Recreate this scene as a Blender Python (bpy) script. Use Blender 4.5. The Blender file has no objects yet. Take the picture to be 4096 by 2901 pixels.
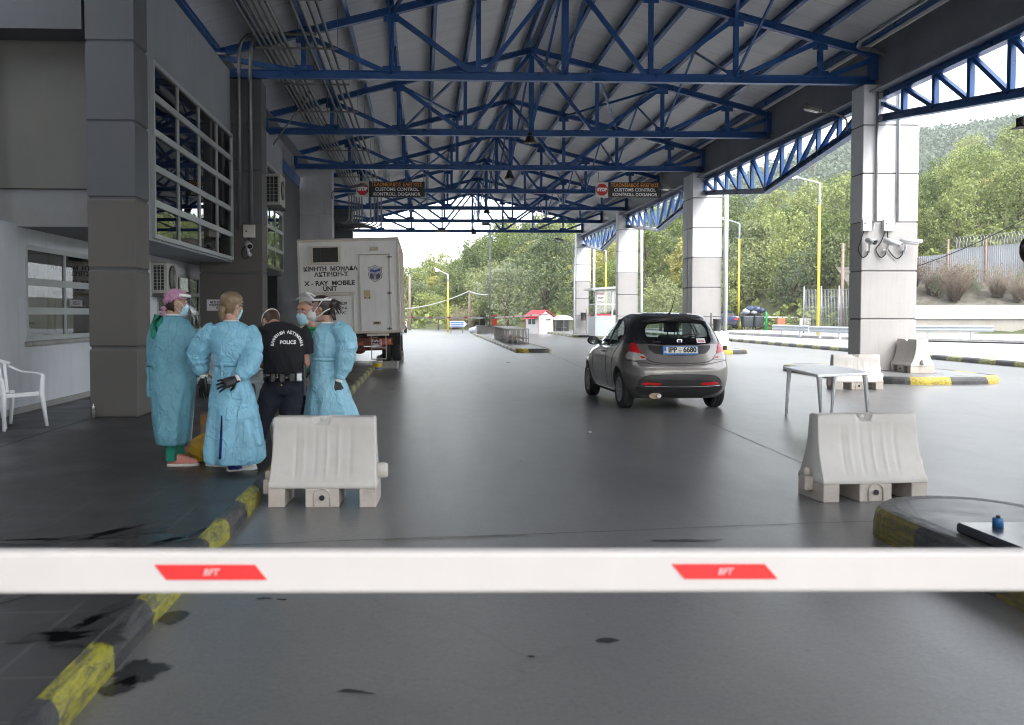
import bpy, bmesh, math, random
from mathutils import Vector, Matrix, noise
from mathutils.bvhtree import BVHTree
R = math.radians
scene = bpy.context.scene
COL = scene.collection
V = Vector
random.seed(7)

# ------------------------------------------------------------------ camera model (metres; X right, Y away, Z up)
CAM = V((0, 0, 1.48)); FPX = 2150.0
YAW = math.atan(97 / 2150.0); PITCH = math.atan(81 / 2150.0)
_d = V((math.sin(YAW) * math.cos(PITCH), math.cos(YAW) * math.cos(PITCH), -math.sin(PITCH)))
_r = V((math.cos(YAW), -math.sin(YAW), 0)); _u = _r.cross(_d)
PX = 946 - FPX * (V((0, 1, 0)).dot(_r) / V((0, 1, 0)).dot(_d))
PY = 703 + FPX * (V((0, 1, 0)).dot(_u) / V((0, 1, 0)).dot(_d))
def ray(x, y): return _d + _r * ((x - PX) / FPX) - _u * ((y - PY) / FPX)
def atY(x, y, Y): r = ray(x, y); return CAM + r * (Y / r.y)
def atX(x, y, X): r = ray(x, y); return CAM + r * (X / r.x)
def atZ(x, y, z=0.0): r = ray(x, y); return CAM + r * ((z - CAM.z) / r.z)

# ------------------------------------------------------------------ naming and tagging
def tag(o, label=None, cat=None, group=None, kind=None):
    if label: o['label'] = label
    if cat: o['category'] = cat
    if group: o['group'] = group
    if kind: o['kind'] = kind
    return o
def thing(name, label, cat, loc=(0, 0, 0), rz=0.0, group=None, kind=None):
    o = bpy.data.objects.new(name, None); COL.objects.link(o)
    o.location = loc; o.rotation_euler = (0, 0, rz); o.empty_display_size = 0.2
    return tag(o, label, cat, group, kind)
def kids(o): return [c for c in COL.objects if c.parent == o]
_KIDS = {}
def copy_tree(o, parent=None):
    c = o.copy(); COL.objects.link(c); c.parent = parent
    for ch in list(o.children): copy_tree(ch, c)
    return c

# ------------------------------------------------------------------ materials
MATS = {}
class NT:
    def __init__(s, m):
        m.use_nodes = True; s.t = m.node_tree; s.t.nodes.clear()
    def n(s, typ, **kw):
        nd = s.t.nodes.new(typ)
        for k, v in kw.items():
            if k.startswith('i_'):
                key = k[2:]; key = int(key) if key.isdigit() else key.replace('_', ' ')
                nd.inputs[key].default_value = v
            else: setattr(nd, k, v)
        return nd
    def l(s, a, b): s.t.links.new(a, b)
    def math(s, op, a, b=None, clamp=False):
        nd = s.n('ShaderNodeMath', operation=op, use_clamp=clamp)
        for i, q in enumerate((a, b)):
            if q is None: continue
            if isinstance(q, (int, float)): nd.inputs[i].default_value = q
            else: s.l(q, nd.inputs[i])
        return nd.outputs[0]
    def mix(s, f, a, b, mode='MIX'):
        nd = s.n('ShaderNodeMix', data_type='RGBA', blend_type=mode)
        for i, q in ((0, f), (6, a), (7, b)):
            if isinstance(q, (int, float)): nd.inputs[i].default_value = q
            elif isinstance(q, tuple): nd.inputs[i].default_value = (*q[:3], 1)
            else: s.l(q, nd.inputs[i])
        return nd.outputs[2]
    def ramp(s, fac, stops):
        nd = s.n('ShaderNodeValToRGB'); e = nd.color_ramp.elements
        while len(e) < len(stops): e.new(0.5)
        for q, (p, c) in zip(e, stops):
            q.position = p; q.color = (*c, 1) if isinstance(c, tuple) else (c, c, c, 1)
        s.l(fac, nd.inputs[0]); return nd.outputs[0]
    def noise(s, vec, scale, detail=4, rough=0.55, dist=0.0):
        nd = s.n('ShaderNodeTexNoise'); nd.inputs['Scale'].default_value = scale
        nd.inputs['Detail'].default_value = detail; nd.inputs['Roughness'].default_value = rough
        nd.inputs['Distortion'].default_value = dist
        if vec is not None: s.l(vec, nd.inputs['Vector'])
        return nd.outputs['Fac']
    def scale(s, vec, sc):
        nd = s.n('ShaderNodeMapping'); nd.inputs['Scale'].default_value = sc; s.l(vec, nd.inputs['Vector']); return nd.outputs[0]
    def obj(s): return s.n('ShaderNodeTexCoord').outputs['Object']
    def pos(s): return s.n('ShaderNodeNewGeometry').outputs['Position']
    def bump(s, h, strength=0.2, dist=0.01):
        nd = s.n('ShaderNodeBump'); nd.inputs['Strength'].default_value = strength; nd.inputs['Distance'].default_value = dist
        s.l(h, nd.inputs['Height']); return nd.outputs[0]
    def bsdf(s, color=None, rough=0.5, metal=0.0, normal=None, spec=None, **kw):
        b = s.n('ShaderNodeBsdfPrincipled'); o = s.n('ShaderNodeOutputMaterial'); s.l(b.outputs[0], o.inputs[0])
        for key, q in (('Base Color', color), ('Roughness', rough), ('Metallic', metal), ('Normal', normal), ('Specular IOR Level', spec)):
            if q is None: continue
            if isinstance(q, tuple): b.inputs[key].default_value = (*q[:3], 1)
            elif isinstance(q, (int, float)): b.inputs[key].default_value = q
            else: s.l(q, b.inputs[key])
        for k, v in kw.items():
            b.inputs[k.replace('_', ' ')].default_value = v
        return b
def mat(name, col, rough=0.6, metal=0.0, var=0.25, scale=3.0, bump=0.0, bscale=60.0, dirt=0.0, dirtcol=(0.12, 0.1, 0.08), streak=False, spec=None, **kw):
    """A worn surface: base colour broken up by noise, uneven gloss, optional dirt and fine bump, all in object space."""
    if name in MATS: return MATS[name]
    m = bpy.data.materials.new(name); t = NT(m); v = t.obj()
    n1 = t.noise(v, scale, 6, 0.6)
    lo = tuple(c * (1 - var) for c in col); hi = tuple(min(1, c * (1 + var)) for c in col)
    c = t.ramp(n1, [(0.3, lo), (0.7, hi)])
    if dirt > 0:
        vv = t.scale(v, (6, 6, 0.6)) if streak else v
        n2 = t.noise(vv, scale * 1.7, 8, 0.7)
        f = t.ramp(n2, [(0.5, 0.0), (0.78, dirt)])
        c = t.mix(f, c, dirtcol)
    r = t.ramp(n1, [(0.25, max(0.02, rough - 0.09)), (0.75, min(1, rough + 0.09))])
    nb = t.bump(t.noise(v, bscale, 4, 0.6), bump, 0.004) if bump > 0 else None
    t.bsdf(c, r, metal, nb, spec, **kw)
    MATS[name] = m; return m
def emis(name, col, strength):
    if name in MATS: return MATS[name]
    m = bpy.data.materials.new(name); t = NT(m)
    e = t.n('ShaderNodeEmission'); e.inputs[0].default_value = (*col, 1); e.inputs[1].default_value = strength
    o = t.n('ShaderNodeOutputMaterial'); t.l(e.outputs[0], o.inputs[0]); MATS[name] = m; return m
def glass(name, col=(0.9, 0.95, 0.95), rough=0.0, alpha=0.15):
    """thin pane: clear film plus mirror-like fresnel reflection"""
    if name in MATS: return MATS[name]
    m = bpy.data.materials.new(name); t = NT(m)
    tr = t.n('ShaderNodeBsdfTransparent'); tr.inputs[0].default_value = (*col, 1)
    g = t.n('ShaderNodeBsdfGlossy'); g.inputs['Roughness'].default_value = rough
    gm = t.n('ShaderNodeNewGeometry'); dp = t.n('ShaderNodeVectorMath', operation='DOT_PRODUCT'); t.l(gm.outputs['Normal'], dp.inputs[0]); t.l(gm.outputs['Incoming'], dp.inputs[1])
    k = t.math('POWER', t.math('SUBTRACT', 1.0, t.math('ABSOLUTE', dp.outputs['Value'])), 5.0)      # two-sided Schlick reflection
    fm = t.math('ADD', t.math('MULTIPLY', k, 0.92), 0.045 + alpha * 0.2, True)
    x = t.n('ShaderNodeMixShader'); o = t.n('ShaderNodeOutputMaterial')
    t.l(fm, x.inputs[0]); t.l(tr.outputs[0], x.inputs[1]); t.l(g.outputs[0], x.inputs[2]); t.l(x.outputs[0], o.inputs[0])
    MATS[name] = m; return m

# ------------------------------------------------------------------ mesh builder
class MB:
    def __init__(s): s.v = []; s.f = []; s.m = []; s.sm = []
    def add(s, vs, fs, mi=0, smooth=False):
        b = len(s.v); s.v += [V(p) for p in vs]
        for f in fs: s.f.append([b + i for i in f]); s.m.append(mi); s.sm.append(smooth)
        return s
    def box(s, c, size, mi=0, rot=None):
        c = V(c); h = V(size) * 0.5
        vs = [V((x * h.x, y * h.y, z * h.z)) for x in (-1, 1) for y in (-1, 1) for z in (-1, 1)]
        if rot is not None: vs = [rot @ p for p in vs]
        return s.add([c + p for p in vs], [(0, 1, 3, 2), (4, 6, 7, 5), (0, 4, 5, 1), (2, 3, 7, 6), (0, 2, 6, 4), (1, 5, 7, 3)], mi)
    def b2(s, lo, hi, mi=0):
        lo = V(lo); hi = V(hi); return s.box((lo + hi) / 2, hi - lo, mi)
    def bar(s, a, b, w, h, mi=0, up=(0, 0, 1)):
        a = V(a); b = V(b); d = (b - a); L = d.length; d.normalize()
        u = V(up)
        if abs(d.dot(u)) > 0.97: u = V((0, 1, 0)) if abs(d.y) < 0.9 else V((1, 0, 0))
        x = d.cross(u).normalized(); z = x.cross(d)
        return s.box((a + b) / 2, (w, L, h), mi, Matrix((x, d, z)).transposed())
    def ibeam(s, a, b, w, h, t=0.014, mi=0, up=(0, 0, 1)):
        a = V(a); b = V(b); d = (b - a).normalized(); u = V(up)
        if abs(d.dot(u)) > 0.97: u = V((0, 1, 0)) if abs(d.y) < 0.9 else V((1, 0, 0))
        x = d.cross(u).normalized(); z = x.cross(d)
        s.bar(a, b, t, h - 2 * t, mi, z)
        s.bar(a + z * (h - t) / 2, b + z * (h - t) / 2, w, t, mi, z); s.bar(a - z * (h - t) / 2, b - z * (h - t) / 2, w, t, mi, z)
        return s
    def tube(s, pts, r, n=10, mi=0, cap=True, smooth=True, closed=False):
        pts = [V(p) for p in pts]; N = len(pts)
        rs = r if isinstance(r, list) else [r] * N
        rings = []; ref = None
        for i, p in enumerate(pts):
            t = (pts[(i + 1) % N if closed else min(i + 1, N - 1)] - pts[(i - 1) % N if closed else max(i - 1, 0)])
            t = t.normalized() if t.length > 1e-9 else V((0, 0, 1))
            if ref is None:
                ref = V((0, 0, 1)) if abs(t.z) < 0.9 else V((1, 0, 0))
            ref = ref - t * ref.dot(t)
            if ref.length < 1e-6: ref = V((1, 0, 0)) - t * t.x
            ref.normalize(); bt = t.cross(ref)
            rr = rs[i]; rx, ry = rr if isinstance(rr, tuple) else (rr, rr)
            rings.append([p + ref * (math.cos(a) * rx) + bt * (math.sin(a) * ry) for a in (2 * math.pi * k / n for k in range(n))])
        return s.loft(rings, mi, cap, smooth, closed)
    def loft(s, rings, mi=0, cap=True, smooth=True, closed=False, capmi=None):
        n = len(rings[0]); vs = [p for r in rings for p in r]; fs = []
        M = len(rings)
        for i in range(M if closed else M - 1):
            j = (i + 1) % M
            for k in range(n):
                k2 = (k + 1) % n; fs.append((i * n + k, i * n + k2, j * n + k2, j * n + k))
        s.add(vs, fs, mi, smooth)
        if cap and not closed:
            cm = mi if capmi is None else capmi
            b = len(s.v) - len(vs)
            s.f.append([b + k for k in range(n)][::-1]); s.m.append(cm); s.sm.append(False)
            s.f.append([b + (M - 1) * n + k for k in range(n)]); s.m.append(cm); s.sm.append(False)
        return s
    def cyl(s, a, b, r, n=14, mi=0, r2=None, smooth=True):
        return s.tube([a, b], [r, r if r2 is None else r2], n, mi, True, smooth)
    def lathe(s, c, prof, n=20, mi=0, axis='Z', cap=True):
        c = V(c); rings = []
        for r, h in prof:
            ring = []
            for k in range(n):
                a = 2 * math.pi * k / n; x, y = r * math.cos(a), r * math.sin(a)
                p = {'Z': V((x, y, h)), 'X': V((h, x, y)), 'Y': V((y, h, x))}[axis]
                ring.append(c + p)
            rings.append(ring)
        return s.loft(rings, mi, cap)
    def sphere(s, c, r, n=12, mi=0, sx=1, sy=1, sz=1):
        c = V(c); rings = []
        for i in range(1, n):
            t = math.pi * i / n
            rings.append([c + V((math.sin(t) * math.cos(a) * r * sx, math.sin(t) * math.sin(a) * r * sy, math.cos(t) * r * sz)) for a in (2 * math.pi * k / (2 * n) for k in range(2 * n))])
        return s.loft(rings, mi, True)
    def prism(s, pts, d, mi=0, smooth=False):
        """closed polygon extruded by vector d"""
        pts = [V(p) for p in pts]; d = V(d); n = len(pts)
        s.add(pts + [p + d for p in pts], [tuple(range(n))[::-1], tuple(range(n, 2 * n))] + [(i, (i + 1) % n, n + (i + 1) % n, n + i) for i in range(n)], mi, smooth)
        return s
    def poly(s, pts, mi=0): return s.add(pts, [tuple(range(len(pts)))], mi)
    def xf(s, M, start=0):
        for i in range(start, len(s.v)): s.v[i] = M @ s.v[i]
        return s
    def build(s, name, mats, parent=None, bevel=0.0, smooth=None, fix=True, seg=1):
        me = bpy.data.meshes.new(name)
        me.from_pydata([tuple(p) for p in s.v], [], s.f); 
        mats = mats if isinstance(mats, (list, tuple)) else [mats]
        for m in mats: me.materials.append(m)
        me.polygons.foreach_set('material_index', s.m)
        me.polygons.foreach_set('use_smooth', [bool(smooth) if smooth is not None else q for q in s.sm])
        if fix:
            bm = bmesh.new(); bm.from_mesh(me); bmesh.ops.recalc_face_normals(bm, faces=bm.faces); bm.to_mesh(me); bm.free()
        me.update()
        o = bpy.data.objects.new(name, me); COL.objects.link(o)
        if parent is not None: o.parent = parent
        if bevel > 0:
            b = o.modifiers.new('bevel', 'BEVEL'); b.width = bevel; b.segments = seg; b.limit_method = 'ANGLE'; b.angle_limit = R(40)
        return o
def struct(name, mb, m, **kw):
    o = mb.build(name, m, **kw); o['kind'] = 'structure'; return o
def arc(c, r, a0, a1, n, ax=V((1, 0, 0)), ay=V((0, 0, 1))):
    c = V(c); return [c + ax * (r * math.cos(a0 + (a1 - a0) * i / n)) + ay * (r * math.sin(a0 + (a1 - a0) * i / n)) for i in range(n + 1)]
def bez(p0, p1, p2, p3, n=12):
    p0, p1, p2, p3 = map(V, (p0, p1, p2, p3))
    return [p0 * (1 - t) ** 3 + p1 * (3 * t * (1 - t) ** 2) + p2 * (3 * t * t * (1 - t)) + p3 * t ** 3 for t in (i / n for i in range(n + 1))]
def catmull(P, n=6):
    P = [V(p) for p in P]; out = []
    for i in range(len(P) - 1):
        a = P[max(i - 1, 0)]; b = P[i]; c = P[i + 1]; d = P[min(i + 2, len(P) - 1)]
        for k in range(n):
            t = k / n
            out.append(0.5 * ((2 * b) + (c - a) * t + (2 * a - 5 * b + 4 * c - d) * t * t + (3 * b - 3 * c + d - a) * t ** 3))
    out.append(P[-1]); return out
def interp(x, tab):
    if x <= tab[0][0]: return tab[0][1]
    for (a, va), (b, vb) in zip(tab, tab[1:]):
        if x <= b:
            t = (x - a) / (b - a) if b > a else 0; return va + (vb - va) * t
    return tab[-1][1]
def smooth01(t): t = max(0, min(1, t)); return t * t * (3 - 2 * t)
def nz(x, y=0.0, z=0.0): return noise.noise(V((x, y, z)))

# ------------------------------------------------------------------ lettering (built-in font, turned into real mesh)
def text(body, size, m, parent, M, name='lettering', width=None, bold=0.0, ext=0.0015, align='CENTER', spacing=1.0, shear=0.0, line=1.0):
    cu = bpy.data.curves.new(name, 'FONT'); cu.body = body; cu.size = size; cu.align_x = align; cu.align_y = 'CENTER'
    cu.offset = bold; cu.extrude = ext; cu.space_character = spacing; cu.shear = shear; cu.space_line = line; cu.resolution_u = 3
    tmp = bpy.data.objects.new(name + '_source', cu); COL.objects.link(tmp)
    dg = bpy.context.evaluated_depsgraph_get(); dg.update()
    me = bpy.data.meshes.new_from_object(tmp.evaluated_get(dg)); bpy.data.objects.remove(tmp); bpy.data.curves.remove(cu)
    xs = [v.co.x for v in me.vertices]
    if width and xs:
        k = width / (max(xs) - min(xs))
        for v in me.vertices: v.co.x *= k
    me.transform(M); me.materials.clear(); me.materials.append(m)
    o = bpy.data.objects.new(name, me); COL.objects.link(o); o.parent = parent; return o
def face_cam(p, rx=90, rz=0, ry=0):
    """matrix for a flat text facing -Y at p"""
    return Matrix.Translation(V(p)) @ Matrix.Rotation(R(rz), 4, 'Z') @ Matrix.Rotation(R(ry), 4, 'Y') @ Matrix.Rotation(R(rx), 4, 'X')
def join_text(objs, name):
    """several text meshes of one sign become one lettering mesh"""
    bm = bmesh.new(); mats = []
    for o in objs:
        for m in o.data.materials:
            if m not in mats: mats.append(m)
    for o in objs:
        n0 = len(bm.faces); bm.from_mesh(o.data); bm.faces.ensure_lookup_table()
        k = mats.index(o.data.materials[0])
        for f in bm.faces[n0:]: f.material_index = k
    me = bpy.data.meshes.new(name); bm.to_mesh(me); bm.free()
    for m in mats: me.materials.append(m)
    p = objs[0].parent
    for o in objs: bpy.data.objects.remove(o)
    o = bpy.data.objects.new(name, me); COL.objects.link(o); o.parent = p; return o
# ------------------------------------------------------------------ ground, platform, kerbs
def asphalt_mat():
    m = bpy.data.materials.new('worn_asphalt'); t = NT(m); p = t.pos()
    big = t.noise(p, 0.22, 5, 0.6); mid = t.noise(t.scale(p, (1, 0.35, 1)), 1.6, 6, 0.65); fine = t.noise(p, 55, 5, 0.8)
    c = t.ramp(big, [(0.3, (0.128, 0.125, 0.121)), (0.7, (0.160, 0.156, 0.150))])
    c = t.mix(t.ramp(mid, [(0.45, 0.0), (0.68, 0.6)]), c, (0.085, 0.084, 0.083))
    # lighter polished tyre lanes along Y
    sx = t.n('ShaderNodeSeparateXYZ'); t.l(p, sx.inputs[0])
    wv = t.math('SINE', t.math('MULTIPLY', sx.outputs[0], 2.1)); lane = t.math('MULTIPLY', t.ramp(wv, [(0.35, 0), (0.8, 1.0)]), 0.6)
    c = t.mix(lane, c, (0.15, 0.149, 0.147))
    # small oil drips
    vo = t.n('ShaderNodeTexVoronoi'); vo.inputs['Scale'].default_value = 1.15; t.l(t.scale(p, (1, 1, 0)), vo.inputs['Vector'])
    dn = t.math('ADD', vo.outputs['Distance'], t.math('MULTIPLY', t.noise(p, 9, 3), 0.16))
    drip = t.math('MULTIPLY', t.ramp(dn, [(0.09, 1.0), (0.135, 0.0)]), t.ramp(t.noise(p, 0.6, 2), [(0.47, 0), (0.53, 1)]))
    c = t.mix(t.math('MULTIPLY', drip, 0.75), c, (0.02, 0.02, 0.021))
    c = t.mix(t.ramp(fine, [(0.45, 0.0), (0.72, 0.6)]), c, (0.24, 0.238, 0.232))
    c = t.mix(t.ramp(t.noise(p, 34, 4, 0.8), [(0.52, 0.0), (0.68, 0.55)]), c, (0.05, 0.05, 0.051))
    # cracks
    vc = t.n('ShaderNodeTexVoronoi', feature='DISTANCE_TO_EDGE'); vc.inputs['Scale'].default_value = 0.16
    wp = t.n('ShaderNodeVectorMath', operation='ADD'); t.l(p, wp.inputs[0])
    nn = t.n('ShaderNodeTexNoise'); nn.inputs['Scale'].default_value = 1.3; t.l(p, nn.inputs['Vector'])
    sc = t.n('ShaderNodeVectorMath', operation='SCALE'); sc.inputs['Scale'].default_value = 0.8; t.l(nn.outputs['Color'], sc.inputs[0]); t.l(sc.outputs[0], wp.inputs[1])
    t.l(wp.outputs[0], vc.inputs['Vector'])
    c = t.mix(t.math('MULTIPLY', t.ramp(vc.outputs['Distance'], [(0.0, 1.0), (0.0016, 0.0)]), t.math('MULTIPLY', t.ramp(t.noise(p, 0.35, 2), [(0.52, 0), (0.62, 1)]), 0.25)), c, (0.03, 0.03, 0.03))
    rr = t.ramp(t.noise(t.scale(p, (1, 0.4, 1)), 3.5, 6, 0.75), [(0.2, 0.30), (0.8, 0.37)])
    rr = t.mix(t.math('MULTIPLY', drip, 0.8), rr, (0.22, 0.22, 0.22))
    h = t.math('ADD', t.math('MULTIPLY', fine, 0.5), t.noise(p, 14, 5, 0.6))
    t.bsdf(c, rr, 0, t.bump(h, 0.26, 0.006), 1.0); return m
def paving_mat(name, base, sx, sy, groove=0.012, rough=0.45, var=0.35, rot=0.0, dust=0.4):
    m = bpy.data.materials.new(name); t = NT(m); p = t.pos()
    mp = t.n('ShaderNodeMapping'); t.l(p, mp.inputs[0]); mp.inputs['Rotation'].default_value = (0, 0, rot)
    s = t.n('ShaderNodeSeparateXYZ'); t.l(mp.outputs[0], s.inputs[0])
    def line(o, sp):
        f = t.math('FRACT', t.math('DIVIDE', o, sp)); d = t.math('MINIMUM', f, t.math('SUBTRACT', 1.0, f))
        return t.math('LESS_THAN', t.math('MULTIPLY', d, sp), groove)
    g = t.math('MAXIMUM', line(s.outputs[0], sx), line(s.outputs[1], sy))
    n1 = t.noise(p, 1.1, 7, 0.62); n2 = t.noise(p, 40, 4)
    lo = tuple(c * (1 - var) for c in base); hi = tuple(c * (1 + var) for c in base)
    c = t.ramp(n1, [(0.3, lo), (0.7, hi)])
    c = t.mix(t.ramp(n2, [(0.5, 0), (0.9, 0.3)]), c, tuple(k * 1.8 for k in base))
    c = t.mix(t.math('MULTIPLY', g, 0.65), c, t.mix(t.ramp(t.noise(p, 0.9, 3), [(0.45, 0), (0.55, 1)]), tuple(k * 0.3 for k in base), tuple(k * dust for k in base)))
    h = t.math('SUBTRACT', t.math('MULTIPLY', n2, 0.4), g)
    t.bsdf(c, t.ramp(n1, [(0.3, rough - 0.12), (0.7, rough + 0.12)]), 0, t.bump(h, 0.5, 0.005)); return m
def kerb_mat(name, period, yellow=(0.50, 0.40, 0.02), top=None, off=0.0):
    """worn black and yellow kerb paint, banded along the run (object y, or along u)"""
    m = bpy.data.materials.new(name); t = NT(m)
    uv = t.n('ShaderNodeUVMap').outputs[0]; p = t.pos()
    s = t.n('ShaderNodeSeparateXYZ'); t.l(uv, s.inputs[0])
    wob = t.math('MULTIPLY', t.math('SUBTRACT', t.noise(p, 6, 3), 0.5), 0.16)
    f = t.math('FRACT', t.math('ADD', t.math('DIVIDE', t.math('ADD', s.outputs[0], wob), period), off))
    y = t.math('LESS_THAN', f, 0.5)
    n = t.noise(p, 5, 8, 0.7); n2 = t.noise(p, 28, 5, 0.7)
    yc = t.mix(t.ramp(n, [(0.35, 0), (0.7, 1)]), yellow, tuple(k * 0.62 for k in yellow))
    bc = t.ramp(n, [(0.3, (0.012, 0.013, 0.016)), (0.75, (0.05, 0.053, 0.06))])
    c = t.mix(y, bc, yc)
    if top: c = t.mix(t.math('GREATER_THAN', s.outputs[1], 0.44), c, top)
    vv = t.noise(t.scale(p, (9, 2.0, 9)), 2.2, 8, 0.75, 1.2)
    c = t.mix(t.ramp(vv, [(0.45, 0), (0.60, 0.9)]), c, (0.06, 0.058, 0.05))
    c = t.mix(t.ramp(n2, [(0.62, 0), (0.72, 0.7)]), c, (0.2, 0.19, 0.17))
    t.bsdf(c, t.ramp(n2, [(0.3, 0.35), (0.7, 0.6)]), 0, t.bump(t.math('ADD', n2, vv), 0.5, 0.008)); return m

ASPH = asphalt_mat()
PLAT = paving_mat('dark_platform_tiles', (0.034, 0.033, 0.033), 0.40, 0.40, 0.010, 0.42, dust=2.6)
DARKFLOOR = paving_mat('black_recess_floor', (0.008, 0.008, 0.010), 0.30, 0.30, 0.003, 0.4)
PAVE = paving_mat('pale_concrete_paving', (0.36, 0.36, 0.36), 3.0, 3.0, 0.015, 0.6, 0.15)
CONC = mat('bare_concrete', (0.30, 0.29, 0.28), 0.75, var=0.25, scale=1.3, bump=0.25, dirt=0.5, dirtcol=(0.10, 0.09, 0.08))
KERBL = kerb_mat('worn_yellow_black_kerb_paint', 1.2, (0.34, 0.32, 0.035), off=0.183)
KERBF = kerb_mat('faded_yellow_black_kerb_paint', 1.75, (0.36, 0.36, 0.10), off=0.0)
KERBN = kerb_mat('mossy_yellow_black_kerb_paint', 1.7, (0.22, 0.17, 0.012), (0.075, 0.075, 0.077), off=0.12)
KERBI = kerb_mat('bright_yellow_black_kerb_paint', 1.7, (0.60, 0.45, 0.02), off=0.1)

g = MB()
# one sheet to the horizon, finer near the camera
xs = [-900, -200, -60, -20, -8, 0, 8, 20, 40, 60, 120, 300, 900]; ys = [-300, -60, -10, 0, 10, 20, 40, 70, 110, 200, 500, 1500]
g.add([(x, y, 0) for y in ys for x in xs], [(j * len(xs) + i, j * len(xs) + i + 1, (j + 1) * len(xs) + i + 1, (j + 1) * len(xs) + i) for j in range(len(ys) - 1) for i in range(len(xs) - 1)])
road = struct('road', g, ASPH)

def set_uv(o, fn):
    me = o.data; uv = me.uv_layers.new(name='run')
    for l in me.loops: uv.data[l.index].uv = fn(me.vertices[l.vertex_index].co)
def kerb_run(name, path, h, w, m, closed=False, side=1, cham=0.035, n_sub=1, wear=0.006):
    """kerb stones swept along a ground path; side=+1: road lies to the right of the path. uv.x = metres along the run"""
    P = [V((p[0], p[1], 0)) for p in path]
    Q = []
    for a, b in zip(P, P[1:]):
        k = max(1, int((b - a).length / 0.25))
        Q += [a + (b - a) * (i / k) for i in range(k)]
    Q.append(P[-1])
    mb = MB(); us = []; rings = []; L = 0
    prof = [(0.0, -0.05), (0.0, h * 0.45), (-0.012, h - cham), (-0.022 - cham * 0.5, h - 0.006), (-cham - 0.035, h), (-w, h), (-w, -0.05)]
    for i, p in enumerate(Q):
        if i: L += (Q[i] - Q[i - 1]).length
        t = (Q[min(i + 1, len(Q) - 1)] - Q[max(i - 1, 0)]).normalized(); nrm = V((t.y, -t.x, 0)) * side
        ring = []
        for j, (a, z) in enumerate(prof):
            q = p + nrm * a + V((0, 0, z)); k = nz(q.x * 4 + 7, q.y * 4, j * 3.1) * wear * (1.5 if j in (2, 3, 4) else 0.5)
            ring.append(q + nrm * k + V((0, 0, k * 0.7 if 1 < j < 5 else 0)))
        rings.append(ring); us.append(L)
    mb.loft(rings, 0, True, False)
    o = struct(name, mb, m)
    nr = len(prof); me = o.data; uv = me.uv_layers.new(name='run')
    for l in me.loops: uv.data[l.index].uv = (us[min(l.vertex_index // nr, len(us) - 1)], (l.vertex_index % nr) / nr)
    return o
# ---- raised platform on the left
PZ = 0.125
pf = MB(); pf.b2((-30, -12, -0.02), (-1.352, 27.6, PZ))
struct('platform', pf, PLAT)
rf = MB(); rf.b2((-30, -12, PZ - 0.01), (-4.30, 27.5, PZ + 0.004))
struct('recess_floor', rf, DARKFLOOR)  # near-black sheet laid over the platform along the building
kerb_run('platform_kerb', [(-1.275, -6), (-1.275, 27.7)], PZ + 0.005, 0.085, KERBL, side=1, cham=0.03, wear=0.010)

# ---- thin dark water stains lying on platform and road
wet = bpy.data.materials.new('wet_stain'); t = NT(wet); p = t.pos(); uvn = t.n('ShaderNodeUVMap').outputs[0]; sx_ = t.n('ShaderNodeSeparateXYZ'); t.l(uvn, sx_.inputs[0])
wb_ = t.n('ShaderNodeBsdfPrincipled'); wb_.inputs['Base Color'].default_value = (0.028, 0.028, 0.029, 1); wb_.inputs['Roughness'].default_value = 0.25
tr_ = t.n('ShaderNodeBsdfTransparent'); ed = t.math('SUBTRACT', 1.0, sx_.outputs[0]); al = t.math('ADD', t.math('MULTIPLY', ed, 3.2), t.math('MULTIPLY', t.math('SUBTRACT', t.noise(p, 16, 6, 0.7), 0.5), 1.6), True)
al = t.math('MULTIPLY', t.ramp(al, [(0.15, 0.0), (0.75, 1.0)]), 0.88); mx_ = t.n('ShaderNodeMixShader'); ou_ = t.n('ShaderNodeOutputMaterial'); t.l(al, mx_.inputs[0]); t.l(tr_.outputs[0], mx_.inputs[1]); t.l(wb_.outputs[0], mx_.inputs[2]); t.l(mx_.outputs[0], ou_.inputs[0])
def stain(cx, cy, rx, ry, z, seed, rot=0.0, amp=0.55, n=90):
    mb = MB(); pts = []
    for k in range(n):
        a = 2 * math.pi * k / n
        r = 1 + amp * (nz(math.cos(a) * 1.6 + seed, math.sin(a) * 1.6, seed) * 1.3 + 0.5 * nz(math.cos(a) * 5 + seed, math.sin(a) * 5, 3) + 0.25 * nz(math.cos(a) * 14, math.sin(a) * 14 + seed, 9))
        x, y = rx * r * math.cos(a), ry * r * math.sin(a); pts.append((cx + x * math.cos(rot) - y * math.sin(rot), cy + x * math.sin(rot) + y * math.cos(rot), z))
    mb.add([(cx, cy, z)] + pts, [(0, i + 1, (i + 1) % n + 1) for i in range(n)])
    return mb
ws = MB()
def addstain(*a, **k):
    b = stain(*a, **k); ws.add(b.v, b.f)
def stain_px(x, y, rx, ry, z, seed, **k):
    q = atZ(x, y, z); addstain(q.x, q.y, rx, ry, z, seed, **k)
Z1 = PZ + 0.004
stain_px(200, 1412, 0.17, 0.20, Z1, 1.3); stain_px(125, 1425, 0.20, 0.07, Z1, 2.7, rot=0.3); stain_px(240, 1370, 0.05, 0.22, Z1, 4.1, rot=-0.3)
stain_px(330, 1212, 0.22, 0.16, Z1, 5.3); stain_px(290, 1190, 0.30, 0.10, Z1, 6.1, rot=0.4); stain_px(180, 1205, 0.40, 0.05, Z1, 8.8, rot=0.1); stain_px(60, 1212, 0.30, 0.07, Z1, 3.9)
stain_px(250, 1192, 0.05, 0.34, Z1, 11.2, rot=-0.45); stain_px(410, 1200, 0.04, 0.26, Z1, 12.2, rot=-0.5); stain_px(70, 1330, 0.02, 0.2, Z1, 15.2, rot=-0.6)
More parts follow.
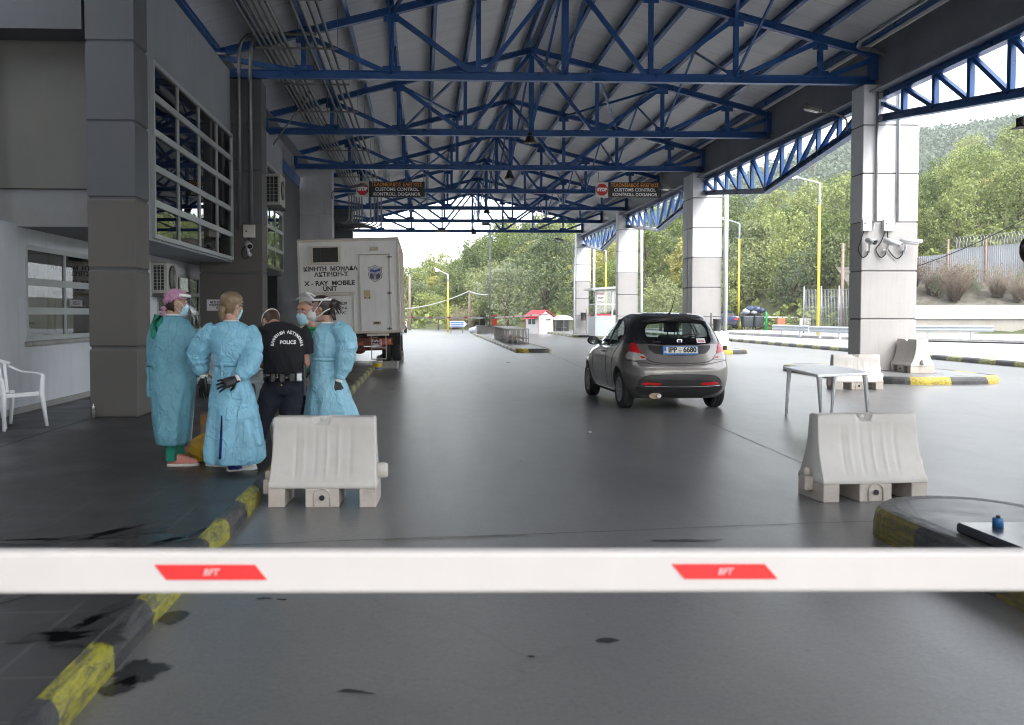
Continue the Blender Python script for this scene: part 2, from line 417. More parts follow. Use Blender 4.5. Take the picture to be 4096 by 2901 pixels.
stain_px(385, 1382, 0.085, 0.11, 0.004, 21.1, amp=0.35); stain_px(312, 1505, 0.12, 0.15, 0.004, 22.4, amp=0.35); stain_px(265, 1540, 0.05, 0.12, 0.004, 25.4, rot=-0.5)
stain_px(1359, 1433, 0.055, 0.04, 0.004, 31.0, amp=0.2); stain_px(790, 1548, 0.075, 0.02, 0.004, 33.0, amp=0.6, rot=-0.2); stain_px(1190, 1470, 0.02, 0.015, 0.004, 34.0)
stain_px(592, 1340, 0.045, 0.02, 0.004, 35.0); stain_px(632, 1342, 0.03, 0.02, 0.004, 36.0); stain_px(1530, 1210, 0.25, 0.03, 0.004, 37.0, amp=0.5)
o = struct('wet_stains', ws, wet, fix=False); uv_ = o.data.uv_layers.new(name='run')
for l_ in o.data.loops: uv_.data[l_.index].uv = (0.0 if l_.vertex_index % 91 == 0 else 1.0, 0.0)

# ---- far right: striped kerb, pale pavement, second kerb
kerb_run('roadside_kerb', [(16.55, 6), (16.55, 62), (15.2, 84)], 0.15, 0.22, KERBF, side=-1)
pv = MB(); pv.add([(16.7, 6, 0.14), (26, 6, 0.14), (27.5, 40, 0.14), (22.0, 48, 0.14), (21.0, 58, 0.14), (19.3, 84, 0.14), (15.35, 84, 0.14), (16.7, 62, 0.14)], [tuple(range(8))])
struct('pavement', pv, PAVE)
kerb_run('rear_pavement_kerb', [(29.5, 36.0), (26.0, 43.5), (21.6, 49.5), (20.2, 58.0), (19.0, 75.0)], 0.30, 0.25, CONC, side=-1)
yd = MB(); yd.add([(21.9, 49.5, 0.2), (30, 36, 0.2), (70, 36, 0.2), (70, 96, 0.2), (19.1, 96, 0.2), (19.2, 75, 0.2), (20.4, 58, 0.2)], [tuple(range(7))])
struct('rear_yard', yd, PAVE)

# ---- traffic islands
def island(name, outline, h, ktop, m_k, m_t, kw=0.22):
    """closed island: kerb ring plus paved top"""
    P = outline + [outline[0]]
    kerb_run(name + '_kerb', P, h, kw, m_k, side=1 if poly_ccw(outline) else -1)
    c = V((sum(p[0] for p in outline) / len(outline), sum(p[1] for p in outline) / len(outline), 0)); mb = MB()
    inner = []
    n = len(outline)
    for i in range(n):
        a = V((*outline[i - 1], 0)); b = V((*outline[i], 0)); d = V((*outline[(i + 1) % n], 0))
        tt = (d - a).normalized(); nrm = V((-tt.y, tt.x, 0)) * (1 if poly_ccw(outline) else -1)
        inner.append(b + nrm * (kw - 0.02) + V((0, 0, ktop)))
    mb.poly(inner); return struct(name, mb, m_t)
def poly_ccw(o): return sum(o[i - 1][0] * o[i][1] - o[i][0] * o[i - 1][1] for i in range(len(o))) > 0
ISLT = paving_mat('pale_island_paving', (0.20, 0.20, 0.20), 0.9, 0.9, 0.01, 0.35, 0.3, rot=0.12)
WETT = paving_mat('wet_island_tiles', (0.05, 0.05, 0.052), 0.46, 0.62, 0.010, 0.36, 0.5, rot=0.35)
def nosed(x0, x1, y0, y1, r, tilt=0.0):
    """outline: round-cornered near end at y0, straight sides to y1"""
    o = []
    for i in range(9): a = R(180 + 90 * i / 8); o.append((x0 + r + r * math.cos(a), y0 + r + r * math.sin(a)))
    for i in range(9): a = R(270 + 90 * i / 8); o.append((x1 - r + r * math.cos(a), y0 + r + r * math.sin(a)))
    o += [(x1, y1), (x0, y1)]; return o
def pill(x0, x1, y0, y1, r): 
    o = nosed(x0, x1, y0, y1, r)[:-2]
    for i in range(9): a = R(0 + 90 * i / 8); o.append((x1 - r + r * math.cos(a), y1 - r + r * math.sin(a)))
    for i in range(9): a = R(90 + 90 * i / 8); o.append((x0 + r + r * math.cos(a), y1 - r + r * math.sin(a)))
    return o
island('column_island', pill(9.35, 12.6, 19.55, 25.5, 1.2), 0.15, 0.148, KERBI, ISLT)
island('column_island', pill(9.6, 12.2, 34.6, 39.5, 1.1), 0.15, 0.148, KERBI, ISLT)
island('column_island', pill(9.7, 12.0, 48.4, 52.6, 1.0), 0.15, 0.148, KERBI, ISLT)
island('lane_island', nosed(3.55, 4.95, 36.4, 68.0, 0.35), 0.15, 0.148, KERBI, ISLT)
island('booth_island', nosed(9.4, 12.6, 60.0, 92.0, 0.8), 0.15, 0.148, KERBF, ISLT)
island('near_island', pill(2.98, 4.12, 2.0, 6.62, 0.56), 0.20, 0.1985, KERBN, WETT, 0.14)

# saw-cut joints in the lane, slightly ragged
def joint(name, pts, w, m):
    mb = MB(); P = [atZ(x, y, 0.0035) for x, y in pts]; Q = []
    for a, b in zip(P, P[1:]): Q += [a.lerp(b, k / 40) for k in range(40)]
    Q.append(P[-1]); vs = []
    for i, q in enumerate(Q):
        t_ = (Q[min(i + 1, len(Q) - 1)] - Q[max(i - 1, 0)]).normalized(); n_ = V((-t_.y, t_.x, 0)); ww = w * (0.55 + 0.9 * abs(nz(i * 0.37, w * 90))); off = n_ * 0.012 * nz(i * 0.11, 4); vs += [q + off + n_ * ww, q + off - n_ * ww]
    mb.add(vs, [(2 * i, 2 * i + 1, 2 * i + 3, 2 * i + 2) for i in range(len(Q) - 1)]); return struct(name, mb, m, fix=False)
JM = mat('dark_joint_filler', (0.035, 0.035, 0.036), 0.6); JP = mat('pale_joint_mortar', (0.20, 0.18, 0.16), 0.8, var=0.3, scale=14)
joint('road_joint', [(520, 1221), (860, 1207), (1300, 1192), (1640, 1178), (1976, 1166)], 0.006, JM); joint('road_joint', [(860, 1209.5), (1010, 1204), (1180, 1198)], 0.012, JP); joint('road_joint', [(1592, 948), (1700, 995), (1822, 1048)], 0.006, JM)
joint('road_joint', [(1150, 760), (1250, 800), (1330, 835)], 0.012, JM)
# ------------------------------------------------------------------ the steel canopy
BLUE = mat('blue_steel_paint', (0.014, 0.080, 0.26), 0.32, var=0.22, scale=1.5, bump=0.03, bscale=30, dirt=0.35, dirtcol=(0.02, 0.035, 0.07))
GALV = mat('galvanised_steel', (0.32, 0.33, 0.34), 0.42, 0.75, var=0.2, scale=5)
CONDUIT = mat('grey_conduit', (0.20, 0.20, 0.20), 0.42, 0.5, var=0.15, scale=5)
FASCIA = mat('dark_grey_fascia', (0.24, 0.245, 0.255), 0.5, var=0.2, scale=0.6, dirt=0.3, dirtcol=(0.12, 0.12, 0.12))
def roof_mat():
    m = bpy.data.materials.new('ribbed_roof_underside'); t = NT(m); p = t.pos()
    s = t.n('ShaderNodeSeparateXYZ'); t.l(p, s.inputs[0])
    f = t.math('FRACT', t.math('DIVIDE', s.outputs[1], 1.0)); d = t.math('MINIMUM', f, t.math('SUBTRACT', 1.0, f))
    seam = t.math('LESS_THAN', d, 0.012)
    f2 = t.math('FRACT', t.math('DIVIDE', s.outputs[1], 0.25)); d2 = t.math('MINIMUM', f2, t.math('SUBTRACT', 1.0, f2))
    rib = t.math('LESS_THAN', d2, 0.07)
    n1 = t.noise(t.scale(p, (0.5, 3.0, 1)), 1.2, 6, 0.6)
    c = t.ramp(n1, [(0.3, (0.60, 0.61, 0.62)), (0.7, (0.70, 0.71, 0.72))])
    spot = t.ramp(t.noise(t.scale(p, (1.2, 6, 1)), 3.0, 5, 0.7), [(0.56, 0), (0.64, 1)])
    c = t.mix(t.math('MULTIPLY', seam, t.math('ADD', 0.25, t.math('MULTIPLY', spot, 0.65))), c, (0.10, 0.085, 0.075))
    t.bsdf(c, 0.5, 0, t.bump(t.math('MULTIPLY', rib, -1.0), 0.25, 0.01)); return m
ROOF = roof_mat()
RX = 3.30; SL = 0.255; APEX = 9.42      # ridge x, slope, top-chord height at the ridge
def ztop(s): return APEX - SL * abs(s)
TR = [22.3 + 6.87 * k for k in range(-4, 7)]
ROOF_Y0, ROOF_Y1 = -6.0, 66.0
canopy = thing('border_canopy', 'large open canopy of blue steel trusses and pale ribbed roof sheets over the lanes', 'canopy', (RX, 36, 0))
canopy.location = (0, 0, 0)
rb = MB()
for sgn in (-1, 1):
    a = RX; hw_ = 8.6 if sgn < 0 else 7.55; b = RX + sgn * hw_
    z0 = APEX + 0.30; z1 = ztop(hw_) + 0.30
    rb.add([(a, ROOF_Y0, z0), (b, ROOF_Y0, z1), (b, ROOF_Y1, z1), (a, ROOF_Y1, z0), (a, ROOF_Y0, z0 + 0.08), (b, ROOF_Y0, z1 + 0.08), (b, ROOF_Y1, z1 + 0.08), (a, ROOF_Y1, z0 + 0.08)],
           [(0, 1, 2, 3), (4, 5, 6, 7), (0, 1, 5, 4), (2, 3, 7, 6), (1, 2, 6, 5)])
roof_o = rb.build('roof_sheet', ROOF, canopy)
# purlins run the length of the roof
for sgn in (-1, 1):
    for i in range(0, 9 if sgn < 0 else 8):
        s = 0.16 if i == 0 else i * 1.0
        x = RX + sgn * s; z = ztop(s) + 0.08 + 0.11
        MB().ibeam((x, ROOF_Y0, z), (x, ROOF_Y1, z), 0.09, 0.20, 0.012, up=(sgn * SL, 0, 1)).build('purlin', BLUE, canopy)
# ridge hangers: diagonal props from each apex to the next truss
def truss(y, idx):
    zb = 6.94; e = thing('truss', None, None); e.parent = canopy
    m = MB(); m.ibeam((RX - 8.0, y, zb), (RX + 7.4, y, zb), 0.17, 0.19, 0.016); m.build('bottom_chord', BLUE, e)
    for sgn in (-1, 1):
        MB().ibeam((RX, y, APEX), (RX + (7.4 if sgn > 0 else -8.0), y, ztop(7.4 if sgn > 0 else 8.0)), 0.15, 0.17, 0.015).build('top_chord', BLUE, e)
    w = MB()
    for s in (-6, -4, -2, 0, 2, 4, 6):
        wd = 0.15 if s == 0 else 0.11
        w.bar((RX + s, y, zb + 0.08), (RX + s, y, ztop(s) - 0.06), wd, wd * 0.9, up=(0, 1, 0))
    for sgn in (-1, 1):
        for s0, s1 in ((7.4 if sgn > 0 else 8, 6), (6, 4), (4, 2)):
            a = V((RX + sgn * s0, y, ztop(s0) - 0.05)); b = V((RX + sgn * (s1 + 0.12), y, zb + 0.07)); w.bar(a, b, 0.11, 0.10, up=(0, 1, 0))
        w.bar((RX + sgn * 0.05, y, APEX - 0.1), (RX + sgn * 1.88, y, zb + 0.07), 0.10, 0.10, up=(0, 1, 0))
        e8 = 7.3 if sgn > 0 else 8.0; w.bar((RX + sgn * e8, y, zb), (RX + sgn * e8, y, ztop(e8) + 0.05), 0.22, 0.30, up=(0, 1, 0))
        # gusset plates
        for s in (2, 4, 6):
            w.box((RX + sgn * s, y, zb + 0.14), (0.42, 0.012, 0.16)); w.box((RX + sgn * s, y, ztop(s) - 0.15), (0.36, 0.012, 0.18))
    w.build('web_members', BLUE, e)
for i, y in enumerate(TR): truss(y, i)
# longitudinal bracing between the trusses
for i in range(3, len(TR) - 1):
    y0, y1 = TR[i], TR[i + 1]; BB = [((RX, y0, 7.0), (RX, y1, APEX - 0.1), 0.06), ((RX, y1, 7.0), (RX, y0, APEX - 0.1), 0.06)]
    for s in (-4, 4):
        if i % 2 == 1: BB += [((RX + s, y0, ztop(4) - 0.05), (RX + s * 0.5, y1, ztop(2) - 0.05), 0.07), ((RX + s * 0.5, y0, ztop(2) - 0.05), (RX + s, y1, ztop(4) - 0.05), 0.07)]
        BB += [((RX + s, y0, 7.0), (RX + s, (y0 + y1) / 2, ztop(4) + 0.1), 0.05), ((RX + s, y1, 7.0), (RX + s, (y0 + y1) / 2, ztop(4) + 0.1), 0.05)]
    for a, b, w_ in BB: MB().bar(a, b, w_, w_).build('brace', BLUE, canopy)
# eaves: fascia beams and V-bottomed edge trusses between the columns
for X, nm in ((10.68, 1), (-4.75, -1)):
    fa = MB(); y0 = 22.0 if nm < 0 else ROOF_Y0
    fa.b2((X - 0.05, y0, 6.62), (X + 0.03, ROOF_Y1, 7.80 if nm > 0 else 7.30)); fa.b2((X - 0.34, y0, 6.60), (X - 0.0505, ROOF_Y1, 6.64)) if nm > 0 else fa.b2((X, y0, 7.301), (X + 0.33, ROOF_Y1, 7.34))
    fa.build('eaves_fascia', FASCIA, canopy)
COLY = [-5.1, 8.6, 22.3, 36.04, 49.8, 63.5]
for (ya, yb) in zip(COLY, COLY[1:]):
    for X in (10.68, -4.75):
        if X < 0 and ya < 30: continue
        a = ya + 0.75; b = yb + 0.02; mid = (a + b) / 2
        e = thing('edge_truss', None, None); e.parent = canopy
        zt = 6.53; ze = 6.05; zm = 5.30
        zb = lambda y: zm + (ze - zm) * abs(y - mid) / (mid - a)
        MB().ibeam((X, a, zt), (X, b, zt), 0.20, 0.17, 0.016).build('top_chord', BLUE, e)
        m = MB(); m.ibeam((X, a, ze), (X, mid, zm), 0.20, 0.17, 0.016); m.ibeam((X, mid, zm), (X, b, ze), 0.20, 0.17, 0.016); m.build('bottom_chord', BLUE, e)
        w = MB(); N = 10; ys = [a + (b - a) * k / N for k in range(N + 1)]
        for k, y in enumerate(ys):
            w.bar((X, min(max(y, a + 0.05), b - 0.05), zb(y) + 0.06), (X, min(max(y, a + 0.05), b - 0.05), zt - 0.06), 0.10, 0.12, up=(0, 1, 0))
            if k < N:
                y2 = ys[k + 1]
                if y2 <= mid + 0.01: w.bar((X, y2 - 0.06, zb(y2) + 0.07), (X, y + 0.06, zt - 0.07), 0.09, 0.10, up=(1, 0, 0))
                else: w.bar((X, y + 0.06, zb(y) + 0.07), (X, y2 - 0.06, zt - 0.07), 0.09, 0.10, up=(1, 0, 0))
        w.build('web_members', BLUE, e)
# two bundles of cable conduit under the left slope, turning down near the far end
bun = thing('conduit_bundle', 'long bundles of grey cable conduits hung under the left roof slope', 'conduits')
for k, (x0) in enumerate([-3.62, -3.50, -3.38, -3.26, -3.14, -3.02, -2.55, -2.38, -2.21, -2.04]):
    z = 7.52; ye = 48.0 + 0.12 * (k % 6)
    pts = [(x0, 1.0, z), (x0, ye - 0.5, z)] + [(x0, ye - 0.5 + 0.5 * math.sin(a), z - 0.5 + 0.5 * math.cos(a)) for a in (R(22.5 * q) for q in range(1, 5))]
    zl = 5.95 - 0.05 * (k % 6); pts += [(x0, ye, zl + 0.35)] + [(x0 - 0.35 + 0.35 * math.cos(a), ye, zl + 0.35 - 0.35 * math.sin(a)) for a in (R(22.5 * q) for q in range(1, 5))]
    pts += [(-4.2, ye, zl)]
    MB().tube(pts, 0.036, 8).build('conduit', CONDUIT, bun)
for y in [TR[3] - 3.6 + 3.4 * q for q in range(11)]:
    m = MB(); m.bar((-3.75, y, 7.46), (-1.9, y, 7.46), 0.04, 0.04)
    for x in (-3.75, -1.9, -2.8): m.cyl((x, y, 7.44), (x, y, ztop(RX - x) + 0.3), 0.008, 6)
    m.build('hanger', CONDUIT, bun)
# big conduits bending over at the left pillar and at the right column
def pipe(pts, r, name, label, cat, m=CONDUIT, n=10, group=None):
    o = MB().tube(pts, r, n).build(name, m); return tag(o, label, cat, group)
# ------------------------------------------------------------------ concrete columns on the right
WHITEP = mat('white_painted_panels', (0.74, 0.74, 0.745), 0.55, var=0.06, scale=1.2, bump=0.06, bscale=25, dirt=0.35, dirtcol=(0.42, 0.41, 0.40), streak=True)
BEIGEP = mat('grey_painted_panels', (0.38, 0.365, 0.355), 0.55, var=0.07, scale=1.2, bump=0.06, bscale=25, dirt=0.35, dirtcol=(0.22, 0.21, 0.20), streak=True)
GROOVE = mat('dark_joint', (0.10, 0.10, 0.10), 0.8)
def column(x0, x1, y0, slabs, zb, label, seams):
    w = x1 - x0
    c = thing('concrete_column', label, 'column', ((x0 + x1) / 2, y0, zb), group='panelled columns along the right edge of the canopy')
    up = MB(); lo = MB(); core = MB(); yy = y0
    for q in range(slabs):
        d = 0.64; zs = [zb] + seams + [6.80]
        core.b2((-w / 2 + 0.02, yy - y0 + 0.02, 0), (w / 2 - 0.02, yy - y0 + d - 0.02, 6.80 - zb - 0.004))
        for k in range(len(zs) - 1):
            mb = lo if k < 3 else up
            # chamfered panel ring made as an octagonal prism so each course shows a V joint
            a, b = zs[k] - zb + (0.012 if k else 0), zs[k + 1] - zb - 0.012
            rings = []
            for z, ins in ((a, 0.015), (a + 0.015, 0), (b - 0.015, 0), (b, 0.015)):
                xx = w / 2 - ins; e = 0.012 + ins
                ya, yb = yy - y0 + ins, yy - y0 + d - ins
                rings.append([V((-xx + e, ya, z)), V((xx - e, ya, z)), V((xx, ya + e, z)), V((xx, yb - e, z)), V((xx - e, yb, z)), V((-xx + e, yb, z)), V((-xx, yb - e, z)), V((-xx, ya + e, z))])
            mb.loft(rings, 0, True, False)
        yy += d + 0.05
    core.build('joint_core', GROOVE, c); up.build('white_panels', WHITEP, c); lo.build('grey_panels', BEIGEP, c)
    # vertical painted seam: a shallow groove strip between panel halves
    return c
SE = [1.36, 2.48, 3.62, 4.74, 5.86]
column(10.22, 11.55, 22.0, 1, 0.148, 'widest panelled column, carrying three white cameras', SE)
column(10.2, 11.33, 36.0, 2, 0.148, 'panelled double column right behind the parked grey car', SE)
column(10.2, 11.25, 49.8, 1, 0.148, 'panelled column beside the glazed control booth', SE)
column(10.2, 11.15, 63.4, 1, 0.148, 'farthest and smallest panelled column, two hanging bins at its foot', SE)
DPW = mat('white_downpipe', (0.6, 0.62, 0.63), 0.4, var=0.08)
for (x, y, nm) in ((11.45, 35.9, 'behind the parked car'), (11.4, 49.7, 'next to the glazed booth'), (11.35, 63.3, 'at the farthest column')):
    tag(MB().cyl((x, y, 0.15), (x, y, 6.9), 0.085, 12).build('downpipe', DPW), 'pale vertical downpipe on the column ' + nm, 'downpipe', 'downpipes on the columns')
# ------------------------------------------------------------------ the customs building on the left
WALL = mat('grey_white_render', (0.27, 0.285, 0.31), 0.7, var=0.12, scale=0.8, bump=0.12, bscale=60, dirt=0.35, dirtcol=(0.22, 0.20, 0.18), streak=True)
WALLB = mat('stained_grey_panel', (0.13, 0.13, 0.12), 0.7, var=0.15, scale=0.7, bump=0.12, dirt=0.5, dirtcol=(0.17, 0.14, 0.11), streak=True)
PILLU = mat('dark_grey_pillar_paint', (0.085, 0.09, 0.10), 0.65, var=0.12, scale=0.9, bump=0.1, dirt=0.3, dirtcol=(0.11, 0.1, 0.1), streak=True)
PILLL = mat('brown_grey_pillar_paint', (0.095, 0.087, 0.08), 0.6, var=0.10, scale=0.9, bump=0.1, dirt=0.3, dirtcol=(0.12, 0.11, 0.10), streak=True)
ALU = mat('white_aluminium_frame', (0.40, 0.42, 0.43), 0.4, var=0.1, dirt=0.3, dirtcol=(0.3, 0.25, 0.2), scale=2)
GLS = glass('window_glass', (0.30, 0.31, 0.32), 0.0, 0.1)
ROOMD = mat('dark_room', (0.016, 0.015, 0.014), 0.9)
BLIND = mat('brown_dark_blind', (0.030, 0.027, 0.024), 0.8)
bld = thing('customs_building', 'grey two-storey customs building with pillars and overhanging glazed bay, left of the platform', 'building')
WX = -4.36; GX = -5.47
def pillar(x0, x1, y0, y1, z1, seams, split, mats_):
    """coursed pillar: stacked chamfered blocks with recessed joints"""
    e = thing('pillar', None, None); e.parent = bld
    lo = MB(); up = MB(); zs = [PZ] + seams + [z1]
    for k in range(len(zs) - 1):
        mb = lo if zs[k] < split - 0.05 else up
        a = zs[k] + (0.012 if k else 0); b = zs[k + 1] - 0.012
        rings = []
        for z, ins in ((a, 0.015), (a + 0.015, 0), (b - 0.015, 0), (b, 0.015)):
            rings.append([V((x0 + ins, y0 + ins, z)), V((x1 - ins, y0 + ins, z)), V((x1 - ins, y1 - ins, z)), V((x0 + ins, y1 - ins, z))])
        mb.loft(rings, 0, True, False)
    up.b2((x0 + 0.02, y0 + 0.02, PZ), (x1 - 0.02, y1 - 0.02, z1 - 0.02))
    lo.build('lower_courses', mats_[1], e, bevel=0.01); up.build('upper_courses', mats_[0], e)
    return e
# pillar seams from the photograph at d = 12.6
def zat(y, d): return 1.48 + (703 - y) * d / 2150
pillar(-4.34, -3.72, 12.72, 13.33, 6.9, [zat(779, 12.6), zat(604, 12.6), zat(446, 12.6), zat(278, 12.6), zat(103, 12.6)], zat(446, 12.6) , (PILLU, PILLL))
pillar(-5.10, -3.67, 22.3, 23.0, 6.85, [1.15, 2.42, 3.55, 4.75, 5.8], 2.5, (PILLU, PILLL))
pillar(-5.05, -3.36, 36.1, 36.9, 6.85, [1.3, 2.6, 3.9, 5.15], 0.0, (mat('pale_pillar_paint', (0.42, 0.42, 0.44), 0.6, var=0.1, dirt=0.4, dirtcol=(0.2, 0.18, 0.17), streak=True, scale=1), PILLL))
pillar(-5.2, -3.6, 49.8, 50.6, 6.85, [1.3, 2.6, 3.9, 5.15], 0.0, (PILLU, PILLL))
def W(lo, hi, name='wall', m=None): return MB().b2(lo, hi).build(name, m or WALL, bld)
# ground-floor wall, set back (windows are cut as gaps between wall pieces)
def wall_x(X, y0, y1, z0, z1, holes, t=0.25, m=None, name='wall'):
    """wall in the plane x=X facing +x with rectangular holes (ya, yb, za, zb), one mesh"""
    mb = MB(); ys = sorted({y0, y1, *[h for q in holes for h in q[:2]]})
    for a, b in zip(ys, ys[1:]):
        hs = sorted([(q[2], q[3]) for q in holes if q[0] <= a + 1e-6 and q[1] >= b - 1e-6]); z = z0
        for (p, q) in hs:
            if p > z: mb.b2((X - t, a, z), (X, b, p))
            z = q
        if z < z1: mb.b2((X - t, a, z), (X, b, z1))
    o = mb.build(name, m or WALL, bld); return o
def window_x(X, ya, yb, za, zb, ny, nzz, fr=0.07, zr=None, depth=0.10, sill=True, back=None):
    w = thing('window', None, None); w.parent = bld
    f = MB(); g = MB()
    f.b2((X - depth, ya, za), (X + 0.012, ya + fr, zb)); f.b2((X - depth, yb - fr, za), (X + 0.012, yb, zb))
    f.b2((X - depth, ya + fr, zb - fr), (X + 0.012, yb - fr, zb)); f.b2((X - depth, ya + fr, za), (X + 0.012, yb - fr, za + fr))
    for i in range(1, ny):
        y = ya + (yb - ya) * i / ny; f.b2((X - depth + 0.01, y - fr * 0.35, za + fr), (X + 0.004, y + fr * 0.35, zb - fr))
    zr = zr or [za + (zb - za) * k / nzz for k in range(1, nzz)]
    for z in zr:
        hh = fr * 0.72
        for i in range(ny):
            y0 = ya + (yb - ya) * i / ny + fr * (1.0 if i == 0 else 0.35); y1 = ya + (yb - ya) * (i + 1) / ny - fr * (1.0 if i == ny - 1 else 0.35)
            f.b2((X - depth + 0.012, y0, z - hh), (X + 0.006, y1, z + hh))
    f.build('frame', ALU, w)
    g.b2((X - depth * 0.55, ya + fr, za + fr), (X - depth * 0.55 + 0.008, yb - fr, zb - fr)); g.build('pane', GLS, w)
    if sill:
        MB().b2((X - 0.02, ya - 0.05, za - 0.06), (X + 0.10, yb + 0.05, za - 0.003)).build('sill', CONC, w)
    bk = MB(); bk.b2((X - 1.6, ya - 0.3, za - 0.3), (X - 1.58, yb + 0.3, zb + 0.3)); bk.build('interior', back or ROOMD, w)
    return w
H1 = (13.52, 16.5, 1.10, 2.44); H2 = (20.1, 23.9, 1.05, 2.38)
wall_x(GX, 8.5, 30.4, PZ, 2.70, [H1, H2], m=mat('pale_ground_floor_render', (0.58, 0.60, 0.64), 0.7, var=0.1, scale=0.8, bump=0.12, dirt=0.3, dirtcol=(0.3, 0.29, 0.28), streak=True))
MB().b2((GX, 8.5, PZ), (GX + 0.02, 30, PZ + 0.09)).build('skirting', CONC, bld)
window_x(GX, *H1, 2, 3, zr=[1.52, 1.93], depth=0.05, back=BLIND); window_x(GX, *H2, 4, 3, depth=0.05)
# soffit and first-floor wall with the big glazed bay
W((-9, 13.4, 2.66), (WX, 30.4, 2.80), 'soffit')
HB = (15.75, 22.2, 2.70, 5.56)
wall_x(WX, 13.4, 22.28, 2.804, 7.0, [HB], 0.22)
window_x(WX + 0.05, *HB, 4, 5, fr=0.075, depth=0.06, sill=False)
HC = (27.0, 30.1, 2.77, 5.71)
wall_x(WX, 23.02, 30.4, 2.804, 6.6, [HC], 0.22, name='wall')
window_x(WX + 0.05, *HC, 2, 5, fr=0.075, depth=0.06, sill=False)
# rooms behind, so the windows look into dark space
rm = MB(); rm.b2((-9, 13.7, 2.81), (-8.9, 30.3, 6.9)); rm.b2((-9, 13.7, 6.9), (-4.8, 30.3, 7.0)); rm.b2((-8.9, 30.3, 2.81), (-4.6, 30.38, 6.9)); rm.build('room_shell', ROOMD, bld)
# end wall of the first floor facing the camera, beam above it, downpipe at its corner
W((-9.0, 13.3, 2.66), (-4.30, 13.398, 3.16), 'wall', mat('dim_grey_band', (0.20, 0.205, 0.21), 0.7, var=0.12, dirt=0.3, scale=1)); W((-9.0, 13.26, 3.17), (-4.30, 13.398, 5.15), 'wall', WALLB)
W((-9.0, 12.7, 5.14), (-4.375, 13.258, 7.2), 'beam', PILLU)
W((-12, 8.4, PZ), (-9.05, 13.2, 7.2), 'wall')
MB().cyl((-5.62, 12.75, PZ), (-5.62, 12.75, 5.2), 0.07, 12).build('downpipe', DPW, bld)
W((-4.72, 23.02, 6.12), (-4.50, 35.9, 6.5), 'beam', BLUE)
# farther stretch of the building beyond the van
W((-5.4, 37.0, PZ), (-4.5, 49.7, 6.2), 'wall', mat('far_grey_wall', (0.30, 0.31, 0.33), 0.7, var=0.1, dirt=0.3, scale=1)); W((-5.4, 50.7, PZ), (-4.3, 64, 4.6), 'wall')  # first wall has its own plain grey render
# unseen walls added left of and behind the camera to block light
W((-12, -18, PZ), (-6.3, 8.4, 7.2), 'wall'); W((-9.0, 8.401, PZ), (-8.8, 12.69, 7.2), 'wall')

W((-4.95, 30.402, PZ), (-4.55, 36.08, 6.15), 'wall', PILLU)
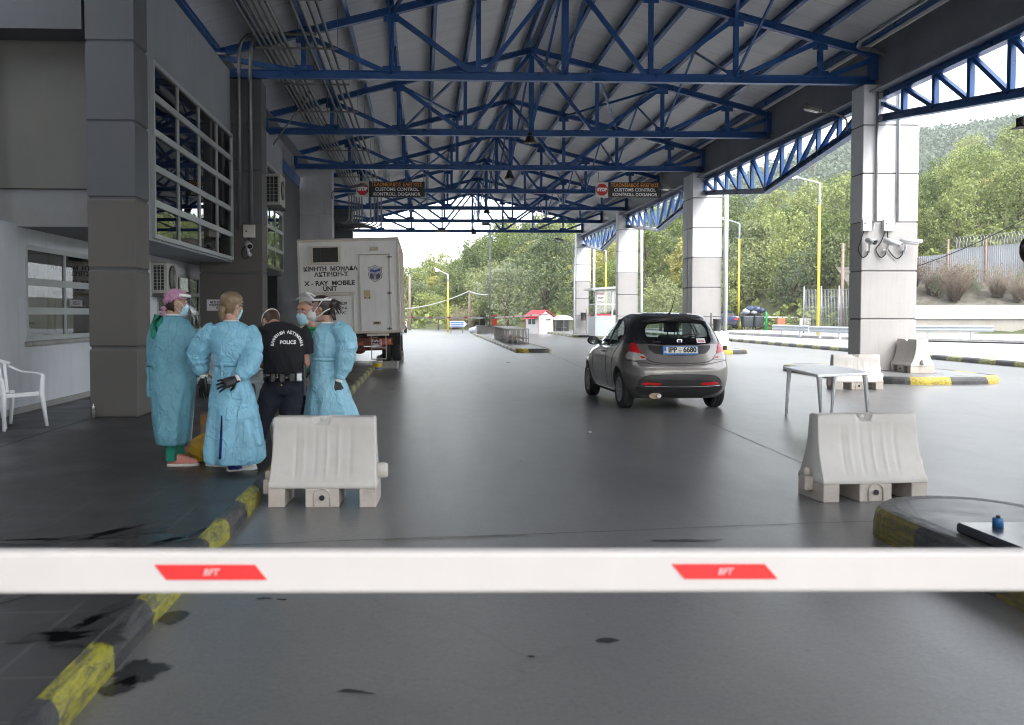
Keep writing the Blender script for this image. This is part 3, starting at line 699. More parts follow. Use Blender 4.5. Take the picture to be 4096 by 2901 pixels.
# ------------------------------------------------------------------ water-filled plastic barriers
PLAS = mat('dirty_white_barrier_plastic', (0.54, 0.515, 0.475), 0.48, var=0.08, scale=2.2, bump=0.05, bscale=40, dirt=0.45, dirtcol=(0.40, 0.33, 0.27))
PLASB = mat('stained_barrier_foot', (0.46, 0.41, 0.36), 0.55, var=0.15, scale=5, dirt=0.6, dirtcol=(0.28, 0.22, 0.17))
RUBB = mat('black_rubber', (0.012, 0.012, 0.012), 0.6)
def make_barrier(label, L, Rr, w=None, d=0.42, h=0.68, flip=False):
    """L, Rr: ground points of the front foot corners"""
    ang = math.atan2(Rr.y - L.y, Rr.x - L.x); w = w or (Rr - L).length
    e = thing('plastic_barrier', label, 'barrier', (L.x, L.y, L.z), ang, 'white water filled plastic barriers')
    # body: lofted along z; local x 0..w, y 0..d
    prof = [(0.145, 0.000, 0.0), (0.185, 0.004, 0.0), (0.20, 0.018, 0.006), (0.26, 0.050, 0.008), (0.36, 0.092, 0.012), (0.48, 0.122, 0.016), (0.60, 0.136, 0.018), (h - 0.012, 0.140, 0.020), (h, 0.150, 0.03)]
    nx = 64; mb = MB(); rings = []
    nx0, nx1 = w * 0.47 - 0.055, w * 0.47 + 0.065       # filler notch in the top
    for (z, iy, ix) in prof:
        fr = []; bk = []
        for k in range(nx + 1):
            x = ix + (w - 2 * ix) * k / nx; zz = z
            rib = 0.0
            if 0.24 < z < 0.56:
                for c in (0.24, 0.31, 0.42, 0.53, 0.64, 0.75):
                    rib -= 0.007 * math.exp(-((x / w - c) / 0.012) ** 2) * (1 if c in (0.31, 0.53, 0.64) else -1)
            if z > h - 0.05 and nx0 < x < nx1: zz = h - 0.055
            elif z == h: zz = h + 0.004 * nz(x * 5, L.x)
            wob = 0.004 * nz(x * 3, z * 4, L.x)
            fr.append(V((x, iy + rib + wob, zz))); bk.append(V((x, d - iy - rib, zz)))
        rings.append(fr + bk[::-1])
    mb.loft(rings, 0, True, True)
    b = mb.build('body', PLAS, e, bevel=0.006)
    # feet with two fork openings and a drain arch
    fm = MB(); xs = [0, w * 0.155, w * 0.345, w * 0.655, w * 0.845, w]
    for a, q in ((xs[0], xs[1]), (xs[2], xs[3]), (xs[4], xs[5])): fm.b2((a, 0.001, 0), (q, d - 0.001, 0.144))
    f = fm.build('foot', PLASB, e, bevel=0.006)
    ar = MB(); cx = w * 0.5; R0 = 0.062
    pts = [V((cx - R0, -0.003, 0.012))] + [V((cx + R0 * math.cos(a), -0.003, 0.085 + R0 * math.sin(a))) for a in (math.pi * (1 - q / 10) for q in range(11))] + [V((cx + R0, -0.003, 0.012))]
    ar.tube(pts, 0.006, 6); ar.build('drain_arch', PLASB, e)
    pl = MB(); pl.cyl((cx, -0.012, 0.075), (cx, 0.02, 0.075), 0.021, 14); pl.build('drain_plug', RUBB, e)
    cp = MB(); cp.lathe((w * 0.47 + 0.005, d / 2, h - 0.054), [(0.030, 0), (0.030, 0.04), (0.022, 0.045), (0.0, 0.045)], 14); cp.build('filler_cap', PLAS, e)
    # coupling lugs: one on each end
    lg = MB(); xe = w - 0.01
    lg.tube([(xe, d / 2, 0.20), (xe + 0.06, d / 2, 0.20), (xe + 0.085, d / 2, 0.20)], [(0.06, 0.045), (0.06, 0.05), (0.05, 0.035)], 12); 
    lg.v = [V((p.x, p.y, 0.255 + (p.z - 0.20) * 1.05)) for p in lg.v]; lg.build('coupling_lug', PLAS, e, bevel=0.004)
    lk = MB(); lk.b2((-0.07, d / 2 - 0.05, 0.07), (0.0, d / 2 + 0.05, 0.185)); lk.lathe((-0.035, d / 2, 0.185), [(0.03, 0), (0.028, 0.05), (0.018, 0.066), (0, 0.068)], 12)
    lk.build('coupling_pin', PLASB, e, bevel=0.008)
    return e
make_barrier('plastic barrier standing closest on the left, in front of the woman in the respirator', atZ(600, 1137), atZ(842, 1137))
make_barrier('tilted plastic barrier beside the rounded island, closest on the right', atZ(1843.5, 1127), atZ(2076.6, 1120.6))
make_barrier('plastic barrier standing right behind the bare white plastic table', atZ(1869, 873), atZ(1978, 873))
make_barrier('plastic barrier seen end on, on the island right of the widest column', V((10.93, 21.95, .15)), V((10.93, 21.0, .15)), 0.92, 0.55, 0.76)
_b = make_barrier('plastic barrier half hidden behind the parked grey car', V((10.55, 34.9, .15)), V((11.3, 34.95, .15)), 0.8)
# ------------------------------------------------------------------ red and white boom across the foreground
BOOMW = mat('warm_white_boom_paint', (0.64, 0.60, 0.57), 0.45, var=0.04, scale=1.5, dirt=0.15, dirtcol=(0.5, 0.47, 0.44))
BOOMR = mat('red_reflector', (0.75, 0.03, 0.03), 0.4, var=0.05)
WHITE = mat('white_lettering', (0.88, 0.88, 0.87), 0.5, var=0.03)
boom = thing('barrier_boom', 'white boom with red reflectors lowered across the whole foreground', 'barrier boom', (0, 2.35, 0.85))
q0 = atY(0, 1278.5, 2.35); q1 = atY(2293, 1275.5, 2.35); hh = 0.104
bmx = MB(); dx = (q1 - q0) / (q1.x - q0.x)
a = q0 - dx * 2.4 - V((0, 2.35, .85)); b = q1 + dx * 1.5 - V((0, 2.35, .85)); bmx.bar(a, b, 0.05, hh); bmx.build('arm', BOOMW, boom, bevel=0.012, seg=3)
for (xa, xb, xc, xd, ya, yb) in ((345, 571, 598, 372, 1265, 1299), (1504, 1713, 1742, 1533, 1263.5, 1297)):
    P = [atY(x, y, 2.322) - V((0, 2.35, .85)) for x, y in ((xa, ya), (xb, ya), (xc, yb), (xd, yb))]
    r = MB().prism(P, (0, 0.0015, 0)).build('reflector', BOOMR, boom)
    cxy = sum(P, V()) / 4
    text('BFT', 0.022, mat('faded_white_mark', (0.75, 0.45, 0.45), 0.5), r, face_cam(cxy - V((0, 0.001, 0))), 'maker_mark', bold=0.0008, ext=0.0003, shear=0.25)
# ------------------------------------------------------------------ white plastic furniture
WPL = mat('white_garden_plastic', (0.80, 0.81, 0.82), 0.38, var=0.04, scale=3, dirt=0.15, dirtcol=(0.5, 0.5, 0.5))
def table_from(label, top_pts, h, leg_pts, z0=0.0, th=0.035, m=WPL, cat='table', group=None):
    c = sum(top_pts, V()) / 4; e = thing('plastic_table', label, cat, (c.x, c.y, z0), 0, group); o = V((c.x, c.y, z0))
    P = [p - o for p in top_pts]
    MB().prism([V((p.x, p.y, h - th)) for p in P], (0, 0, th)).build('table_top', m, e, bevel=0.008, seg=2)
    for p, l in zip(P, leg_pts):
        t = V((p.x * 0.86, p.y * 0.86, h - th)); b = V((l.x - o.x, l.y - o.y, 0))
        d = (t - V((0, 0, 0))); k = MB()
        k.tube([b, b.lerp(t, 0.5), t - V((0, 0, 0.03)), t], [0.017, 0.023, 0.030, 0.04], 8)
        for s in (-0.012, 0.0, 0.012): k.tube([b + V((s, -0.02, 0.02)), t + V((s * 1.6, -0.032, -0.03))], 0.004, 4)
        k.build('leg', m, e)
    return e
TP = [atZ(1754, 821, .72), atZ(1831, 839, .72), atZ(1951.5, 834, .72), atZ(1873, 818.6, .72)]
LP = [atZ(1760, 931), atZ(1838, 938), atZ(1943, 934), atZ(1861.5, 926)]
table_from('bare square white plastic table on the asphalt behind the tilted barrier', TP, 0.72, LP)
def chair(label, x, y, rz, z=PZ):
    e = thing('plastic_armchair', label, 'chair', (x, y, z), rz, 'white plastic garden chairs by the left wall')
    s = MB(); s.add([(-0.24, -0.22, 0.42), (0.24, -0.22, 0.42), (0.21, 0.22, 0.39), (-0.21, 0.22, 0.39), (-0.24, -0.22, 0.40), (0.24, -0.22, 0.40), (0.21, 0.22, 0.37), (-0.21, 0.22, 0.37)], [(0, 1, 2, 3), (7, 6, 5, 4), (0, 4, 5, 1), (1, 5, 6, 2), (2, 6, 7, 3), (3, 7, 4, 0)])
    s.box((0, -0.235, 0.40), (0.47, 0.03, 0.05)); s.build('seat', WPL, e, bevel=0.012, seg=2)
    bk = MB(); top = [V((x, 0.33 - 0.05 * (x / 0.25) ** 2, 0.80 - 0.05 * (x / 0.25) ** 2)) for x in (-0.25, -0.15, -0.05, 0.05, 0.15, 0.25)]
    bk.tube(top, 0.022, 8)
    for k, x in enumerate((-0.19, -0.115, -0.04, 0.04, 0.115, 0.19)): bk.bar((x * 0.85, 0.215, 0.40), (x, 0.325 - 0.05 * (x / .25) ** 2, 0.79 - 0.05 * (x / .25) ** 2), 0.042, 0.012, up=(0, 1, 0.3))
    bk.build('backrest', WPL, e, bevel=0.003)
    for sx in (-1, 1):
        a = MB(); a.tube(catmull([(sx * 0.25, 0.29, 0.72), (sx * 0.29, 0.12, 0.655), (sx * 0.30, -0.12, 0.64), (sx * 0.295, -0.23, 0.62), (sx * 0.285, -0.25, 0.56)], 4), (0.013, 0.028), 8); a.build('armrest', WPL, e)
        l = MB(); l.tube([(sx * 0.285, -0.245, 0.60), (sx * 0.265, -0.25, 0.40), (sx * 0.30, -0.29, 0.0)], [(0.020, 0.022), (0.032, 0.030), (0.018, 0.020)], 8); l.build('leg', WPL, e)
        l = MB(); l.tube([(sx * 0.235, 0.22, 0.42), (sx * 0.27, 0.30, 0.0)], [(0.030, 0.03), (0.018, 0.02)], 8); l.build('leg', WPL, e)
    return e
chair('white plastic armchair cut by the left frame edge, its front legs showing', -4.92, 11.62, R(62))
chair('white plastic armchair tucked behind the other one at the left frame edge', -5.25, 11.25, R(75))
# ------------------------------------------------------------------ customs signs under the canopy
BLK = mat('black_sign_board', (0.012, 0.013, 0.016), 0.45); ORG = mat('orange_lettering', (0.92, 0.36, 0.04), 0.5, var=0.03)
SGW = mat('white_sign_face', (0.62, 0.61, 0.58), 0.5, var=0.06); STOPR = mat('stop_red', (0.55, 0.02, 0.025), 0.45, var=0.06)
def customs_sign(label, x0, x1, xs, y0, y1):
    Y = 36.3; A = atY(x0, y1, Y); B = atY(x1, y0, Y); S = atY(xs, y0, Y).x
    e = thing('customs_sign', label, 'sign', (A.x, Y, A.z)); o = V((A.x, Y, A.z)); W_ = B.x - A.x; H = B.z - A.z; s = S - A.x
    MB().b2((s, 0, 0), (W_, 0.08, H)).build('board', BLK, e, bevel=0.004)
    st = thing('stop_panel', None, None); st.parent = e
    MB().b2((0, 0, 0), (s - 0.004, 0.08, H)).build('panel', SGW, st, bevel=0.004)
    c = V((s / 2, -0.004, H / 2)); r = min(s, H) * 0.50
    MB().prism([c + V((r * math.cos(R(22.5 + 45 * k)), 0, r * math.sin(R(22.5 + 45 * k)))) for k in range(8)], (0, 0.003, 0)).build('octagon', STOPR, st)
    text('STOP', r * 0.72, WHITE, st, face_cam(c - V((0, 0.003, 0))), width=r * 1.55, bold=0.012)
    ws = W_ - s; mx = s + ws / 2
    T = [text('ΤΕΛΩΝΕΙΑΚΟΣ ΕΛΕΓΧΟΣ', H * 0.32, ORG, e, face_cam((mx, -0.003, H * 0.79)), width=ws * 0.90, bold=0.0015),
         text('CUSTOMS CONTROL', H * 0.30, WHITE, e, face_cam((mx, -0.003, H * 0.49)), width=ws * 0.78, bold=0.003),
         text('KONTROLL DOGANOR', H * 0.30, WHITE, e, face_cam((mx, -0.003, H * 0.18)), width=ws * 0.84, bold=0.003)]
    join_text(T, 'lettering')
    rd = MB()
    for x in (0.1, W_ - 0.04): rd.cyl((x, 0.04, H), (x, 0.04, 6.86 - A.z), 0.012, 6)
    rd.build('hanger_rod', GALV, e)
    return e
customs_sign('customs control sign on the left, its stop panel half covered by a lamp', 797.5, 951, 826, 407, 441)
customs_sign('customs control sign on the right, its stop panel in full view', 1334, 1481, 1362, 409, 442)
# ------------------------------------------------------------------ lamps
LGRY = mat('weathered_lamp_grey', (0.13, 0.125, 0.12), 0.5, var=0.2); LENS = glass('lamp_lens', (0.8, 0.8, 0.78), 0.05, 0.5)
LENSW = mat('lamp_glass_bowl', (0.62, 0.62, 0.60), 0.2)
def arm_lamp(label, a, b, head=0.55, m=LGRY, lit=None, group=None, ang=None, r=0.022):
    """arm from wall point a to head start b, lamp head continues along the arm"""
    a = V(a); b = V(b); e = thing('arm_lamp', label, 'lamp', tuple(a), 0, group); d = (b - a).normalized(); B = b - a
    MB().tube(catmull([V((0, 0, -0.3)), V((0, 0, -0.04)), d * 0.25 + V((0, 0, 0.03)), B], 4), r, 8).build('arm', m, e)
    x = d; y = d.cross(V((0, 0, 1))).normalized(); z = y.cross(x)
    hd = MB()
    for u0, u1, w0, w1, t0, t1 in ((0, 0.12, 0.05, 0.11, 0.05, 0.09), (0.12, 1.0, 0.11, 0.13, 0.09, 0.10)):
        rings = []
        for u, w, tt in ((u0, w0, t0), (u1, w1, t1)): rings.append([B + x * (u * head) + y * (w * math.cos(q)) + z * (tt * max(-0.35, math.sin(q))) for q in (2 * math.pi * k / 12 for k in range(12))])
        hd.loft(rings, 0, True, True)
    hd.build('lamp_head', m, e)
    ln = MB(); ln.loft([[B + x * (u * head) + y * (w * math.cos(q)) - z * (0.034 + tt * max(0, math.sin(q))) for q in (2 * math.pi * k / 12 for k in range(12))] for u, w, tt in ((0.2, 0.10, 0.03), (0.95, 0.11, 0.04))], 0, True, True)
    ln.build('lens', lit or LENSW, e); return e
arm_lamp('arm lamp reaching from the left wall, nearest of the wall lamps, above the conduits', atY(604, 338, 28.6), atY(672, 240, 28.6), 0.52)
arm_lamp('arm lamp on the pale left pillar, hanging in front of the left customs sign', atY(744, 428, 35.9), atY(781, 422, 35.6), 0.65)
arm_lamp('arm lamp on the shaded side of the widest column', atY(1895, 264, 22.3), atY(1840, 250, 22.5), 0.42)
arm_lamp('arm lamp on the double column in front of the right customs sign', atY(1528, 428, 35.9), atY(1498, 424, 35.5), 0.45)
BELLM = mat('dark_bell_lamp', (0.035, 0.03, 0.025), 0.5)
for i, (x, y, Y, lb) in enumerate([(1187, 309, 29.2, 'bell lamp hung under the ridge, largest of the row'), (1141, 391, 36.1, 'bell lamp under the ridge, just above the gap between the signs'), (1090, 471, 50.0, 'small bell lamp under the ridge, third of the row from the front'), (1061, 519, 63.4, 'smallest bell lamp under the last truss')]):
    p = atY(x, y, Y); e = thing('bell_lamp', lb, 'lamp', tuple(p), 0, 'bell lamps under the ridge')
    MB().lathe((0, 0, 0), [(0.20, -0.16), (0.19, -0.15), (0.13, -0.02), (0.085, 0.10), (0.06, 0.16), (0, 0.18)], 16).build('shade', BELLM, e)
    MB().cyl((0, 0, 0.17), (0, 0, max(0.3, 6.86 - p.z)), 0.012, 6).build('stem', BELLM, e)
    MB().sphere((0, 0, -0.10), 0.075, 8).build('bulb', LENSW, e)
for x, lb in ((988, 'flat floodlight clamped under the last truss, left one'), (1354, 'flat floodlight clamped under the last truss, right one')):
    p = atY(x, 515, 63.4); e = thing('floodlight', lb, 'floodlight', tuple(p), 0, 'floodlights under the last truss')
    MB().b2((-0.42, -0.15, -0.14), (0.42, 0.15, 0.02)).build('housing', LGRY, e, bevel=0.03); MB().b2((-0.36, -0.12, -0.15), (0.36, 0.12, -0.142)).build('lens', LENSW, e); MB().b2((-0.04, -0.04, 0.021), (0.04, 0.04, 0.14)).build('clamp', LGRY, e)
YEL = mat('yellow_lamp_post_paint', (0.60, 0.50, 0.06), 0.45, var=0.08, scale=1, dirt=0.2, dirtcol=(0.4, 0.32, 0.1)); PGRY = mat('pale_grey_post', (0.5, 0.52, 0.54), 0.45)
LIT = emis('lit_lamp', (1.0, 0.86, 0.62), 14.0)
def lamp_post(label, xb, yb, xt, yt, xa, ya, Y, lit, m=YEL, r=0.09, group='yellow lamp posts'):
    T = atY(xt, yt, Y); A_ = atY(xa, ya, Y); z0 = 0.0
    e = thing('lamp_post', label, 'lamp post', (T.x, Y, z0), 0, group); H = T.z
    MB().tube([(0, 0, -0.05), (0, 0, H * 0.5), (0, 0, H * 0.86)], [r, r * 0.9, r * 0.8], 12).build('pole', m, e)
    d = V((A_.x - T.x, 0, A_.z - H)); tb = MB(); tb.tube([(0, 0, H * 0.86 + 0.003), (0, 0, H - 0.02), V((0, 0, H)) + d * 0.05, V((0, 0, H)) + d * 0.85], [r * 0.78, r * 0.7, r * 0.5, r * 0.36], 10); tb.build('arm', PGRY, e)
    c = V((0, 0, H)) + d * 0.85; u = d.normalized()
    hd = MB(); hd.tube([c - u * 0.05, c + u * 0.08, c + u * 0.5, c + u * 0.62], [(0.05, 0.05), (0.07, 0.12), (0.07, 0.13), (0.03, 0.08)], 12); hd.build('lamp_head', LGRY if m != YEL else PGRY, e)
    ln = MB(); ln.sphere(c + u * 0.33 - V((0, 0, 0.075)), 0.10, 8, 0, 1.6, 1.0, 0.6); ln.build('lens', LIT if lit else LENSW, e); return e
lamp_post('tall yellow lamp post with lit lamp left of the widest column', 1833, 730, 1836, 410, 1780, 396, 56, True)
lamp_post('yellow lamp post between the double column and the tall lit post', 1655, 712, 1656, 501, 1626, 491, 76, False)
lamp_post('short yellow lamp post with lit lamp, standing by the far barrier arm', 1003, 745, 1003, 615, 984, 606, 79, True)
lamp_post('yellow lamp post showing only its upper half above the glazed booth', 1357, 700, 1357, 562, 1339, 555, 80, False)
lamp_post('thin grey lamp post right against the farthest column, arm to the left', 1287, 740, 1286, 545, 1258, 538, 62.6, False, PGRY, 0.05, None)
# thin mast with box at the far end
p = atY(1097, 727, 66); q = atY(1095, 502, 66); e = thing('thin_mast', 'thin grey mast with a small box on top at the far end of the lanes', 'mast', (p.x, 66, 0))
MB().cyl((0, 0, 0.6), (0, 0, q.z), 0.055, 8).build('pole', GALV, e); MB().b2((-0.55, -0.12, q.z - 0.1), (-0.02, 0.12, q.z + 0.2)).build('box', LGRY, e)
# wooden poles and the slack wire between them
WOOD = mat('weathered_wood_pole', (0.26, 0.19, 0.16), 0.85, var=0.2, scale=3, bump=0.2)
wp = []
for i, (x, yb, yt, Y, lb) in enumerate([(917, 745, 615, 88, 'tall reddish wooden pole just right of the white van'), (1051, 730, 652, 86, 'short wooden pole holding the slack wire by the earth bank'), (1888, 700, 545, 66, 'thin wooden pole close to the shaded side of the widest column')]):
    p = atY(x, yt, Y); o = MB().tube([(p.x, Y, 0), (p.x, Y, p.z)], [0.13, 0.09], 9).build('wooden_pole', WOOD); tag(o, lb, 'pole', 'wooden poles'); wp.append(p)
wire = MB(); a = atY(905, 692, 88); b = wp[1]; c = atY(1098, 660, 66)
wire.tube([a.lerp(b, t) - V((0, 0, 1.2 * t * (1 - t))) for t in [k / 14 for k in range(15)]], 0.05, 5); wire.tube([b.lerp(c, t) - V((0, 0, 0.5 * t * (1 - t))) for t in [k / 8 for k in range(9)]], 0.05, 5)
tag(wire.build('cable', mat('pale_cable', (0.4, 0.4, 0.38), 0.6)), 'slack pale cable strung from the van past the wooden pole to the mast', 'cable')
wire = MB(); a = atY(2042, 600, 60); b = atY(2330, 470, 52)
wire.tube([a.lerp(b, t) - V((0, 0, 1.0 * t * (1 - t))) for t in [k / 14 for k in range(15)]], 0.03, 5)
tag(wire.build('cable', RUBB), 'dark cable crossing in front of the wooded slope right of the widest column', 'cable')
# ------------------------------------------------------------------ cameras, boxes, conduits on the widest column
CAMW = mat('white_camera_housing', (0.62, 0.63, 0.64), 0.35, var=0.05); CAMD = mat('camera_black_glass', (0.01, 0.01, 0.012), 0.08)
def cctv(label, base, head0, head1, group='wall cameras', r=0.068, name='surveillance_camera', cable=None):
    base = V(base); e = thing(name, label, 'camera', tuple(base), 0, group); a = V(head0) - base; b = V(head1) - base; d = (b - a).normalized()
    y = d.cross(V((0, 0, 1))).normalized(); z = y.cross(d)
    def ring(c, s): return [c + y * (r * s * math.cos(q)) + z * (r * s * 0.92 * math.sin(q)) for q in (2 * math.pi * k / 16 for k in range(16))]
    h = MB(); h.loft([ring(a, 0.8), ring(a + d * 0.02, 1.0), ring(b, 1.0)], 0, True, True)
    L = (b - a).length
    h.loft([[c + y * (r * 1.08 * math.cos(q)) + z * (r * 1.05 * math.sin(q) + 0.004) for q in (math.pi * k / 10 - 0.15 for k in range(11))] + [c + y * (r * 1.02 * math.cos(q)) + z * (r * 0.99 * math.sin(q) + 0.004) for q in (math.pi * (10 - k) / 10 - 0.15 for k in range(11))] for c in (a + d * 0.01, b + d * 0.06)], 0, True, True)
    h.build('housing', CAMW, e)
    l = MB(); l.loft([ring(b + d * 0.001, 0.85), ring(b + d * 0.006, 0.8)], 0, True, True); l.build('lens', CAMD, e)
    br = MB(); mid = a.lerp(b, 0.35) - z * r; br.tube([V((0, 0, -0.10)), V((0, -0.08, -0.12)), mid - V((0, 0, 0.05)), mid], [0.03, 0.026, 0.03, 0.035], 10); br.cyl((0, 0.01, -0.10), (0, -0.015, -0.10), 0.05, 14); br.build('bracket', CAMW, e)
    if cable:
        MB().tube(catmull([V(c) - base for c in cable], 5), 0.013, 7).build('cable', RUBB, e)
    return e
YC = 21.99
def cz(x, y, Y=YC): return atY((3300 + x / 2.953) / 1.786, (700 + y / 2.953) / 1.786, Y)
for (x0, x1, y0, y1, lb) in ((445, 556, 525, 660, 'white junction box on the widest column, left one'), (697, 822, 525, 660, 'white junction box on the widest column, right one')):
    A = cz(x0, y1, YC - 0.12); B = cz(x1, y0, YC - 0.12); e = thing('junction_box', lb, 'junction box', (A.x, YC, A.z), 0, 'junction boxes for the cameras')
    MB().b2((0, -0.12, 0), (B.x - A.x, 0, B.z - A.z)).build('box', CAMW, e, bevel=0.006); MB().cyl((0.05, -0.121, 0.17), (0.05, -0.128, 0.17), 0.014, 10).build('lock', RUBB, e)
cctv('stubby white camera, leftmost on the widest column', cz(505, 850), cz(505, 775, YC - 0.1), cz(585, 800, YC - 0.42), cable=[cz(455, 665, YC - 0.06), cz(425, 770, YC - 0.04), cz(392, 880, YC - 0.03), cz(440, 972, YC - 0.04), cz(495, 945, YC - 0.08), cz(508, 900, YC - 0.08)])
cctv('white camera in the middle of the three on the widest column', cz(700, 850), cz(695, 770, YC - 0.12), cz(872, 826, YC - 0.40), cable=[cz(710, 665, YC - 0.06), cz(660, 790, YC - 0.04), cz(600, 880, YC - 0.03), cz(650, 972, YC - 0.04), cz(705, 945, YC - 0.08), cz(714, 900, YC - 0.08)])
cctv('white camera pointing past the edge of the widest column', cz(915, 850), cz(880, 780, YC - 0.12), cz(1110, 800, YC - 0.28), cable=[cz(737, 665, YC - 0.06), cz(740, 800, YC - 0.04), cz(752, 890, YC - 0.03), cz(840, 985, YC - 0.04), cz(905, 950, YC - 0.08), cz(918, 900, YC - 0.08)])
for i, (x, r, lb) in enumerate([(597, 0.03, 'thick conduit running down the middle of the widest column'), (853, 0.03, 'thick conduit running down the right half of the widest column')]):
    p = cz(x, 560, YC - 0.04); o = MB().tube([(p.x, p.y, 6.75), (p.x, p.y, p.z)], r, 10).build('wall_conduit', GALV); tag(o, lb, 'conduit', 'conduits on the widest column')
    p = cz(x - 18, 560, YC - 0.02); o = MB().tube([(p.x, p.y, 6.75), (p.x, p.y, p.z + 0.05), (p.x, p.y, p.z - 0.1), (p.x - 0.05, p.y, p.z - 0.2)], 0.012, 8).build('thin_conduit', DPW)
    tag(o, lb.replace('thick', 'thin white'), 'conduit', 'thin conduits on the widest column')
p0 = atY(1930, 120, 22.15)
pipe([(9.7, 12, 7.6), (9.75, 21.2, 7.55)] + [(9.75 + 0.5 * (1 - math.cos(R(a))), 21.2 + 0.5 * math.sin(R(a)), 7.5) for a in (30, 60, 90)] + [(10.6, 21.85, 7.45), (10.74, 21.9, 7.3), (10.745, 21.92, 6.8)], 0.05, 'bent_conduit', 'thick grey conduit bending from the roof onto the widest column', 'conduit', GALV)
# left pillar: two bent conduits, junction box, camera, paper notice
for i, (x, lb) in enumerate(((538, 'bent grey conduit going down the second left pillar, left one'), (563, 'bent grey conduit going down the second left pillar, right one'))):
    b = atY(x, 515, 22.24); t = atY(x - 2, 110, 22.24)
    pipe([(b.x, 22.24, b.z), (b.x, 22.24, 6.9), (t.x, 22.24, t.z)] + [(t.x + 0.4 * (1 - math.cos(R(a))), 22.24, t.z + 0.35 * math.sin(R(a))) for a in (30, 60, 90)] + [(t.x + 1.5, 22.24, t.z + 0.36)], 0.045, 'bent_conduit', lb, 'conduit', CONDUIT, 10, 'bent conduits on the second left pillar')
def pz_(x, y, Y=22.28): return atY((900 + x / 2.951) / 1.786, (550 + y / 2.951) / 1.786, Y)
A = pz_(213, 1180, 22.15); B = pz_(345, 1030, 22.15); e = thing('junction_box', 'beige junction box above the camera on the second left pillar', 'junction box', (A.x, 22.29, A.z))
MB().b2((0, -0.13, 0), (B.x - A.x, 0, B.z - A.z)).build('box', mat('beige_box', (0.50, 0.47, 0.43), 0.5), e, bevel=0.006); MB().cyl((0.07, -0.131, 0.14), (0.07, -0.138, 0.14), 0.02, 10).build('lock', RUBB, e)
cctv('white camera below the beige junction box on the second left pillar', pz_(290, 1330), pz_(262, 1255, 22.2), pz_(292, 1288, 21.86), None, cable=[pz_(285, 1185, 22.2), pz_(250, 1260, 22.22), pz_(197, 1340, 22.24), pz_(220, 1425, 22.22), pz_(275, 1410, 22.2), pz_(292, 1370, 22.2)])
A = atY(463, 696, 22.28); B = atY(521, 671, 22.28); e = thing('paper_notice', 'white paper notice taped to the second left pillar', 'notice', (A.x, 22.285, A.z)); W_, H = B.x - A.x, B.z - A.z
MB().b2((0, 0, 0), (W_, 0.004, H)).build('sheet', mat('white_paper', (0.66, 0.62, 0.64), 0.7), e); INK = mat('black_ink', (0.02, 0.02, 0.02), 0.6)
T = [text(s_, H * 0.26, INK, e, face_cam((W_ / 2, -0.002, H * k)), width=W_ * w_, bold=0.003, ext=0.0005) for s_, k, w_ in (('ΜΗΝ ΑΓΓΙΖΕΤΕ', 0.78, 0.74), ('ΑΠΟΡΡΙΜΜΑΤΑ', 0.52, 0.84), ('ΕΔΩ', 0.25, 0.26))]; join_text(T, 'lettering')
A = atX(158, 686, -5.46); B = atX(186, 673, -5.46)
e = thing('window_notice', 'small grey notice inside the left ground floor window', 'notice', (-5.475, A.y, A.z)); MB().b2((0, 0, 0), (0.004, B.y - A.y, B.z - A.z)).build('sheet', mat('grey_paper', (0.28, 0.28, 0.29), 0.7), e)
text('ΚΛΕΙΣΤΟ', 0.07, INK, e, Matrix.Translation((0.0055, (B.y - A.y) / 2, (B.z - A.z) / 2)) @ Matrix.Rotation(R(90), 4, 'Z') @ Matrix.Rotation(R(90), 4, 'X'), bold=0.002, ext=0.0005)
# ------------------------------------------------------------------ air conditioners
ACW = mat('yellowed_ac_casing', (0.46, 0.45, 0.42), 0.5, var=0.1, dirt=0.4, dirtcol=(0.25, 0.23, 0.2)); DARK = mat('dark_grille_gap', (0.015, 0.015, 0.015), 0.7)
def ac_unit(label, X, y0, z0, L=0.85, H=0.62, D=0.32):
    """outdoor unit hung on a wall facing +x: fan face to +x, side grille to -y"""
    e = thing('air_conditioner', label, 'air conditioner', (X, y0, z0), 0, 'air conditioner units on the left building')
    MB().b2((0, 0, 0), (D, L, H)).build('casing', ACW, e, bevel=0.015, seg=2)
    s = MB(); s.b2((0.05, -0.004, 0.06), (D - 0.07, 0.004, H - 0.06)); s.build('side_opening', DARK, e)
    g = MB(); 
    for k in range(1, 3): x = 0.05 + (D - 0.12) * k / 3; g.b2((x - 0.007, -0.009, 0.06), (x + 0.007, -0.0045, H - 0.06))
    for k in range(8): z = 0.08 + (H - 0.16) * k / 7; g.b2((0.05, -0.0085, z - 0.003), (D - 0.07, -0.0048, z + 0.003))
    g.build('side_grille', ACW, e)
    f = MB(); f.lathe((D, L * 0.42, H / 2), [(0.0, 0.004), (0.235, 0.004), (0.25, 0.03), (0.262, 0.03), (0.262, 0.0)], 28, 0, 'X'); f.build('fan_ring', mat('dark_fan', (0.05, 0.05, 0.05), 0.5), e)
    fg = MB()
    for k in range(1, 9): fg.tube([(D + 0.034, L * 0.42 + 0.03 * k * math.cos(q), H / 2 + 0.03 * k * math.sin(q)) for q in (2 * math.pi * i / 24 for i in range(24))], 0.003, 4, closed=True)
    fg.build('fan_grille', ACW, e)
    b = MB(); b.b2((-0.02, 0.05, -0.05), (D + 0.03, 0.09, -0.004)); b.b2((-0.02, L - 0.09, -0.05), (D + 0.03, L - 0.05, -0.004)); b.b2((-0.02, -0.02, -0.07), (D + 0.05, L + 0.02, -0.052)); b.build('bracket', LGRY, e); return e
p = atX(338, 650, -5.47); ac_unit('air conditioner under the overhanging bay, partly behind the pink cap', -5.47, 19.7, 1.90)
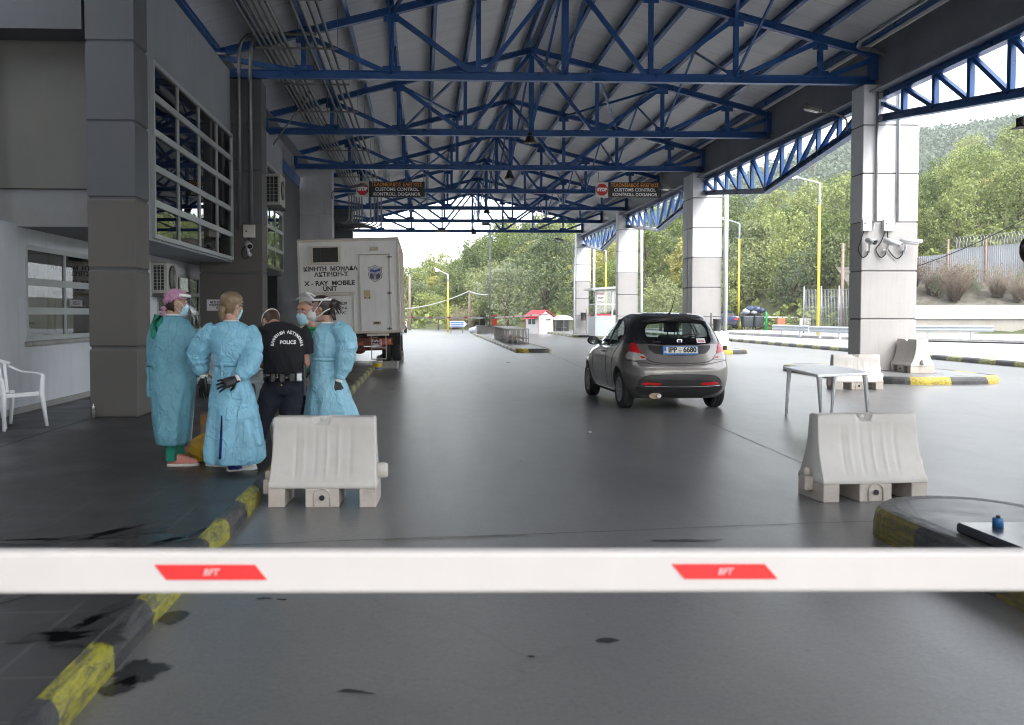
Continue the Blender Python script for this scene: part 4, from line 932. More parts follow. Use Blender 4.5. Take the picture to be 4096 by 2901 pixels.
p = atX(601, 458, WX); ac_unit('air conditioner mounted high on the wall beside the upper window bay', WX, 26.9, 4.5, H=0.85, D=0.44, L=0.95)
# ------------------------------------------------------------------ things on the platform round the people
CARD = mat('brown_cardboard', (0.36, 0.24, 0.14), 0.8, var=0.1); TAPE = mat('orange_tape', (0.50, 0.22, 0.05), 0.5)
bx = thing('cardboard_box', 'tall brown cardboard box standing behind the yellow bag', 'box', (-2.03, 9.35, PZ), R(8))
MB().b2((-0.10, -0.14, 0), (0.16, 0.14, 0.40)).build('carton', CARD, bx, bevel=0.004); MB().b2((-0.103, -0.143, 0.30), (0.163, 0.143, 0.385)).build('tape_band', TAPE, bx)
bag_m = bpy.data.materials.new('yellow_bin_bag_film'); t = NT(bag_m); p_ = t.obj(); vn = t.n('ShaderNodeTexVoronoi'); vn.inputs['Scale'].default_value = 14; t.l(p_, vn.inputs['Vector'])
t.bsdf(t.ramp(t.noise(p_, 5, 5), [(0.3, (0.50, 0.27, 0.01)), (0.7, (0.72, 0.43, 0.02))]), 0.25, 0, t.bump(t.math('ADD', vn.outputs['Distance'], t.noise(p_, 22, 5, 0.7)), 0.9, 0.03))
g_ = MB(); rings = []
for i, (r, z) in enumerate([(0.17, 0.0), (0.215, 0.03), (0.225, 0.09), (0.20, 0.16), (0.15, 0.21), (0.09, 0.245), (0.03, 0.26)]):
    rings.append([V(((r * 1.05 + 0.045 * nz(3 * math.cos(a), 3 * math.sin(a), z * 14)) * math.cos(a), (r + 0.045 * nz(3 * math.cos(a) + 5, 3 * math.sin(a), z * 14)) * math.sin(a), max(0, z + 0.03 * nz(4 * math.cos(a), 4 * math.sin(a), 7 + z * 9)) if i else 0)) for a in (2 * math.pi * k / 40 for k in range(40))])
g_.loft(rings, 0, True, True); o = g_.build('rubbish_bag', bag_m); o.location = (-1.93, 8.98, PZ); tag(o, 'shiny yellow rubbish bag slumped on the floor between the two gowned women', 'rubbish bag')
TQ = [V((-2.35, 9.75, 0)), V((-2.35, 9.15, 0)), V((-1.50, 9.15, 0)), V((-1.50, 9.75, 0))]
table_from('white plastic table hidden between the gowned women and the police officer', TQ, 0.73, TQ, PZ)
PAP = mat('white_paper_stack', (0.68, 0.68, 0.66), 0.7)
pp = MB(); rr_ = random.Random(3)
for i in range(12): pp.box((-1.66 + rr_.uniform(-.02, .02), 9.3 + rr_.uniform(-.02, .02), PZ + 0.735 + 0.008 * i), (0.22, 0.30, 0.005), rot=Matrix.Rotation(rr_.uniform(-.2, .2), 3, 'Z'))
tag(pp.build('paper_stack', PAP), 'stack of white papers on the table corner beside the officer', 'papers')
mo = thing('grey_carton', 'small grey white carton standing on the table behind the paper stack', 'carton', (-1.66, 9.56, PZ + 0.733)); MB().b2((-0.13, -0.08, 0), (0.13, 0.08, 0.22)).build('carton', mat('grey_carton_card', (0.46, 0.46, 0.46), 0.7), mo, bevel=0.004); MB().b2((-0.132, -0.082, 0.16), (0.132, 0.082, 0.18)).build('tape_band', PAP, mo)
cr = MB()
for i in range(14): cr.box((-2.02 + rr_.uniform(-.10, .10), 9.28 + rr_.uniform(-.05, .05), PZ + 0.80 + rr_.uniform(-.03, .12)), (0.03 + 0.1 * rr_.random(), 0.012, 0.16), rot=Matrix.Rotation(rr_.uniform(-.7, .7), 3, 'Y') @ Matrix.Rotation(rr_.uniform(-.6, .6), 3, 'Z'))
tag(cr.build('crumpled_packaging', PAP), 'crumpled white packaging on the table between the two gowned women', 'packaging')
bt = thing('hand_gel_bottle', 'small clear bottle standing at the foot of the nearest left pillar', 'bottle', (-4.26, 12.6, PZ)); MB().lathe((0, 0, 0), [(0.026, 0), (0.027, 0.10), (0.015, 0.13)], 12).build('bottle', mat('clear_plastic', (0.12, 0.13, 0.12), 0.15), bt); MB().lathe((0, 0, 0.131), [(0.017, 0), (0.016, 0.03), (0.005, 0.032), (0.005, 0.06)], 10).build('pump', WPL, bt)
# ------------------------------------------------------------------ near island fittings
lid = thing('dark_cover_slab', 'dark raised cover slab lying on the wet rounded island', 'cover slab', (3.62, 4.9, 0.2))
MB().b2((-0.50, -1.2, 0), (0.48, 0.55, 0.06)).build('slab', mat('dark_wet_steel', (0.035, 0.038, 0.043), 0.22, var=0.3), lid, bevel=0.012); MB().b2((-0.12, -1.0, 0.0605), (-0.08, 0.38, 0.066)).build('slot', RUBB, lid)
cp = thing('blue_cap', 'small blue cap lying on the dark cover slab', 'cap', (3.30, 5.33, 0.26)); MB().lathe((0, 0, 0), [(0.03, 0), (0.03, 0.045), (0.026, 0.05), (0, 0.051)], 14).build('shell', mat('blue_plastic', (0.02, 0.10, 0.25), 0.35), cp); MB().lathe((0, 0, 0.051), [(0.012, 0), (0.012, 0.012), (0, 0.013)], 8).build('knob', RUBB, cp)
lf = thing('dark_flood_lamp', 'dark flood lamp head hanging at the right frame edge below the edge truss', 'lamp', tuple(atY(2296, 284, 16.0))); MB().b2((-0.11, -0.1, 0.0), (0.25, 0.1, 0.16)).build('housing', RUBB, lf, bevel=0.01); MB().add([(-0.20, -0.12, -0.03), (0.3, -0.12, 0.0), (0.3, 0.12, 0.0), (-0.20, 0.12, -0.03), (-0.20, -0.12, -0.02), (0.3, -0.12, 0.012), (0.3, 0.12, 0.012), (-0.20, 0.12, -0.02)], [(0, 1, 2, 3), (4, 5, 6, 7), (0, 1, 5, 4), (1, 2, 6, 5), (2, 3, 7, 6), (3, 0, 4, 7)]).build('visor', RUBB, lf)
MB().cyl((0.2, 0, 0.16), (0.2, 0, 7.4 - lf.location.z), 0.02, 8).build('stem', RUBB, lf)
hp = thing('dark_rounded_object', 'dark rounded object cut off by the right frame edge', 'post', (0, 0, 0)); q = atY(2302, 560, 9.0); hp.location = (q.x, q.y, 0)  # unidentified dark rounded object, mounted on a thin pole
MB().sphere((0, 0, q.z), 0.13, 12, 0, 0.62, 0.5, 1.0).build('head', mat('dark_brown_gloss', (0.02, 0.012, 0.01), 0.25), hp); MB().cyl((0.09, 0, 0.0), (0.09, 0, q.z), 0.02, 10).build('pole', RUBB, hp)
# small litter
lt = MB()
for (x, y, s) in ((1138, 812, 0.10), (1165, 787, 0.05), (838, 885, 0.08), (1320, 970, 0.05), (880, 872, 0.07)):
    p = atZ(x, y); lt.box((p.x, p.y, 0.012), (s, s * 0.6, 0.02), rot=Matrix.Rotation(s * 40, 3, 'Z'))
tag(lt.build('litter', mat('pale_litter', (0.4, 0.38, 0.36), 0.8)), 'tiny scraps of litter scattered on the asphalt', 'litter', kind='stuff')
# ------------------------------------------------------------------ mobile x-ray van
VANW = mat('dirty_white_van_panel', (0.68, 0.67, 0.65), 0.45, var=0.06, scale=1.5, bump=0.03, dirt=0.35, dirtcol=(0.33, 0.28, 0.23), streak=True)
VANT = mat('cream_van_trim', (0.56, 0.50, 0.43), 0.5, var=0.1, scale=4, dirt=0.35, dirtcol=(0.28, 0.22, 0.17))
VANA = mat('grey_van_edge', (0.30, 0.28, 0.26), 0.5, 0.3, var=0.15)
BRASS = mat('stained_brass_plate', (0.38, 0.31, 0.20), 0.45, 0.3, var=0.2)
CHAS = mat('red_brown_chassis', (0.16, 0.035, 0.02), 0.6, var=0.25, dirt=0.4, dirtcol=(0.06, 0.04, 0.035))
TYRE = mat('tyre_rubber', (0.018, 0.018, 0.018), 0.75, var=0.2, bump=0.2)
S_ = 448.0
van = thing('x_ray_van', 'white box van lettered X-RAY MOBILE UNIT, propped on concrete blocks', 'van', (0, 0, 0))
O_ = atY((1150 + 150 / 2.952) / 1.786, (950 + 1155 / 2.952) / 1.786, 24.6); van.location = O_; van.rotation_euler = (0, R(-1.6), 0)
VW, VH, VL = 2.56, 2.40, 5.6
def vx(zx, zy): return (zx - (105 + (zy - 95) * 0.045)) / (1180 - (zy - 95) * 0.018) * VW
def vz(zx, zy): return ((1155 - zy) + (zx - 150) * -0.027) / 1075 * VH + 0.02
def vp(zx, zy, y=0.0): return V((vx(zx, zy), y, vz(zx, zy)))
m = MB(); m.b2((0.03, 0.0, 0.03), (VW - 0.03, VL, VH - 0.03)); m.build('box_body', VANW, van)
m = MB()
for x in (0, VW - 0.055): m.b2((x, -0.018, 0.0), (x + 0.055, 0.05, VH))
m.b2((0.056, -0.016, VH - 0.055), (VW - 0.056, 0.05, VH)); m.b2((0.056, -0.016, 0), (VW - 0.056, 0.05, 0.06))
for z in (0.0, VH - 0.05): m.b2((VW - 0.05, 0.051, z), (VW + 0.012, VL, z + 0.05)); m.b2((-0.012, 0.051, z), (0.05, VL, z + 0.05))
for y in (1.3, 2.6, 3.9, 5.4): m.b2((VW - 0.02, y, 0.051), (VW + 0.02, y + 0.06, VH - 0.051))
m.build('edge_trim', VANT, van)
m = MB(); m.b2((0.0, -0.03, VH + 0.001), (VW, VL, VH + 0.03)); m.build('roof_cap', VANA, van)
# window air conditioner in the rear wall
P, Q = vp(275, 365), vp(610, 150); w = thing('wall_cooler', None, None); w.parent = van
f = MB(); f.b2((P.x, -0.12, P.z), (P.x + 0.05, -0.002, Q.z)); f.b2((Q.x - 0.06, -0.12, P.z), (Q.x, -0.002, Q.z)); f.b2((P.x + 0.051, -0.12, P.z), (Q.x - 0.061, -0.002, P.z + 0.055)); f.b2((P.x + 0.051, -0.12, Q.z - 0.035), (Q.x - 0.061, -0.002, Q.z)); f.build('frame', VANT, w)
g = MB(); g.b2((P.x + 0.05, -0.07, P.z + 0.05), (Q.x - 0.06, -0.06, Q.z - 0.03)); g.build('dark_core', DARK, w)
g = MB()
for k in range(18): z = P.z + 0.07 + (Q.z - P.z - 0.12) * k / 17; g.b2((P.x + 0.055, -0.085, z), (Q.x - 0.065, -0.072, z + 0.008))
for k in (0.33, 0.64): x = P.x + (Q.x - P.x) * k; g.b2((x - 0.006, -0.095, P.z + 0.056), (x + 0.006, -0.086, Q.z - 0.036))
g.b2((Q.x - 0.24, -0.1, P.z + 0.075), (Q.x - 0.08, -0.096, P.z + 0.11)); g.build('grille', mat('dark_brown_louvre', (0.05, 0.045, 0.04), 0.6), w)
# lettering: bold serif look, slab strokes added under and over each line
T = []
def vtext(s_, x0, x1, y0, y1, bold=0.005, serif=True):
    P = vp(x0, y1); Q = vp(x1, y0); c = (P + Q) / 2; h = Q.z - P.z
    o = text(s_, h * 1.36, INK, van, face_cam((c.x, -0.003 if serif else -0.0105, c.z)), width=Q.x - P.x, bold=bold, ext=0.001)
    T.append(o)
    if serif:      # slab serifs: short bars at the foot and head of the outer strokes of every glyph
        me = o.data; bm = bmesh.new(); bm.from_mesh(me); isl = []; seen = set()
        for v in bm.verts:
            if v.index in seen: continue
            st = [v]; comp = []; seen.add(v.index)
            while st:
                q = st.pop(); comp.append(q)
                for e_ in q.link_edges:
                    r = e_.other_vert(q)
                    if r.index not in seen: seen.add(r.index); st.append(r)
            isl.append([q.co.copy() for q in comp])
        bm.free(); mb = MB(); zb = min(p.z for i in isl for p in i); zt = max(p.z for i in isl for p in i); hh = zt - zb
        for i in isl:
            for zz, s2 in ((zb, 1), (zt, -1)):
                near = [p.x for p in i if abs(p.z - zz) < hh * 0.06]
                if not near: continue
                near.sort(); grp = [[near[0]]]
                for x in near[1:]:
                    if x - grp[-1][-1] > hh * 0.22: grp.append([x])
                    else: grp[-1].append(x)
                if max(p.x for p in i) - min(p.x for p in i) < hh * 0.12: continue
                for g_ in grp:
                    if g_[-1] - g_[0] > hh * 0.34: continue
                    a, b = g_[0] - hh * 0.06, g_[-1] + hh * 0.06
                    mb.b2((a, -0.0043, min(zz, zz + s2 * hh * 0.065)), (b, -0.0035, max(zz, zz + s2 * hh * 0.065)))
        T.append(mb.build('serif', INK, van))
vtext('ΚΙΝΗΤΗ  ΜΟΝΑΔΑ', 183, 808, 378, 442); vtext('ΑΚΤΙΝΩΝ-Χ', 308, 700, 443, 503); vtext('X - RAY  MOBILE', 195, 780, 540, 607); vtext('UNIT', 412, 570, 608, 664)
vtext('ΟΙΚΟΝΟΜΙΚΩΝ', 440, 688, 785, 822, 0.004, False); vtext('ΥΠΗΡΕΣΙΩΝ & Ε.Φ.Κ.', 360, 695, 841, 876, 0.004, False); vtext('Τ. ΚΑΚΑΒΙΑΣ', 480, 682, 896, 931, 0.004, False)
join_text(T, 'lettering')
# folding ledge and hatch
P, Q = vp(160, 725), vp(775, 668); MB().b2((P.x, -0.07, P.z), (Q.x, -0.002, Q.z)).build('awning_roll', VANT, van, bevel=0.02)
P, Q = vp(180, 1125), vp(752, 730); h = thing('hatch', None, None); h.parent = van
MB().b2((P.x, -0.008, P.z), (Q.x, -0.0005, Q.z)).build('leaf', VANW, h); m = MB()
m.b2((Q.x, -0.022, P.z), (Q.x + 0.03, -0.001, Q.z)); m.b2((P.x - 0.03, -0.022, P.z), (P.x - 0.001, -0.001, Q.z)); m.b2((P.x, -0.022, P.z - 0.03), (Q.x + 0.03, -0.001, P.z - 0.001)); m.build('frame', VANT, h)
for nz_ in range(1): pass
# rear door
d = thing('door', None, None); d.parent = van
P, Q = vp(862, 1125), vp(1168, 245); MB().b2((P.x, -0.014, P.z), (Q.x, -0.0006, Q.z)).build('leaf', VANW, d, bevel=0.003)
m = MB()
for x in (P.x - 0.035, Q.x + 0.001): m.b2((x, -0.03, P.z), (x + 0.033, -0.001, Q.z))
m.b2((P.x - 0.035, -0.03, P.z - 0.035), (Q.x + 0.034, -0.001, P.z - 0.001)); m.build('frame', VANT, d); m = MB(); m.b2((P.x - 0.05, -0.05, Q.z + 0.001), (Q.x + 0.05, -0.001, Q.z + 0.02)); m.build('rain_gutter', VANA, d)
for zy in (272, 683, 1090):
    c = vp(1180, zy); m = MB(); m.box((c.x, -0.03, c.z), (0.13, 0.02, 0.03)); m.cyl((c.x, -0.04, c.z - 0.04), (c.x, -0.04, c.z + 0.04), 0.013, 8); m.build('hinge', LGRY, d)
A, B = vp(886, 750), vp(960, 650); m = MB(); m.b2((A.x, -0.035, A.z), (B.x, -0.0145, B.z)); m.build('latch_plate', BRASS, d, bevel=0.004)
m = MB(); m.cyl((A.x + 0.03, -0.04, A.z + 0.03), (A.x + 0.03, -0.034, A.z + 0.03), 0.016, 8); m.cyl((B.x - 0.03, -0.04, A.z + 0.03), (B.x - 0.03, -0.034, A.z + 0.03), 0.016, 8); m.build('latch_button', DARK, d)
A, B = vp(990, 1043), vp(1085, 1006); MB().b2((A.x, -0.024, A.z), (B.x, -0.0145, B.z)).build('vent_plate', BRASS, d); MB().b2((A.x + 0.04, -0.027, A.z + 0.02), (B.x - 0.05, -0.0245, B.z - 0.02)).build('vent_slot', DARK, d)
A, B = vp(962, 200), vp(1050, 162); MB().b2((A.x, -0.06, A.z), (B.x, -0.001, B.z)).build('marker_lamp', mat('amber_grey_lamp', (0.36, 0.31, 0.22), 0.35), van, bevel=0.01)
# shield emblem
sh = [(1012, 360), (1045, 382), (1098, 390), (1092, 430), (1100, 470), (1088, 515), (1050, 540), (1015, 562), (980, 540), (945, 515), (934, 470), (942, 430), (928, 392), (980, 382)]
def shp(k, y): c = V((1013, 460)); return [vp(c.x + (x - c.x) * k, c.y + (z - c.y) * k, y) for x, z in sh]
em = thing('shield_emblem', None, None); em.parent = van
for nm, k, y, mm in (('outline', 1.0, -0.017, INK), ('border', 0.93, -0.0185, mat('emblem_white', (0.6, 0.6, 0.58), 0.5)), ('inner_line', 0.80, -0.020, INK), ('field', 0.76, -0.0215, mat('emblem_grey', (0.36, 0.36, 0.42), 0.5))):
    MB().prism(shp(k, y), (0, 0.0012, 0)).build(nm, mm, em)
bl = mat('emblem_blue', (0.03, 0.05, 0.28), 0.5); pu = mat('emblem_violet_brown', (0.085, 0.06, 0.11), 0.5)
m = MB(); m.prism([vp(x, z, -0.0235) for x, z in ((955, 420), (985, 412), (1013, 424), (1050, 410), (1078, 408), (1078, 432), (1045, 438), (1013, 448), (980, 440), (952, 440))], (0, 0.001, 0)); m.build('ribbon', bl, em)
m = MB()
for s2 in (-1, 1): m.prism([vp(1013 + s2 * a, z, -0.0235) for a, z in ((14, 470), (45, 455), (62, 480), (56, 512), (28, 530), (12, 515))], (0, 0.001, 0))
m.build('wings', pu, em)
m = MB(); m.prism([vp(x, z, -0.0245) for x, z in ((1000, 446), (1026, 446), (1030, 480), (1020, 500), (1006, 500), (996, 480))], (0, 0.001, 0)); m.build('figure', mat('emblem_steel', (0.25, 0.25, 0.28), 0.5), em)
# chassis, bumper beam, lights, plate
def vb(zx0, zy0, zx1, zy1, y0, y1): A, B = vp(zx0, zy1), vp(zx1, zy0); return (A.x, y0, A.z), (B.x, y1, B.z)
m = MB(); m.b2(*vb(240, 1195, 1215, 1310, 0.25, 0.33)); m.b2((0.85, 0.34, -0.32), (0.95, VL + 1.2, -0.10)); m.b2((1.65, 0.34, -0.32), (1.75, VL + 1.2, -0.10))
for y in (0.6, 1.9, 3.2, 4.6): m.b2((0.951, y, -0.30), (1.649, y + 0.08, -0.12))
m.build('chassis', CHAS, van)
m = MB(); m.b2((0.1, 0.33, -0.10), (VW - 0.1, VL, -0.0)); m.build('underfloor', DARK, van)
A, B = vb(690, 1233, 866, 1285, 0.238, 0.249); pl_ = thing('number_plate', None, None); pl_.parent = van
MB().b2(A, B).build('plate', mat('orange_red_plate', (0.72, 0.07, 0.02), 0.4), pl_); text('5077', (B[2] - A[2]) * 1.25, INK, pl_, face_cam(((A[0] + B[0]) / 2 + 0.07, 0.2365, (A[2] + B[2]) / 2)), 'digits', width=0.23, bold=0.004)
for x0, x1, mm, nm in ((1062, 1085, mat('clear_lens', (0.5, 0.46, 0.42), 0.2), 'reversing_light'), (1090, 1132, mat('red_lens', (0.45, 0.01, 0.01), 0.2), 'tail_light'), (1150, 1196, mat('amber_lens', (0.50, 0.12, 0.01), 0.2), 'indicator_light')):
    MB().b2(*vb(x0, 1215, x1, 1278, 0.21, 0.2495)).build(nm, mm, van, bevel=0.006)
A, B = vb(985, 1232, 1050, 1272, 0.2485, 0.2498); c = ((A[0] + B[0]) / 2, 0.2475, (A[2] + B[2]) / 2); text('Turbo\nDaily', 0.085, WHITE, van, face_cam(c), 'bumper_lettering', bold=0.002)
m = MB(); m.cyl((0.1, 0.9, -0.42), (VW - 0.4, 0.9, -0.42), 0.055, 10); m.sphere((VW * 0.56, 0.9, -0.44), 0.15, 8, 0, 1.1, 1, 0.8); m.build('rear_axle', CHAS, van)
# steps
st = thing('access_steps', None, None); st.parent = van; A, B = vp(977, 1445, -0.03), vp(1138, 1180, -0.03); m = MB()
for x in (A.x, B.x): m.bar((x, -0.03, A.z), (x, 0.03, B.z + 0.04), 0.025, 0.03)
for k in (0.0, 0.5): z = A.z + (B.z - A.z) * k; m.b2((A.x + 0.013, -0.05, z), (B.x - 0.013, 0.04 + 0.03 * k, z + 0.025))
m.build('frame', mat('worn_steel_step', (0.32, 0.30, 0.28), 0.5, 0.3), st); MB().b2((A.x - 0.1, -0.12, 0.0 - 0.07), (B.x + 0.08, 0.1, -0.012)).build('platform_plate', VANT, st)
# wheels: dual rear on the right and left, singles in front
def wheel(x, y, z, r=0.37, w=0.24):
    e = thing('wheel', None, None); e.parent = van; e.location = (x, y, z)
    MB().lathe((0, 0, 0), [(r * 0.55, -w / 2), (r * 0.93, -w / 2), (r, -w / 2 + 0.03), (r, w / 2 - 0.03), (r * 0.93, w / 2), (r * 0.55, w / 2)], 28, 0, 'X').build('tyre', TYRE, e)
    MB().lathe((0, 0, 0), [(0.0, -0.05), (r * 0.5, -0.06), (r * 0.56, -w / 2 + 0.01), (r * 0.56, w / 2 - 0.01), (r * 0.5, 0.06), (0, 0.05)], 20, 0, 'X').build('rim', GALV, e)
GZ = -(O_.z - 0.42); wz = -0.42
for x in (VW - 0.16, VW - 0.42, 0.16, 0.42): wheel(x, 1.35, wz + 0.0)
for x in (VW - 0.22, 0.22): wheel(x, VL + 0.55, wz)
m = MB(); m.b2((VW - 0.62, 0.75, -0.35), (VW - 0.04, 0.77, -0.02)); m.prism([(VW + 0.0, 0.15, -0.05), (VW + 0.0, 0.15, -0.42), (VW + 0.0, 0.5, -0.50), (VW + 0.0, 0.75, -0.05)], (0.02, 0, 0)); m.build('mudguard', RUBB, van)
m = MB(); m.b2((0.12, VL + 0.03, -0.25), (VW - 0.12, VL + 1.5, 0.95)); m.build('cab', VANW, van, bevel=0.05, seg=2)
m = MB(); m.prism([(0.2, VL + 0.05, 0.951), (0.2, VL + 1.35, 0.951), (0.2, VL + 0.95, 1.6), (0.2, VL + 0.1, 1.6)], (VW - 0.4, 0, 0)); m.build('cab_glass', glass('van_glass', (0.1, 0.12, 0.12), 0.02, 0.4), van)
# concrete props and bucket
for (x0, x1, y0, lb) in ((atY(843, 826, 25.9).x, atY(891, 826, 25.9).x, 25.9, 'concrete block under the right rear wheels of the white van'),):
    pr = thing('concrete_block', lb, 'block', ((x0 + x1) / 2, y0 + 0.3, 0)); w_ = (x1 - x0) / 2
    hz = 0.335; m = MB(); m.b2((-w_, -0.3, 0), (w_, 0.5, hz)); m.build('block', CONC, pr, bevel=0.015)
    m = MB(); m.b2((-w_ + 0.1, -0.27, hz + 0.001), (w_ + 0.12, 0.9, hz + 0.03)); m.build('plank', mat('old_plank', (0.16, 0.13, 0.11), 0.8), pr)
for (x, y, lb) in ((-2.65, 26.0, 'concrete block under the left rear wheels of the white van'), (-0.9, 30.4, 'concrete block under the right front wheel of the white van'), (-2.9, 30.4, 'concrete block under the left front wheel of the white van')):
    pr = thing('concrete_block', lb, 'block', (x, y, 0 if x > -1.2 else PZ)); hz = 0.335 if x > -1.2 else 0.2
    if y > 28: pr.location.z = 0
    MB().b2((-0.3, -0.4, 0), (0.3, 0.6, hz if y < 28 else 0.30)).build('block', CONC, pr, bevel=0.015); MB().b2((-0.25, -0.38, (hz if y < 28 else 0.3) + 0.001), (0.25, 0.58, (hz if y < 28 else 0.3) + 0.02)).build('plank', mat('old_plank', (0.16, 0.13, 0.11), 0.8), pr)
p = atZ(849, 828); bk = thing('paint_bucket', 'white bucket with yellow and blue label beside the concrete block', 'bucket', (p.x - 0.05, 25.7, 0))
MB().lathe((0, 0, 0), [(0.115, 0), (0.135, 0.20), (0.142, 0.20), (0.142, 0.225), (0.13, 0.228)], 20).build('pail', WPL, bk); MB().lathe((0, 0, 0), [(0.1222, 0.055), (0.133, 0.165)], 20, cap=False).build('label_band', mat('yellow_label', (0.62, 0.45, 0.03), 0.5), bk); MB().lathe((0, 0, 0), [(0.1175, 0.015), (0.1222, 0.054)], 20, cap=False).build('blue_band', mat('blue_label', (0.02, 0.06, 0.25), 0.5), bk)
# ------------------------------------------------------------------ the grey hatchback
def paint_mat(name, base, flake=0.5, rough=0.32, metal=0.75):
    m = bpy.data.materials.new(name); t = NT(m); p = t.obj(); n = t.noise(p, 3.0, 5, 0.6); d = t.noise(p, 260, 2, 0.5)
    c = t.ramp(d, [(0.3, tuple(k * 0.75 for k in base)), (0.7, tuple(k * 1.3 for k in base))])
    s = t.n('ShaderNodeSeparateXYZ'); t.l(p, s.inputs[0]); low = t.ramp(s.outputs[2], [(0.25, 0.35), (0.6, 0.0)])
    c = t.mix(t.math('MULTIPLY', low, t.ramp(n, [(0.4, 0.3), (0.7, 1.0)])), c, (0.13, 0.115, 0.10))
    b = t.bsdf(c, t.ramp(n, [(0.3, rough), (0.7, rough + 0.1)]), metal); b.inputs['Coat Weight'].default_value = 0.9; b.inputs['Coat Roughness'].default_value = 0.04; return m
CARG = paint_mat('warm_grey_metallic_paint', (0.17, 0.155, 0.145)); CARB = paint_mat('black_car_paint', (0.008, 0.008, 0.010), 0.2, 0.25, 0.0)
FRIT = mat('black_glass_surround', (0.004, 0.004, 0.005), 0.06, var=0.0); TRIMB = mat('black_plastic_trim', (0.022, 0.022, 0.023), 0.55, var=0.15, bump=0.05)
CGL = glass('tinted_car_glass', (0.60, 0.67, 0.66), 0.0, 0.1); CHROME = mat('chrome', (0.5, 0.5, 0.5), 0.22, 1.0, var=0.02); SEATM = mat('dark_seat_cloth', (0.025, 0.025, 0.028), 0.85)
REDL = mat('red_lamp_plastic', (0.55, 0.012, 0.015), 0.12, var=0.1, scale=20); CLRL = mat('clear_lamp_plastic', (0.42, 0.40, 0.38), 0.15, var=0.2, scale=30); REDH = emis('lit_rear_lamp', (1.0, 0.05, 0.03), 0.3)
car = thing('grey_hatchback', 'dark grey two tone hatchback standing under the canopy, seen from behind', 'car', (0, 0, 0))
_rz = R(2.0); car.location = (3.90, 15.02, 0.0); car.rotation_euler = (0, 0, _rz)
T_YR = [(0.18, -0.44), (0.27, -0.56), (0.36, -0.62), (0.50, -0.655), (0.66, -0.65), (0.74, -0.625), (0.82, -0.60), (0.95, -0.565), (1.05, -0.53), (1.20, -0.44), (1.34, -0.335), (1.40, -0.29), (1.425, -0.30), (1.445, -0.29), (1.465, -0.19), (1.49, 0.05), (1.505, 0.30), (1.512, 0.5)]
T_YF = [(0.18, 3.02), (0.30, 3.14), (0.45, 3.19), (0.60, 3.17), (0.72, 3.08), (0.80, 2.93), (0.88, 2.68), (0.96, 2.30), (1.02, 2.06), (1.20, 1.74), (1.36, 1.42), (1.44, 1.22), (1.48, 1.05), (1.50, 0.90), (1.512, 0.65)]
T_W = [(0.18, 0.70), (0.25, 0.765), (0.35, 0.80), (0.50, 0.828), (0.65, 0.838), (0.78, 0.834), (0.88, 0.818), (0.96, 0.792), (1.02, 0.768), (1.15, 0.715), (1.28, 0.655), (1.38, 0.598), (1.42, 0.565), (1.45, 0.525), (1.475, 0.46), (1.495, 0.36), (1.507, 0.22), (1.512, 0.10)]
T_RC = [(0.18, 0.40), (0.4, 0.50), (0.66, 0.62), (0.95, 0.72), (1.2, 0.66), (1.4, 0.50), (1.45, 0.5), (1.512, 0.4)]
def smooth_tab(T, z, w=0.02): return (interp(z - w, T) + interp(z, T) * 2 + interp(z + w, T)) / 4 if 0.2 < z < 1.44 else interp(z, T)
def plan(z, n=40, grow=0.0):
    """one side of the plan outline at height z, rear centre to front centre"""
    yr, yf, W_, rc = smooth_tab(T_YR, z) - grow, smooth_tab(T_YF, z) + grow, smooth_tab(T_W, z) + grow, smooth_tab(T_RC, z)
    L = yf - yr; rf = min(1.15 if z < 1.0 else 0.9, L * 0.45); rc = min(rc, L * 0.45); out = []
    for i in range(n + 1):
        t = i / n
        if t < 0.38:
            a = t / 0.38 * math.pi / 2; e = 2.0 / 3.6
            x = W_ * abs(math.sin(a)) ** e; y = yr + rc * (1 - abs(math.cos(a)) ** e)
        elif t < 0.62: x = W_; y = yr + rc + (L - rc - rf) * (t - 0.38) / 0.24
        else:
            a = (t - 0.62) / 0.38 * math.pi / 2; e = 2.0 / 2.9
            x = W_ * abs(math.cos(a)) ** e; y = yf - rf * (1 - abs(math.sin(a)) ** e)
        # slim the waist forward, swell the rear haunch a little
        x *= 1 + 0.012 * math.exp(-((y + 0.05) / 0.5) ** 2) * math.exp(-((z - 0.72) / 0.22) ** 2)
        out.append((x, y))
    return out
ZL = [0.18, 0.21, 0.25, 0.30, 0.36, 0.42, 0.48, 0.54, 0.60, 0.66, 0.70, 0.74, 0.78, 0.82, 0.86, 0.90, 0.94, 0.98, 1.02, 1.06, 1.10, 1.15, 1.20, 1.25, 1.30, 1.34, 1.375, 1.40, 1.42, 1.433, 1.445, 1.455, 1.465, 1.475, 1.485, 1.493, 1.50, 1.505, 1.509, 1.512]
def shell(levels, grow=0.0, n=40):
    mb = MB(); rings = []
    for z in levels:
        P = plan(z, n, grow); ring = [V((x, y, z)) for x, y in P] + [V((-x, y, z)) for x, y in P[-2:0:-1]]
        rings.append(ring)
    mb.loft(rings, 0, True, True); return mb
outer = shell(ZL)
tmp = outer.build('body_source', CARG)
BVH = BVHTree.FromPolygons([tuple(v) for v in outer.v], outer.f)
inner = shell([0.55, 0.62, 0.72, 0.82, 0.92, 1.02, 1.12, 1.22, 1.32, 1.38, 1.42, 1.45, 1.465], -0.045)
inner.v = [V((p.x, min(p.y, 2.15), p.z)) for p in inner.v]
cut1 = inner.build('cut_source', CARG)
AX = 2.39; WR = 0.295
